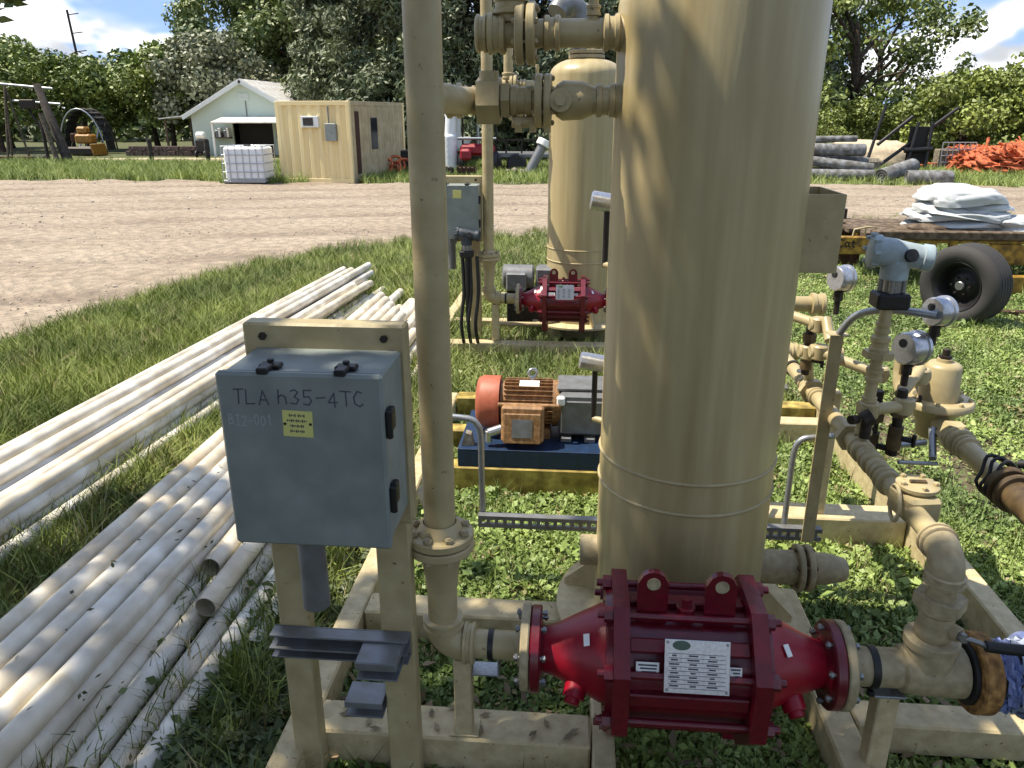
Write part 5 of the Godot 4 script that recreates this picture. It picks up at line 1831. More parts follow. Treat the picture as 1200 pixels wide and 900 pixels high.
func shipping_container() -> void:
	var s := local("shipping_container", "tan corrugated shipping container with window air conditioner in its end wall", "container")
	var W := 2.44
	var H := 2.5
	var L := 5.3
	# end wall facing the camera: vertical corrugation
	var corr := func(o: Vector3, ux: Vector3, out: Vector3, length: float, pitch: float, depth: float) -> MB:
		var b := MB.new()
		var n := int(length / pitch)
		var st := length / n
		for k in n:
			var xs := [0.0, 0.32, 0.5, 0.82, 1.0]
			var ds := [0.0, 0.0, 1.0, 1.0, 0.0]
			for q in 4:
				var a: Vector3 = o + ux * (k + xs[q]) * st - out * depth * ds[q]
				var c: Vector3 = o + ux * (k + xs[q + 1]) * st - out * depth * ds[q + 1]
				b.quad(a, c, c + Vector3(0, H - 0.3, 0), a + Vector3(0, H - 0.3, 0), out)
		return b
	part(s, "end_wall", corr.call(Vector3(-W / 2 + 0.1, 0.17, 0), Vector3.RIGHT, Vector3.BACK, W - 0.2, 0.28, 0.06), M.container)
	part(s, "side_wall", corr.call(Vector3(W / 2, 0.17, -0.1), Vector3.FORWARD, Vector3.RIGHT, L - 0.2, 0.28, 0.036), M.container_shaded)
	part(s, "side_wall", corr.call(Vector3(-W / 2, 0.17, -0.1), Vector3.FORWARD, Vector3.LEFT, L - 0.2, 0.28, 0.036), M.container_shaded)
	part(s, "back_wall", MB.new().boxx(-W / 2 + 0.1, W / 2 - 0.1, 0.17, H - 0.13, -L, -L + 0.05, 0.0), M.container_shaded)
	part(s, "roof", MB.new().boxx(-W / 2 + 0.02, W / 2 - 0.02, H - 0.06, H - 0.02, -L + 0.02, -0.02, 0.0), M.container_shaded)
	for x in [-1.0, 1.0]:
		for z in [0.0, -L + 0.12]:
			part(s, "corner_post", MB.new().boxx(x * (W / 2 - 0.05) - 0.06, x * (W / 2 - 0.05) + 0.06, 0.0, H, z - 0.12, z + 0.012, 0.01), M.container)
		part(s, "side_rail", MB.new().boxx(x * (W / 2 - 0.03) - 0.035, x * (W / 2 - 0.03) + 0.035, H - 0.13, H, -L + 0.125, -0.125, 0.006), M.container_shaded)
		part(s, "side_rail", MB.new().boxx(x * (W / 2 - 0.03) - 0.035, x * (W / 2 - 0.03) + 0.035, 0.02, 0.17, -L + 0.125, -0.125, 0.006), M.container_shaded)
	for y in [[0.04, 0.17], [H - 0.13, H]]:
		part(s, "end_rail", MB.new().boxx(-W / 2 + 0.075, W / 2 - 0.075, y[0], y[1], -0.08, 0.01, 0.006), M.container)
	var ac := part(s, "air_conditioner", MB.new().boxx(-0.36, 0.22, 1.72, 2.06, -0.05, 0.10, 0.012), M.trim)
	var gr := MB.new()
	gr.boxx(-0.28, 0.06, 1.77, 2.01, 0.1002, 0.106, 0.002)
	var grl := part(ac, "grille", gr, M.dark_inside)
	for k in 5:
		part(ac, "slat", MB.new().boxx(-0.28, 0.06, 1.79 + k * 0.045, 1.80 + k * 0.045, 0.1062, 0.112, 0.001), M.black_metal)
	part(s, "breaker_box", MB.new().boxx(0.42, 0.78, 1.32, 1.84, -0.02, 0.1, 0.012), M.cabinet)
	part(s, "conduit", MB.new().rod(Vector3(0.55, 1.84, 0.05), Vector3(0.55, 2.36, 0.05), 0.025, 8), M.grey_metal)
	part(s, "corner_seal", MB.new().boxx(W / 2 + 0.001, W / 2 + 0.02, 0.3, 2.2, -0.75, -0.42, 0.004), M.rust, "dark rusty door edge")
	part(s, "side_window", MB.new().boxx(W / 2 - 0.03, W / 2 + 0.015, 1.0, 2.0, -2.4, -1.8, 0.004), M.glass_dark)
	s.transform = Transform3D(Basis(Vector3.UP, deg_to_rad(-6.0)), Vector3(-8.33, -0.13, -24.75))

func tote() -> void:
	var s := local("liquid_tote", "white caged liquid tote standing at the road edge left of the container", "tank")
	var W := 1.3
	var H := 1.2
	part(s, "bottle", MB.new().boxx(-W / 2 + 0.03, W / 2 - 0.03, 0.16, H - 0.03, -0.52, 0.47, 0.07), M.tote)
	part(s, "filler_cap", MB.new().rod(Vector3(0, H - 0.035, 0), Vector3(0, H + 0.02, 0), 0.11, 18, 0.01), M.dark_inside)
	for k in 7:
		var x := -W / 2 + W * k / 6.0
		for z in [0.5, -0.55]:
			part(s, "cage_bar", MB.new().rod(Vector3(x, 0.14, z), Vector3(x, H, z), 0.014, 6), M.cage)
	for k in 5:
		var y := 0.16 + 0.255 * k
		part(s, "cage_hoop", MB.new().tube([Vector3(-W / 2, y, 0.515), Vector3(W / 2, y, 0.515), Vector3(W / 2, y, -0.565), Vector3(-W / 2, y, -0.565), Vector3(-W / 2, y, 0.515)], 0.014, 6), M.cage)
	part(s, "pallet_deck", MB.new().boxx(-W / 2, W / 2, 0.1, 0.138, -0.56, 0.5, 0.004), M.cage)
	for x in [-0.58, 0.0, 0.58]:
		part(s, "pallet_block", MB.new().boxx(x - 0.08, x + 0.08, 0.0, 0.0995, -0.55, 0.5, 0.004), M.dark_inside)
	s.transform = Transform3D(Basis(Vector3.UP, deg_to_rad(2.0)), Vector3(-10.38, -0.13, -24.4))

func house() -> void:
	var s := local("green_workshop", "small pale green gabled house with a white metal roof and open porch", "house")
	var hw := 2.95
	var L := 9.0
	var ey := 2.15
	var ry := 3.72
	var g := MB.new()
	# gable wall with a dark opening cut out below
	g.prism(PackedVector2Array([Vector2(-hw, 0), Vector2(-0.75, 0), Vector2(-0.75, 1.72), Vector2(hw - 0.3, 1.72), Vector2(hw - 0.3, 0), Vector2(hw, 0), Vector2(hw, ey), Vector2(0, ry), Vector2(-hw, ey)]), Vector3(0, 0, -0.12), Vector3.RIGHT, Vector3.UP, 0.12)
	part(s, "gable_wall", g, M.house_wall)
	for x in [-1.0, 1.0]:
		part(s, "side_wall", MB.new().boxx(x * hw - (0.12 if x > 0 else 0.0), x * hw + (0.12 if x < 0 else 0.0), 0, ey, -L, -0.122, 0.0), M.house_wall)
	var bw := MB.new()
	bw.prism(PackedVector2Array([Vector2(-hw, 0), Vector2(hw, 0), Vector2(hw, ey), Vector2(0, ry), Vector2(-hw, ey)]), Vector3(0, 0, -L - 0.12), Vector3.RIGHT, Vector3.UP, 0.118)
	part(s, "back_wall", bw, M.house_wall)
	part(s, "floor", MB.new().boxx(-hw + 0.13, hw - 0.13, 0.0, 0.03, -L, -0.13, 0.0), M.concrete)
	for x in [-1.0, 1.0]:
		var r := MB.new()
		var a := Vector3(x * (hw + 0.38), ey - 0.18, 0.3)
		var t := Vector3(0, ry + 0.06, 0.3)
		var u := (t - a).normalized()
		var n := u.cross(Vector3.BACK) * (1.0 if x > 0 else -1.0)
		if n.y < 0: n = -n
		var c := (a + t) * 0.5 + Vector3(0, 0, -(L + 0.6) * 0.5)
		var bs := Basis(u, n, u.cross(n))
		r.box(c, Vector3(a.distance_to(t), 0.05, L + 0.6), 0.0, bs)
		var rf := part(s, "roof", r, M.roof_metal)
		for k in 12:
			var zz := 0.25 - k * (L + 0.5) / 11.0
			part(rf, "seam", MB.new().box((a + t) * 0.5 + n * 0.035 + Vector3(0, 0, zz - 0.3), Vector3(a.distance_to(t) - 0.02, 0.025, 0.03), 0.0, bs), M.roof_metal)
		part(rf, "fascia", MB.new().box((a + t) * 0.5 - n * 0.09 + Vector3(0, 0, 0.012), Vector3(a.distance_to(t), 0.18, 0.03), 0.0, bs), M.trim)
	part(s, "gable_vent", MB.new().boxx(-0.3, 0.3, 2.75, 3.15, 0.001, 0.03, 0.004), M.house_wall)
	for k in 5: part(s, "vent_slat", MB.new().boxx(-0.26, 0.26, 2.8 + k * 0.065, 2.83 + k * 0.065, 0.031, 0.05, 0.002), M.trim)
	part(s, "conduit", MB.new().rod(Vector3(0.1, 1.9, 0.03), Vector3(0.1, 2.74, 0.03), 0.025, 6), M.grey_metal)
	# porch roof over the opening
	var pr := MB.new()
	pr.box(Vector3(0.95, 1.83, 0.85), Vector3(4.2, 0.05, 1.75), 0.0, Basis(Vector3.RIGHT, 0.16))
	part(s, "porch_roof", pr, M.roof_metal)
	for x in [-1.1, 2.95]:
		part(s, "porch_post", MB.new().boxx(x - 0.05, x + 0.05, 0, 1.68, 1.55, 1.65, 0.0), M.trim)
	# things in the opening
	var dr := part(s, "door", MB.new().boxx(1.2, 1.95, 0.03, 1.65, -0.6, -0.55, 0.0), M.house_wall)
	part(dr, "glass", MB.new().boxx(1.38, 1.8, 0.85, 1.45, -0.549, -0.54, 0.0), M.glass_dark)
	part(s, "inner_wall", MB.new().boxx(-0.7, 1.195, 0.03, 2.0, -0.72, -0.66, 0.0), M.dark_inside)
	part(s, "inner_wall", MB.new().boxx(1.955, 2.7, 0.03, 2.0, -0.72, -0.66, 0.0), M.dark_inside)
	part(s, "shelf", MB.new().boxx(-1.75, -0.8, 0.9, 0.95, 0.01, 0.5, 0.0), M.wood)
	for k in 6:
		part(s, "stored_tin", MB.new().boxx(-1.7 + k * 0.15, -1.58 + k * 0.15, 0.951, 1.2 + 0.1 * (k % 3), 0.1, 0.4, 0.01), [M.dark_inside, M.grey_metal, M.white][k % 3])
	# lean-to on the left
	var lt := MB.new()
	lt.box(Vector3(-hw - 0.95, 1.95, -3.0), Vector3(1.7, 0.05, 6.0), 0.0, Basis(Vector3.BACK, 0.10))
	part(s, "lean_to_roof", lt, M.roof_metal)
	for z in [-0.2, -3.0, -5.8]:
		part(s, "lean_to_post", MB.new().boxx(-hw - 1.6, -hw - 1.5, 0, 1.85, z - 0.05, z + 0.05, 0.0), M.wood)
	s.transform = Transform3D(Basis(Vector3.UP, deg_to_rad(0.0)), Vector3(-17.45, -0.12, -41.2))
	var pd := thing("porch_machine", "small dark machine with pale tank standing beside the house porch", "machine", Vector3(-19.2, -0.12, -39.6))
	part(pd, "body", MB.new().boxx(-19.5, -18.95, 0.1, 0.75, -39.9, -39.4, 0.05), M.dark_inside)
	part(pd, "tank", MB.new().rod(Vector3(-19.45, 0.95, -39.6), Vector3(-19.0, 0.95, -39.6), 0.18, 14, 0.05), M.trim)
	for x in [-19.45, -19.0]:
		part(pd, "wheel", MB.new().rod(Vector3(x, 0.05, -39.3), Vector3(x + 0.08, 0.05, -39.3), 0.17, 14, 0.02), M.black)
	var rw := thing("block_row", "low row of brownish stacked blocks beyond the sand lot", "blocks", Vector3(-21.5, -0.12, -40.5))
	for k in 9:
		for y in 2:
			part(rw, "block", MB.new().box(Vector3(-23.6 + k * 0.46 + y * 0.2, 0.02 + y * 0.25, -40.5 + 0.03 * sin(k * 3.0)), Vector3(0.43, 0.23, 0.3), 0.01, Basis(Vector3.UP, 0.06 * sin(k * 2.1 + y))), M.block)

func left_yard() -> void:
	var p := thing("leaning_pole", "dark leaning timber pole with a pale brace at the far road edge", "pole", Vector3(-22.7, -0.12, -33.6))
	part(p, "pole", MB.new().rod(Vector3(-22.5, -0.15, -33.6), Vector3(-23.55, 3.2, -33.9), 0.22, 14, 0.02, 0.15), M.pole)
	part(p, "pale_brace", MB.new().rod(Vector3(-22.75, -0.12, -33.2), Vector3(-23.3, 2.0, -33.45), 0.11, 10), M.bark_pale)
	part(p, "dark_brace", MB.new().rod(Vector3(-23.25, -0.12, -33.3), Vector3(-23.4, 1.7, -33.5), 0.07, 8), M.dark_iron)
	part(p, "foot_plate", MB.new().boxx(-23.9, -22.4, -0.12, 0.04, -33.7, -32.9, 0.01), M.dark_iron)
	var f := thing("metal_hoist_frame", "weathered metal frame with two raised arms at the far left", "frame", Vector3(-25.8, -0.12, -35.0))
	for q in [[Vector3(-26.2, -0.12, -35), Vector3(-25.85, 3.2, -35)], [Vector3(-25.3, -0.12, -35), Vector3(-25.85, 3.2, -35)], [Vector3(-25.9, -0.12, -34.3), Vector3(-25.85, 3.2, -35)]]:
		part(f, "leg", MB.new().rod(q[0], q[1], 0.045, 8), M.bark_pale)
	part(f, "arm", MB.new().rod(Vector3(-27.2, 3.35, -35.2), Vector3(-23.6, 3.05, -35), 0.055, 8), M.galv)
	part(f, "arm", MB.new().rod(Vector3(-25.6, 2.55, -35), Vector3(-23.3, 2.4, -34.9), 0.05, 8), M.galv)
	part(f, "winch", MB.new().boxx(-25.2, -24.5, 2.2, 2.6, -35.2, -34.8, 0.03), M.dark_iron)
	part(f, "strut", MB.new().rod(Vector3(-25.0, 2.3, -35), Vector3(-24.1, 0.6, -35), 0.05, 8), M.dark_iron)
	part(f, "base", MB.new().boxx(-26.8, -24.9, -0.12, 0.15, -35.3, -34.4, 0.02), M.rust)
	single("dark_tub", MB.new().boxx(-24.9, -24.2, -0.12, 0.2, -34.9, -34.5, 0.06), M.dark_inside, "low dark tub on the ground left of the leaning pole", "tub", Vector3(-24.5, -0.12, -34.7))
	# arched dark implement with yellow machine
	var a := thing("arched_shelter", "dark arched hoop shelter with pale rim under the trees", "shelter", Vector3(-26.6, -0.12, -42.6))
	for k in 3:
		var pts := []
		for i in 15:
			var e := PI * i / 14.0
			pts.append(Vector3(-27.3 + cos(e) * 1.25, 0.1 + sin(e) * 2.15, -42.2 - k * 0.6))
		part(a, "hoop", MB.new().tube(pts, 0.04, 6), [M.galv, M.dark_iron, M.dark_iron][k])
	var cv := MB.new()
	for i in 14:
		var e0 := PI * i / 14.0
		var e1 := PI * (i + 1) / 14.0
		var n := Vector3(cos(e0), sin(e0), 0)
		cv.box(Vector3(-27.3 + cos((e0 + e1) / 2) * 1.2, 0.1 + sin((e0 + e1) / 2) * 2.1, -42.9), Vector3(0.04, 0.5, 0.8), 0.0, Basis(Vector3.BACK, (e0 + e1) / 2))
	part(a, "cover", cv, M.dark_inside)
	for k in 5:
		part(a, "stored_bar", MB.new().rod(Vector3(-28.2 + k * 0.45, -0.1, -42.3), Vector3(-27.8 + k * 0.4, 1.5 - 0.2 * (k % 2), -42.9), 0.05, 6), M.galv if k % 2 else M.dark_iron)
	var m := thing("yellow_tractor", "small yellow crawler tractor with engine hood beside the hoop shelter", "tractor", Vector3(-25.0, -0.12, -40.6))
	part(m, "hood", MB.new().boxx(-25.6, -24.4, 0.7, 1.35, -41.2, -40.3, 0.12), M.machine_yellow)
	part(m, "cowl", MB.new().boxx(-25.45, -24.75, 1.355, 1.85, -41.1, -40.4, 0.12), M.machine_yellow)
	part(m, "exhaust", MB.new().rod(Vector3(-25.05, 1.85, -40.7), Vector3(-25.05, 2.2, -40.7), 0.06, 8), M.dark_iron)
	part(m, "blade", MB.new().box(Vector3(-24.0, 0.3, -40.5), Vector3(0.12, 0.8, 1.7), 0.03, Basis(Vector3.BACK, 0.2)), M.machine_yellow)
	for z in [-41.3, -40.1]:
		var tr := MB.new()
		tr.boxx(-26.1, -23.9 - 0.2, -0.1, 0.5, z - 0.18, z + 0.18, 0.18)
		part(m, "track", tr, M.dark_iron)
	m.scale = Vector3.ONE * 0.75
	m.position.x = -26.1
	part(m, "seat", MB.new().boxx(-26.0, -25.65, 0.8, 1.4, -41.0, -40.5, 0.06), M.rust)
	for k in 2:
		var x: float = [-18.9, -16.3][k]
		single("fence_post", MB.new().rod(Vector3(x, -0.13, -34.0), Vector3(x, 0.95, -34.0), 0.1, 10, 0.01), M.pole, ["short dark timber post in front of the sand lot", "short dark timber post left of the white tote"][k], "post", Vector3(x, -0.13, -34.0), "posts along the far grass strip")
	var up := thing("utility_pole", "thin dark utility pole with stub arms rising above the far trees", "pole", Vector3(-44.6, -0.12, -71.0))
	part(up, "pole", MB.new().rod(Vector3(-44.6, -0.2, -71), Vector3(-44.6 - 0.6, 10.6, -71), 0.13, 10, 0.02, 0.1), M.pole)
	for k in 4:
		part(up, "arm", MB.new().rod(Vector3(-44.6 - 0.62 + 0.09 * k, 10.2 - 1.5 * k, -71), Vector3(-44.6 + 0.4 + 0.09 * k, 10.3 - 1.5 * k, -71), 0.045, 6), M.pole)

func mid_yard() -> void:
	single("dark_bin", MB.new().boxx(-6.9, -6.1, -0.12, 0.7, -30.2, -29.4, 0.04), M.dark_inside, "dark bin standing behind the red hoses beside the container", "bin", Vector3(-6.5, -0.12, -29.8))
	var rh := MB.new()
	for k in 7:
		var o := Vector3(-7.15 + (k % 4) * 0.3, -0.12 + 0.09 * (k / 3), -28.3 + 0.2 * (k % 3))
		rh.torus(o + Vector3(0, 0.22, 0), Vector3(0.6 * sin(k * 2.3), 0.5, 0.8), 0.3, 0.05, 16, 6)
	single("red_hose_coils", rh, M.net_orange, "tangled red hose coils on the grass right of the container", "hose", Vector3(-6.8, -0.12, -28.2))
	# white flatbed truck front, mostly hidden by the riser pipe
	var t := thing("white_truck", "white truck parked under the trees, mostly hidden behind the riser pipe", "truck", Vector3(-5.3, -0.12, -31.0))
	part(t, "cab", MB.new().boxx(-6.0, -4.75, 0.55, 2.1, -32.2, -30.4, 0.15), M.white)
	part(t, "windscreen", MB.new().box(Vector3(-5.38, 1.62, -30.38), Vector3(1.05, 0.55, 0.05), 0.02, Basis(Vector3.RIGHT, -0.15)), M.glass_dark)
	part(t, "bumper", MB.new().boxx(-6.0, -4.75, 0.3, 0.548, -30.45, -30.3, 0.04), M.galv)
	part(t, "bed", MB.new().boxx(-6.0, -4.75, 0.55, 1.05, -35.2, -32.25, 0.03), M.white)
	for x in [-5.95, -4.95]:
		for z in [-31.0, -34.3]:
			part(t, "wheel", MB.new().rod(Vector3(x, 0.24, z), Vector3(x + 0.2, 0.24, z), 0.36, 18, 0.04), M.black)
	# white corrugated tank post
	var w := MB.new()
	var prof := []
	for k in 15: prof.append(Vector2(0.1 * k, 0.26 + (0.03 if k % 2 else 0.0)))
	w.lathe(Vector3(-4.75, -0.12, -29.3), Vector3.UP, [Vector2(0, 0)] + prof + [Vector2(1.42, 0.0)], 18, 0.2)
	w.rod(Vector3(-4.72, 1.25, -29.3), Vector3(-4.66, 2.05, -29.3), 0.22, 14, 0.02)
	single("white_ribbed_drum", w, M.tote, "tall white ribbed drum between the riser pipe and the red tractor", "drum", Vector3(-4.75, -0.12, -29.3))
	var r := thing("red_tractor", "dark red tractor with upright exhaust seen between the tan pipes", "tractor", Vector3(-4.0, -0.12, -29.2))
	part(r, "hood", MB.new().boxx(-4.35, -3.1, 0.55, 0.95, -29.7, -29.0, 0.1), M.crimson)
	part(r, "fender", MB.new().boxx(-4.3, -3.9, 0.4, 0.8, -28.95, -28.6, 0.08), M.crimson)
	part(r, "exhaust", MB.new().rod(Vector3(-3.7, 0.95, -29.3), Vector3(-3.7, 1.9, -29.3), 0.04, 8), M.galv)
	part(r, "canopy", MB.new().boxx(-4.4, -3.0, 2.0, 2.08, -30.0, -28.9, 0.02), M.dark_inside)
	for x in [-4.35, -3.1]:
		part(r, "canopy_post", MB.new().rod(Vector3(x, 0.5, -29.8), Vector3(x, 2.0, -29.8), 0.04, 6), M.dark_iron)
	part(r, "crossbar", MB.new().rod(Vector3(-4.4, 1.15, -28.9), Vector3(-3.0, 1.15, -28.9), 0.05, 8), M.galv)
	for x in [-4.4, -3.2]:
		part(r, "wheel", MB.new().rod(Vector3(x, 0.3, -29.3), Vector3(x + 0.22, 0.3, -29.3), 0.42, 18, 0.05), M.black)
	for k in 2:
		var x: float = [-4.55, -3.75][k]
		var c := thing("slatted_crate", ["reddish slatted crate at the road edge, left of the pair", "rust brown slatted crate at the road edge, right of the pair"][k], "crate", Vector3(x, -0.12, -26.6), "slatted crates beside the road")
		part(c, "inner_box", MB.new().boxx(x - 0.3, x + 0.3, -0.12, 0.28, -26.9, -26.4, 0.0), M.dark_inside if k == 0 else M.rust)
		for q in 5:
			part(c, "slat", MB.new().boxx(x - 0.32 + q * 0.14, x - 0.25 + q * 0.14, -0.12, 0.33, -26.398, -26.36, 0.004), M.block if k == 0 else M.rust)
	var d := thing("dark_trailer", "low dark trailer with rail sides in the shade behind the far vessel", "trailer", Vector3(-2.6, -0.12, -30.5))
	part(d, "deck", MB.new().boxx(-4.0, -0.9, 0.45, 0.6, -31.5, -29.6, 0.02), M.grey_metal)
	for k in 6:
		part(d, "rail_post", MB.new().boxx(-3.9 + k * 0.58, -3.84 + k * 0.58, 0.6, 1.05, -29.7, -29.64, 0.0), M.dark_iron)
	part(d, "top_rail", MB.new().boxx(-3.95, -0.9, 1.05, 1.11, -29.7, -29.62, 0.0), M.dark_iron)
	for x in [-3.2, -2.3]:
		part(d, "wheel", MB.new().rod(Vector3(x, 0.25, -29.5), Vector3(x, 0.25, -29.25), 0.36, 18, 0.05), M.black)
	var ch := thing("grey_chute", "pale grey pipe chute leaning in the grass left of the far vessel", "pipe", Vector3(-1.55, -0.12, -28.0))
	part(ch, "tube", MB.new().rod(Vector3(-1.85, -0.15, -28.0), Vector3(-1.25, 1.0, -28.2), 0.17, 14), M.grey_metal)
	part(ch, "collar", MB.new().rod(Vector3(-1.3, 0.92, -28.18), Vector3(-1.2, 1.12, -28.22), 0.25, 14, 0.02), M.white)
	var rk := MB.new()
	for k in 3: rk.box(Vector3(-2.5 + k * 0.25, 0.03, -27.9), Vector3(0.2, 0.25 + 0.1 * (k % 2), 0.2), 0.05, Basis(Vector3(0.3, 1, 0.2).normalized(), k * 1.0))
	single("pale_rubble", rk, M.concrete, "pale rubble chunks in the grass beside the grey chute", "rubble", Vector3(-2.3, -0.12, -27.9))

func roll(a: Vector3, b: Vector3, r: float, label: String) -> void:
	var m := MB.new()
	var d := b - a
	var l := d.length()
	# a rolled up mat: layered end faces
	var prof := [Vector2(0.05, 0.0), Vector2(0.05, r * 0.12)]
	for k in 5:
		var q := r * (0.2 + 0.18 * k)
		prof.append(Vector2(0.03 if k % 2 else 0.0, q - r * 0.05))
		prof.append(Vector2(0.03 if k % 2 else 0.0, q + r * 0.08))
	prof.append(Vector2(0.03, r))
	prof.append(Vector2(l * 0.33, r * 0.985))
	prof.append(Vector2(l * 0.66, r * 1.01))
	prof.append(Vector2(l - 0.03, r * 0.99))
	prof.append(Vector2(l, r * 0.9))
	prof.append(Vector2(l, 0.0))
	m.lathe(a, d, prof, 22, 0.72)
	# slightly squashed by its own weight
	for i in m.v.size():
		m.v[i].y = a.y + (m.v[i].y - a.y) * 0.88
	single("matting_roll", m, M.roll_grey, label, "roll", a - Vector3(0, r, 0), "grey matting rolls at the far road edge")

func right_yard() -> void:
	var g := -0.12
	roll(Vector3(7.6, g + 0.19, -27.6), Vector3(9.75, g + 0.19, -27.2), 0.2, "lowest front grey matting roll in the stack right of the vessel")
	roll(Vector3(7.7, g + 0.2, -28.2), Vector3(9.95, g + 0.2, -28.05), 0.21, "lowest back grey matting roll in the stack right of the vessel")
	roll(Vector3(7.7, g + 0.62, -27.9), Vector3(9.75, g + 0.36, -27.4), 0.19, "tilted grey matting roll in the middle of the stack")
	roll(Vector3(8.0, g + 0.58, -28.35), Vector3(9.85, g + 0.54, -28.3), 0.2, "dark middle grey matting roll at the back of the stack")
	roll(Vector3(7.7, g + 0.97, -28.1), Vector3(9.6, g + 0.95, -27.95), 0.24, "topmost thick grey matting roll on the stack")
	roll(Vector3(8.0, g + 1.3, -28.2), Vector3(9.35, g + 1.32, -28.15), 0.12, "thin grey matting roll lying across the very top of the stack")
	roll(Vector3(9.55, g + 0.25, -26.0), Vector3(10.8, g + 0.58, -26.8), 0.26, "grey matting roll leaning up beside the loose roll")
	roll(Vector3(10.2, g + 0.24, -25.7), Vector3(11.5, g + 0.25, -25.55), 0.25, "loose grey matting roll flat on the road edge")
	single("flat_stone_block", MB.new().box(Vector3(10.3, g + 0.3, -29.9), Vector3(1.0, 0.6, 0.8), 0.12, Basis(Vector3.UP, 0.4)), M.concrete, "grey rounded block between matting stack and dark frame", "block", Vector3(10.3, g, -29.9))
	single("sand_heap", lumpy(Vector3(11.6, g, -33.5), Vector3(2.2, 1.05, 1.2), 3, 0.12, 1.3, 14, 28), M.sand, "pale sand heap behind the dark leaning frame", "heap", Vector3(11.6, g, -33.5))
	var fr := thing("dark_steel_frame", "dark steel frame with leaning boom beside the sand heap", "frame", Vector3(11.6, g, -31.0))
	for q in [[Vector3(10.7, g, -31), Vector3(11.3, 2.3, -31.4), 0.06], [Vector3(10.9, g, -31), Vector3(14.0, 2.2, -31.6), 0.07], [Vector3(12.2, g, -31), Vector3(12.5, 1.7, -31.2), 0.07], [Vector3(12.9, g, -31), Vector3(13.0, 1.7, -31.2), 0.07], [Vector3(12.1, 0.7, -31.1), Vector3(13.1, 0.75, -31.1), 0.1], [Vector3(11.1, 0.9, -31.1), Vector3(12.3, 1.9, -31.3), 0.07]]:
		part(fr, "steel_bar", MB.new().rod(q[0], q[1], q[2], 8, 0.01), M.black_metal)
	part(fr, "sheet", MB.new().boxx(12.25, 12.95, 0.2, 1.55, -31.3, -31.26, 0.01), M.dark_inside)
	var cr := thing("wire_crate", "pale wire mesh crate beside the orange netting heap", "crate", Vector3(14.0, g, -31.5))
	part(cr, "pallet", MB.new().boxx(13.45, 14.65, g, g + 0.12, -32.1, -31.1, 0.01), M.wood)
	part(cr, "contents", MB.new().boxx(13.55, 14.55, g + 0.125, g + 0.85, -32.0, -31.2, 0.04), M.concrete)
	for k in 7:
		var x := 13.46 + k * 0.197
		part(cr, "wire", MB.new().rod(Vector3(x, g + 0.12, -31.1), Vector3(x, 1.0, -31.1), 0.018, 6), M.cage)
	for k in 5:
		part(cr, "wire", MB.new().rod(Vector3(13.46, 0.05 + 0.235 * k, -31.08), Vector3(14.65, 0.05 + 0.235 * k, -31.08), 0.018, 6), M.cage)
	# heaps of orange netting: base lump with folded tubes over it
	for k in 2:
		var o: Vector3 = [Vector3(16.6, g, -30.2), Vector3(14.9, g, -31.6)][k]
		var sz: Vector3 = [Vector3(2.3, 1.0, 1.3), Vector3(1.2, 0.85, 0.8)][k]
		var t := thing("orange_netting_heap", ["large bright orange netting heap at the right edge", "smaller red orange netting heap beside the wire crate"][k], "netting", o, "orange netting heaps")
		part(t, "heap", lumpy(o, sz, 31 + k, 0.28, 2.4, 30, 64), M.net_orange)
		rng.seed = 90 + k
		for q in 60 - 20 * k:
			var a := rng.randf() * TAU
			var e := rng.randf_range(0.1, 1.3)
			var p := o + Vector3(cos(a) * cos(e) * sz.x, sin(e) * sz.y * 0.95, absf(sin(a)) * cos(e) * sz.z) * 0.97
			var dd := Vector3(rng.randf_range(-1, 1), rng.randf_range(-0.6, 0.3), rng.randf_range(-0.3, 0.6)).normalized() * rng.randf_range(0.3, 0.7)
			part(t, "fold", MB.new().tube([p - dd, p + Vector3(0, 0.08, 0.06), p + dd, p + dd * 1.5 - Vector3(0, 0.15, 0)], rng.randf_range(0.025, 0.06), 6, 3), M.net_orange)

func leafy(sd: int, count: int, clumps: Array, leaf: float, lo: Color, hi: Color, droop := 0.0, long := 1.6, out_bias := 0.5) -> MB:
	# small leaf faces spread through clumps; each clump is Vector4(x, y, z, radius)
	var q := RandomNumberGenerator.new()
	q.seed = sd
	var b := MB.new()
	b.use_col = true
	var total := 0.0
	for c in clumps: total += pow(c.w, 2.2)
	for c in clumps:
		var n := int(count * pow(c.w, 2.2) / total)
		var tone := q.randf()
		for i in n:
			var d := Vector3(q.randfn(), q.randfn(), q.randfn()).normalized()
			var rr: float = c.w * pow(q.randf(), out_bias)
			var p := Vector3(c.x, c.y, c.z) + d * Vector3(rr, rr * 0.8, rr)
			var s := leaf * q.randf_range(0.6, 1.3)
			var nn := (d * 0.7 + Vector3(q.randfn(), q.randfn() + 0.6, q.randfn()) * 0.7).normalized()
			var u := nn.cross(Vector3(q.randfn(), q.randfn(), q.randfn())).normalized()
			if droop > 0.0: u = (u + Vector3(0, -droop, 0)).normalized()
			var v := nn.cross(u).normalized()
			nn = u.cross(v).normalized()
			b.col = lo.lerp(hi, clampf(tone * 0.6 + q.randf() * 0.55, 0, 1))
			var w := v * s * 0.5
			var l := u * s * long * 0.5
			b.tri(p - l, p - w + l * 0.1, p + l, nn, nn, nn)
			b.tri(p - l, p + l, p + w + l * 0.1, nn, nn, nn)
	return b

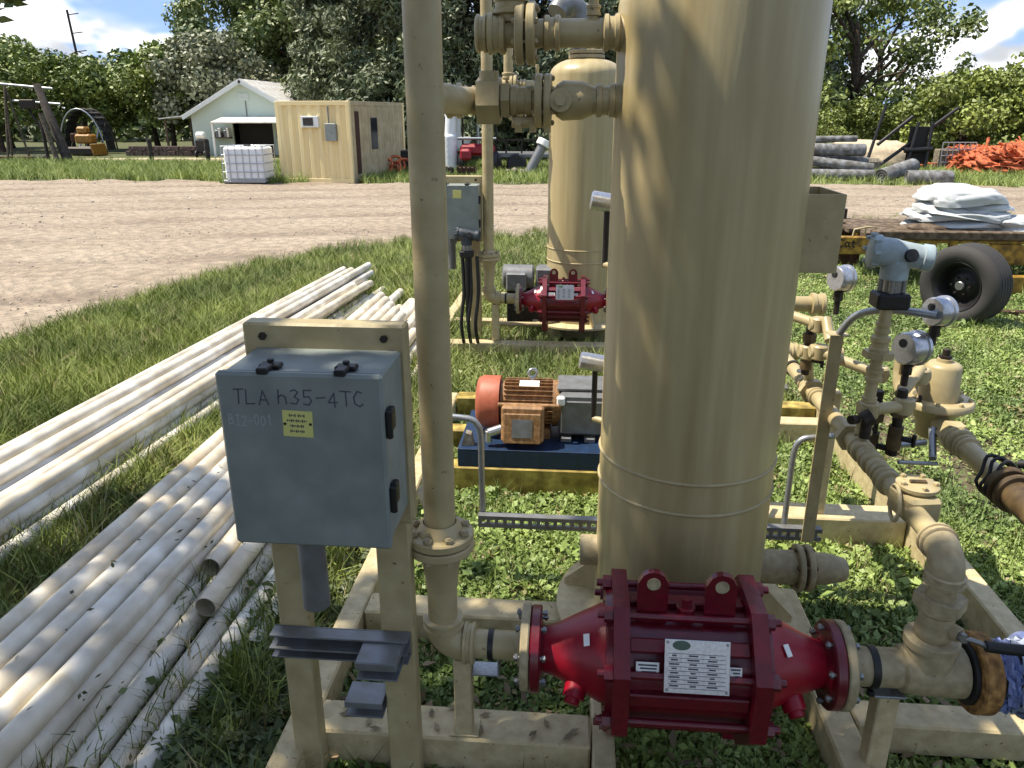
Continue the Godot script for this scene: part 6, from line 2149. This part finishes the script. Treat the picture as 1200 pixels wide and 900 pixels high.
func crown_clumps(sd: int, n: int, rx: float, ry: float, y0: float, cr: float, shape := 0.0) -> Array:
	var q := RandomNumberGenerator.new()
	q.seed = sd
	var out := []
	for i in n:
		var a := q.randf() * TAU
		var t := q.randf()
		var k := sqrt(q.randf())
		# width at this height: rounded crown, or pointed when shape is 1
		var wd := lerpf(sqrt(maxf(0.0, 1.0 - pow(t * 1.7 - 0.75, 2.0))), 1.05 - t, shape)
		out.append(Vector4(cos(a) * k * rx * wd, y0 + t * ry, sin(a) * k * rx * wd, cr * q.randf_range(0.65, 1.3)))
	return out

func trunk(h: float, r: float, sd: int, limbs: int, spread: float) -> MB:
	var q := RandomNumberGenerator.new()
	q.seed = sd
	var b := MB.new()
	var lean := Vector3(q.randf_range(-0.15, 0.15), 1, q.randf_range(-0.15, 0.15))
	b.lathe(Vector3(0, -0.2, 0), lean, [Vector2(0, r * 1.5), Vector2(0.4, r * 1.08), Vector2(h * 0.5, r * 0.85), Vector2(h, r * 0.45), Vector2(h * 1.02, 0)], 12, 0.5)
	for k in limbs:
		var y := h * q.randf_range(0.35, 0.9)
		var a := TAU * (k + q.randf() * 0.5) / limbs
		var o := lean.normalized() * y
		var e := o + Vector3(cos(a) * spread, q.randf_range(0.5, 1.3) * spread * 0.8, sin(a) * spread)
		b.rod(o, o.lerp(e, 0.5) + Vector3(0, 0.15 * spread, 0), r * 0.42, 8, 0.01, r * 0.28)
		b.rod(o.lerp(e, 0.49) + Vector3(0, 0.15 * spread, 0), e, r * 0.28, 7, 0.01, r * 0.1)
	return b

func tree(called: String, tr: MB, cr: MB, bark: Material, label: String, group := "", category := "tree") -> Node3D:
	var s := local(called, label, category, group)
	part(s, "trunk", tr, bark)
	part(s, "crown", cr, M.leaf)
	return s

func trees() -> void:
	var oak_lo := Color(0.06, 0.092, 0.026)
	var oak_hi := Color(0.24, 0.29, 0.1)
	# small oaks in a row at the far left
	var cl := crown_clumps(1, 34, 2.9, 3.4, 1.9, 0.95)
	var oak := tree("small_oak", trunk(2.6, 0.16, 1, 5, 1.3), leafy(2, 9000, cl, 0.17, Color(0.06, 0.095, 0.018), Color(0.22, 0.27, 0.05)), M.bark, "", "small oaks in a row at the far left")
	var row := [[-33.4, -44.0, 1.0, 0.3], [-36.5, -49.0, 1.15, 2.0], [-29.8, -46.5, 0.95, 4.0], [-27.2, -50.0, 1.1, 1.2], [-24.6, -47.0, 0.98, 5.2], [-21.8, -50.5, 1.1, 3.3], [-40.5, -47.0, 1.1, 2.6]]
	var said := ["at the left picture edge", "second behind the metal frame, set further back", "just left of the leaning pole", "behind the hoop shelter", "right of the yellow tractor", "left of the green house, set back", "out beyond the left picture edge"]
	for i in row.size():
		var q = row[i]
		var t := Transform3D(Basis(Vector3.UP, q[3]).scaled(Vector3.ONE * q[2]), Vector3(q[0], -0.12, q[1]))
		if i == 0:
			oak.transform = t
			oak.set_meta("label", "small bright green oak " + said[0])
		else:
			copy(oak, t, "small bright green oak " + said[i], "small_oak")
	# big oak behind the house
	cl = crown_clumps(11, 70, 5.2, 9.0, 2.6, 1.35)
	var big := tree("big_oak", trunk(6.5, 0.42, 12, 8, 3.0), leafy(12, 26000, cl, 0.2, oak_lo, oak_hi), M.bark, "tall broad dark oak rising behind the green house", "tall oaks behind the house")
	big.transform = Transform3D(Basis(Vector3.UP, 0.4), Vector3(-17.6, -0.12, -51.5))
	copy(big, Transform3D(Basis(Vector3.UP, 2.4).scaled(Vector3(0.8, 0.98, 0.8)), Vector3(-22.2, -0.12, -53.0)), "tall oak left behind the house, its crown edge against the sky", "big_oak")
	copy(big, Transform3D(Basis(Vector3.UP, 4.1).scaled(Vector3(0.9, 1.15, 0.9)), Vector3(-11.4, -0.12, -52.0)), "tall oak behind the container roof", "big_oak")
	# grey-green spreading tree in front of it
	cl = crown_clumps(21, 44, 3.4, 4.4, 1.6, 1.0)
	var wil := tree("silver_leaved_tree", trunk(3.4, 0.24, 22, 7, 1.8), leafy(22, 15000, cl, 0.17, Color(0.08, 0.1, 0.045), Color(0.3, 0.31, 0.2)), M.bark_pale, "silvery grey leaved spreading tree left behind the green house")
	wil.transform = Transform3D(Basis(), Vector3(-21.3, -0.12, -46.5))
	# dark cedars in the middle
	cl = crown_clumps(31, 80, 3.6, 10.5, 0.7, 1.1, 0.55)
	var ced := tree("dark_cedar", trunk(9.0, 0.34, 32, 9, 2.2), leafy(32, 42000, cl, 0.11, Color(0.036, 0.056, 0.025), Color(0.18, 0.21, 0.105), 0.5, 3.4), M.bark, "tall dark drooping cedar over the container's far end", "dark cedars in the middle")
	ced.transform = Transform3D(Basis(), Vector3(-9.2, -0.12, -40.5))
	var cs := [[-5.6, -39.0, 1.05, 1.0, "tall dark cedar seen left of the riser pipe"], [-2.0, -38.5, 0.98, 2.2, "dark cedar between riser pipe and the far vessel"], [1.6, -40.0, 1.1, 3.1, "dark cedar directly behind the far vessel"], [5.2, -41.0, 1.05, 4.4, "dark cedar hidden behind the nearer vessel"], [-12.6, -44.0, 1.0, 5.0, "dark cedar between the house roof and the container"], [8.9, -40.5, 0.92, 0.6, "tall dark cedar just right of the nearer vessel"]]
	for q in cs:
		copy(ced, Transform3D(Basis(Vector3.UP, q[3]).scaled(Vector3.ONE * q[2]), Vector3(q[0], -0.12, q[1])), q[4], "dark_cedar")
	# loose tall trees at the right
	cl = crown_clumps(41, 52, 4.4, 7.6, 1.8, 0.95)
	var lo := tree("loose_ash", trunk(6.2, 0.26, 42, 9, 2.6), leafy(42, 7000, cl, 0.165, Color(0.06, 0.09, 0.02), Color(0.23, 0.28, 0.07)), M.bark, "tall loose leaved tree with sky gaps right of the vessel", "loose leaved trees at the right")
	lo.transform = Transform3D(Basis(), Vector3(13.2, -0.12, -40.0))
	copy(lo, Transform3D(Basis(Vector3.UP, 2.0).scaled(Vector3(0.95, 1.2, 0.95)), Vector3(9.4, -0.12, -43.0)), "taller loose leaved tree close beside the nearer vessel's edge", "loose_ash")
	copy(lo, Transform3D(Basis(Vector3.UP, 5.1).scaled(Vector3(0.9, 0.95, 0.9)), Vector3(15.6, -0.12, -43.5)), "loose leaved tree left of the right hand sky gap", "loose_ash")
	# bushes at the right edge and under the trees
	cl = crown_clumps(51, 26, 2.6, 2.9, 0.4, 0.85)
	var bush := tree("bright_bush", trunk(1.6, 0.12, 52, 6, 1.0), leafy(52, 14000, cl, 0.115, Color(0.08, 0.11, 0.02), Color(0.26, 0.31, 0.06)), M.bark, "", "bushes behind the yard edge", "bush")
	var bs := [[20.0, -34.0, 1.35, 0.0, "big bright green bush above the orange netting at right"], [16.2, -35.5, 1.05, 1.4, "bright bush behind the wire crate"], [24.5, -37.0, 1.3, 2.0, "bright bush at the right picture edge"], [9.9, -36.0, 0.7, 3.0, "low bush behind the grey matting stack"], [12.6, -37.5, 0.75, 4.0, "bush behind the dark leaning frame"], [-20.2, -45.2, 0.5, 5.0, "low pale bush beyond the block row"], [19.5, -42.0, 1.15, 5.5, "tall bush against the sky at the right"]]
	for i in bs.size():
		var q = bs[i]
		var t := Transform3D(Basis(Vector3.UP, q[3]).scaled(Vector3.ONE * q[2]), Vector3(q[0], -0.12, q[1]))
		if i == 0:
			bush.transform = t
			bush.set_meta("label", q[4])
		else:
			copy(bush, t, q[4], "bright_bush")
	# the wood behind everything reads as one mass
	var many := []
	rng.seed = 5
	for i in 190:
		var x := -95.0 + i * 1.0 + rng.randf_range(-0.6, 0.6)
		for k in (3 if x < 2.0 else 1):
			many.append(Vector4(x + rng.randf_range(-1, 1), 0.4 + k * 2.2 + rng.randf_range(-0.5, 0.9), -70.0 + rng.randf_range(-5, 5) + 0.1 * absf(x), rng.randf_range(1.5, 2.3)))
	var wood := leafy(61, 42000, many, 0.42, Color(0.05, 0.075, 0.022), Color(0.17, 0.21, 0.06))
	single("distant_wood", wood, M.leaf, "dense green wood closing off the far side of the yard", "wood", Vector3(0, -0.12, -70), "", "stuff")

func shade_tree() -> void:
	# the tree the photographer stands under: its foliage dapples the near skid
	var s := thing("shade_oak", "leaf sprays of an overhanging oak at the top left corner", "tree", Vector3(-5.2, 0, 3.4))
	var q := RandomNumberGenerator.new()
	q.seed = 404
	var f := FastNoiseLite.new()
	f.seed = 9
	f.frequency = 0.75
	f.fractal_octaves = 3
	var sun := to_sun()
	var b := MB.new()
	b.use_col = true
	var lo := Color(0.03, 0.055, 0.012)
	var hi := Color(0.11, 0.15, 0.03)
	var add := func(p: Vector3, s2: float) -> void:
		var nn := Vector3(q.randfn() * 0.5, 1.0, q.randfn() * 0.5).normalized()
		var u := nn.cross(Vector3(q.randfn(), q.randfn(), q.randfn())).normalized()
		var v := nn.cross(u).normalized()
		b.col = lo.lerp(hi, q.randf())
		var w := v * s2 * 0.42
		var l := u * s2
		b.tri(p - l, p - w, p + l, nn, nn, nn)
		b.tri(p - l, p + l, p + w, nn, nn, nn)
	var made := 0
	while made < 34000:
		# a spot on the ground that this leaf shades
		var gx := q.randf_range(-3.6, 2.3)
		var gz := q.randf_range(-4.2, 3.5)
		# far edge of the shade
		var edge := -2.75
		if gx < -1.2: edge = lerpf(-2.9, -3.6, clampf((-gx - 1.2) / 1.0, 0, 1))
		elif gx > 1.2: edge = lerpf(-2.25, -1.7, (gx - 1.2) / 0.9)
		elif gx > 0.3: edge = lerpf(-2.5, -2.25, (gx - 0.3) / 0.9)
		if Vector2((gx - 0.2) / 1.3, gz + 1.76).length() < 0.085: continue
		if gx < -2.35: edge = lerpf(-3.4, -1.0, clampf((-gx - 2.35) / 0.5, 0, 1))
		var over := gz - edge + 0.07 + f.get_noise_2d(gx * 2.2, gz * 2.2) * 0.4
		if over < 0.0: continue
		var gap := f.get_noise_2d(gx * 2.6 + 7.0, gz * 2.6)
		if gap > (0.6 if (gx > -1.35 and gx < 0.0 and gz > -2.6) or (gx > -1.35 and gx < 1.75 and over > 0.12) else 0.17 + clampf(over, 0.0, 0.8) * 0.22): continue
		var h := q.randf_range(4.6, 7.6)
		var p := Vector3(gx, 0, gz) + sun * (h / sun.y)
		add.call(p, q.randf_range(0.045, 0.085))
		made += 1
	# the low spray seen at the picture corner
	for i in 150:
		var t := q.randf()
		add.call(Vector3(-3.62 + t * 0.36, 2.95 - t * 0.36, -4.6 + q.randf_range(-0.1, 0.1)) + Vector3(q.randfn(), q.randfn(), q.randfn()) * 0.045, q.randf_range(0.04, 0.075))
	# unseen leaves added over and behind the camera to hold back sky light
	for i in 9000:
		var a := q.randf_range(-0.2, PI + 0.2)
		var el := q.randf_range(0.12, 1.35)
		var rr := q.randf_range(5.0, 7.5) * (1.0 + 0.25 * f.get_noise_3d(cos(a) * 3.0, el * 3.0, sin(a) * 3.0))
		var p := Vector3(-1.5 + cos(a) * cos(el) * rr * 1.25, 1.2 + sin(el) * rr, 1.2 + sin(a) * cos(el) * rr)
		if p.z < 0.8: continue
		add.call(p, q.randf_range(0.1, 0.17))
	part(s, "crown", b, M.leaf)
	var t := MB.new()
	t.lathe(Vector3(-5.2, -0.2, 3.4), Vector3(0.05, 1, -0.05), [Vector2(0, 0.5), Vector2(0.5, 0.36), Vector2(3.0, 0.28), Vector2(6.0, 0.18), Vector2(7.5, 0.05), Vector2(7.52, 0)], 16, 0.5)
	part(s, "trunk", t, M.bark)
	for e in [Vector3(-2.6, 5.8, -3.4), Vector3(-4.4, 6.2, -3.8), Vector3(-1.8, 6.4, -1.2), Vector3(-4.0, 6.8, 0.4), Vector3(-2.2, 7.0, 1.4), Vector3(-6.6, 6.0, -0.6)]:
		var br := MB.new()
		br.tube([Vector3(-5.05, 3.4, 3.25), Vector3(-5.0, 4.2, 2.9), Vector3(-4.9, 4.6, 2.4).lerp(e, 0.4) + Vector3(0, 0.25, 0), e.lerp(Vector3(-4.9, 4.6, 2.4), 0.25), e], 0.05, 8, 4)
		part(s, "limb", br, M.bark)
	var tw := MB.new()
	tw.tube([Vector3(-4.4, 5.2, -3.4), Vector3(-4.0, 4.2, -4.0), Vector3(-3.65, 3.1, -4.55), Vector3(-3.28, 2.62, -4.6)], 0.012, 6, 4)
	part(s, "twig", tw, M.bark)

func inside(x: float, z: float, rs: Array) -> bool:
	for r in rs:
		if x > r[0] and x < r[1] and z > r[2] and z < r[3]: return true
	return false

func tone0(n: float) -> float:
	return clampf(0.5 + n * 0.8 + rng.randf_range(-0.25, 0.25), 0, 1)

func ground_cover() -> void:
	# leaf rosettes and grass tufts on the near ground
	rng.seed = 321
	var ros: Array[ArrayMesh] = []
	var tuf: Array[ArrayMesh] = []
	for k in 3:
		var b := MB.new()
		for i in 15:
			var a := rng.randf() * TAU
			var d := rng.randf_range(0.0, 0.075)
			var p := Vector3(cos(a) * d, rng.randf_range(0.012, 0.075), sin(a) * d)
			var n := Vector3(rng.randfn() * 0.5, 1, rng.randfn() * 0.5).normalized()
			var u := n.cross(Vector3(rng.randfn(), 0.2, rng.randfn())).normalized()
			var v := n.cross(u)
			var s := rng.randf_range(0.013, 0.027)
			b.tri(p - u * s, p - v * s * 0.6, p + u * s, n, n, n)
			b.tri(p - u * s, p + u * s, p + v * s * 0.6, n, n, n)
		ros.append(b.mesh())
		b = MB.new()
		for i in 13:
			var a := rng.randf() * TAU
			var d := rng.randf_range(0.0, 0.05)
			var p := Vector3(cos(a) * d, -0.005, sin(a) * d)
			var h := rng.randf_range(0.07, 0.19)
			var l := Vector3(rng.randfn(), 0, rng.randfn()) * 0.055
			var w := Vector3(-sin(a), 0, cos(a)).rotated(Vector3.UP, rng.randf() * 3.0) * rng.randf_range(0.0022, 0.004)
			var m := p + l * 0.4 + Vector3(0, h * 0.6, 0)
			var t := p + l * 1.3 + Vector3(0, h, 0)
			var n := w.cross(Vector3.UP).normalized()
			n = (n + Vector3(0, 0.8, 0)).normalized()
			b.tri(p - w, p + w, m + w * 0.8, n, n, n)
			b.tri(p - w, m + w * 0.8, m - w * 0.8, n, n, n)
			b.tri(m - w * 0.8, m + w * 0.8, t, n, n, n)
		tuf.append(b.mesh())
	var f := FastNoiseLite.new()
	f.seed = 17
	f.frequency = 0.9
	f.fractal_octaves = 3
	var beams := [[-0.9, 0.1, -2.01, -1.85], [-0.89, -0.79, -5.0, -1.5], [0.085, 0.165, -2.5, -1.4], [0.825, 0.935, -2.8, -1.4], [-0.79, 0.83, -2.62, -2.47], [0.93, 1.96, -2.16, -2.03], [-0.79, 0.79, -3.9, -3.76], [-0.79, 0.79, -4.41, -4.28], [0.77, 0.87, -5.0, -2.8], [0.86, 1.61, -3.53, -3.35], [1.6, 1.71, -5.0, -2.15], [-1.3, 1.1, -6.34, -6.19], [0.86, 1.61, -4.71, -4.57], [-0.8, 1.6, -5.0, -4.84]]
	var rt := [[], [], []]
	var rc := [PackedColorArray(), PackedColorArray(), PackedColorArray()]
	var tt := [[], [], []]
	var tc := [PackedColorArray(), PackedColorArray(), PackedColorArray()]
	var place := func(x: float, z: float, grass: bool, size: float, k: Color) -> void:
		var i := rng.randi() % 3
		var y := gh(x, z)
		var bs := Basis(Vector3.UP, rng.randf() * TAU).scaled(Vector3(size, size * rng.randf_range(0.8, 1.25), size))
		if grass:
			tt[i].append(Transform3D(bs, Vector3(x, y, z)))
			tc[i].append(k)
		else:
			rt[i].append(Transform3D(bs, Vector3(x, y, z)))
			rc[i].append(k)
	# near ground: leafy cover, its green darkened for the deep shade by the stand, thick inside the skid
	for i in 150000:
		var z := -pow(rng.randf(), 1.5) * 13.0 - 0.9
		var hw := 0.75 * -z + 1.4
		var x := rng.randf_range(-hw, hw) * 0.95 - 0.08 * z * -1.0
		if z < road_near(x) - 0.1 + f.get_noise_2d(x, z) * 1.1: continue
		if z > -8.2 and x > -3.4 + 0.07 * (-z - 2.0) and x < -2.6: continue
		if z > -8.0 and z < -1.5 and x > -2.25 and x < -1.25 and rng.randf() < 0.93: continue
		var n := f.get_noise_2d(x, z)
		var skid := x > -0.9 and x < 1.7 and z > -5.0
		if inside(x, z, beams): continue
		if Vector2(x - 0.41, z + 2.56).length() < 0.4 or Vector2(x - 0.04, z + 6.97).length() < 0.42: continue
		var right := x > 1.6
		var shaded_weeds := x > -1.25 and x <= -0.9 and z > -3.2
		if shaded_weeds and rng.randf() < 0.85:
			place.call(x, z, false, rng.randf_range(0.6, 1.2), Color(0.05, 0.075, 0.025).lerp(Color(0.12, 0.15, 0.05), tone0(n)))  # broadleaf weeds, their green darkened to paint in the deep shade
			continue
		var worn := 1.0 - smoothstep(0.2, 1.0, Vector2(x - 2.3, (z + 4.6) * 0.6).length())
		if rng.randf() < worn * 0.8: continue
		var tone := clampf(0.5 + n * 0.8 + rng.randf_range(-0.25, 0.25), 0, 1)
		if skid or right:
			var k := Color(0.095, 0.15, 0.03).lerp(Color(0.26, 0.34, 0.085), tone)
			if rng.randf() < 0.06: k = Color(0.24, 0.2, 0.09)
			var size := rng.randf_range(0.7, 1.35) * (0.6 if skid else 0.55)
			place.call(x, z, false, size, k)
			if rng.randf() < (0.22 if z < -2.7 else 0.05): place.call(x, z, true, rng.randf_range(0.3, 0.9), k)
			if rng.randf() < 0.015 and z < -2.6: place.call(x, z, false, rng.randf_range(0.9, 1.35) * (1.0 if skid else 0.8), k * 1.1)
		else:
			var k := Color(0.1, 0.145, 0.028).lerp(Color(0.27, 0.32, 0.08), tone)
			if rng.randf() < 0.08: k = Color(0.3, 0.26, 0.13)
			if rng.randf() < 0.6: place.call(x, z, true, rng.randf_range(0.7, 1.25), k)
			else: place.call(x, z, false, rng.randf_range(0.7, 1.2), k * 0.85)
	# extra grass on the left lawn between road and stack
	for i in 26000:
		var z := rng.randf_range(-12.5, -2.0)
		var x := rng.randf_range(-5.6, -1.0)
		if z < road_near(x) - 0.1 + f.get_noise_2d(x, z) * 1.1: continue
		if z > -8.2 and x > -3.38 + 0.07 * (-z - 2.0) and x < -2.6: continue
		if z > -8.2 and x > -2.25 and x < -1.2: continue
		if x < -5.4 + f.get_noise_2d(z, x) * 0.6: continue
		var tone := clampf(0.5 + f.get_noise_2d(x, z) * 0.9 + rng.randf_range(-0.3, 0.3), 0, 1)
		var k := Color(0.11, 0.16, 0.03).lerp(Color(0.3, 0.36, 0.085), tone)
		if rng.randf() < 0.07: k = Color(0.33, 0.28, 0.14)
		place.call(x, z, true, rng.randf_range(0.8, 1.4), k)
	# the strip beyond the road: long grass, then thinner to the trees
	for i in 40000:
		var x := rng.randf_range(-34.0, 24.0)
		var z := road_far(x) + 0.35 - pow(rng.randf(), 1.3) * 9.5 + f.get_noise_2d(x * 0.7, 3.0) * 1.3
		if x > 7.2 and x < 12.0 and z > -27.3 and rng.randf() < 0.85: continue
		if Vector2((x + 18.6) / 6.2, (z + 37.0) / 2.1).length() < 1.05: continue
		var tone := clampf(0.5 + f.get_noise_2d(x, z) * 0.9 + rng.randf_range(-0.3, 0.3), 0, 1)
		place.call(x, z, true, rng.randf_range(0.8, 2.1), Color(0.12, 0.18, 0.03).lerp(Color(0.3, 0.37, 0.085), tone))
	# ragged tufts along the road's near edge
	for i in 2600:
		var x := rng.randf_range(-6.5, 9.0)
		var z := road_near(x) + rng.randf_range(-1.3, 0.2)
		if f.get_noise_2d(x * 1.4, z * 1.4) < 0.12: continue
		place.call(x, z, true, rng.randf_range(0.5, 1.0), Color(0.12, 0.16, 0.03).lerp(Color(0.24, 0.26, 0.08), rng.randf()))
	for i in 3:
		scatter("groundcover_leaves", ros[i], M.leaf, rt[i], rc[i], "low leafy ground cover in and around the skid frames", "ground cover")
		scatter("grass", tuf[i], M.blade, tt[i], tc[i], "green grass of the lawns and the strip beyond the road", "grass")
	# stones and clods on the road
	var pb: Array[ArrayMesh] = []
	for k in 2:
		var b := MB.new()
		b.box(Vector3.ZERO, Vector3(0.03, 0.02, 0.024), 0.008, Basis(Vector3(0.3, 1, 0.5 + k).normalized(), 0.7 + k))
		pb.append(b.mesh())
	var pt := []
	var pc := PackedColorArray()
	for i in 9000:
		var x := rng.randf_range(-24.0, 14.0)
		var z := lerpf(road_near(x), road_far(x), rng.randf()) if x > -5.0 else rng.randf_range(-24.5, -4.0)
		if z > road_near(x) or f.get_noise_2d(x * 0.6 + 30.0, z) < -0.1: continue
		pt.append(Transform3D(Basis(Vector3.UP, rng.randf() * TAU).scaled(Vector3.ONE * rng.randf_range(0.3, 1.0) * (1.0 if rng.randf() < 0.97 else 2.5)), Vector3(x, gh(x, z) + 0.055, z)))
		pc.append(Color(0.2, 0.15, 0.115).lerp(Color(0.46, 0.4, 0.33), rng.randf()))
	scatter("gravel", pb[0], M.litter, pt, pc, "scattered small stones and clods on the dirt road", "gravel")
	# dead leaves on the right pipe stack and the beams
	var lf := MB.new()
	lf.tri(Vector3(-0.022, 0, 0), Vector3(0, 0.004, -0.009), Vector3(0.022, 0.006, 0), Vector3.UP, Vector3.UP, Vector3.UP)
	lf.tri(Vector3(-0.022, 0, 0), Vector3(0.022, 0.006, 0), Vector3(0, 0.003, 0.009), Vector3.UP, Vector3.UP, Vector3.UP)
	var lt := []
	var lc := PackedColorArray()
	for i in 90:
		var p := Vector3(rng.randf_range(-2.15, -1.25), 0, rng.randf_range(-3.8, -1.6))
		p.y = 0.096 if p.x > -1.42 else (0.178 if p.x > -1.65 else 0.258)
		if p.x < -1.65 and rng.randf() < 0.5: p.y = 0.178
		lt.append(Transform3D(Basis(Vector3(rng.randfn() * 0.3, 1, rng.randfn() * 0.3).normalized(), rng.randf() * TAU).scaled(Vector3.ONE * rng.randf_range(0.3, 0.9)), p))
		lc.append(Color(0.06, 0.045, 0.025).lerp(Color(0.05, 0.08, 0.02), rng.randf()))
	for i in 22:
		lt.append(Transform3D(Basis(Vector3.UP, rng.randf() * TAU), Vector3(rng.randf_range(-0.75, 0.05), 0.174, rng.randf_range(-1.99, -1.87))))
		lc.append(Color(0.3, 0.24, 0.14).lerp(Color(0.1, 0.08, 0.04), rng.randf()))
	for i in 400:
		var p := Vector3(rng.randf_range(-1.2, 1.4), 0.07, rng.randf_range(-2.4, -1.3))
		if inside(p.x, p.z, beams): continue
		lt.append(Transform3D(Basis(Vector3(rng.randfn() * 0.3, 1, rng.randfn() * 0.3).normalized(), rng.randf() * TAU).scaled(Vector3.ONE * rng.randf_range(0.8, 1.6)), p))
		lc.append(Color(0.26, 0.19, 0.11).lerp(Color(0.12, 0.09, 0.05), rng.randf()))
	scatter("fallen_leaves", lf.mesh(), M.litter, lt, lc, "small dead leaves fallen on the pipes, beams and ground cover", "leaves")

func _ready() -> void:
	view()
	materials()
	ground()
	road()
	skid_frame()
	vessel(Vector3(0.41, 0, -2.56), "tall tan filter vessel of the nearer skid rising out of the picture", true)
	var p := pump()
	p.position = Vector3(0.337, 0.495, -1.9)
	p.set_meta("label", "dark red flanged pump with silver nameplate before the nearer vessel")
	riser(Vector3.ZERO, "tan riser pipe with bolted flange between the cabinet and the vessel", false)
	crossings()
	cabinet_at(Vector3.ZERO, "dark grey control cabinet with marker writing on the near tan stand", true)
	strut_brackets()
	rack()
	silver_heads()
	motor_set()
	copy(p, Transform3D(Basis().scaled(Vector3(0.85, 0.85, 0.85)), Vector3(-0.095, 0.525, -6.32)), "dark red pump at the foot of the farther vessel", "gas_pump")
	far_skid()
	pipe_stacks()
	wheel()
	flatbed()
	shipping_container()
	tote()
	house()
	left_yard()
	mid_yard()
	right_yard()
	trees()
	shade_tree()
	ground_cover()
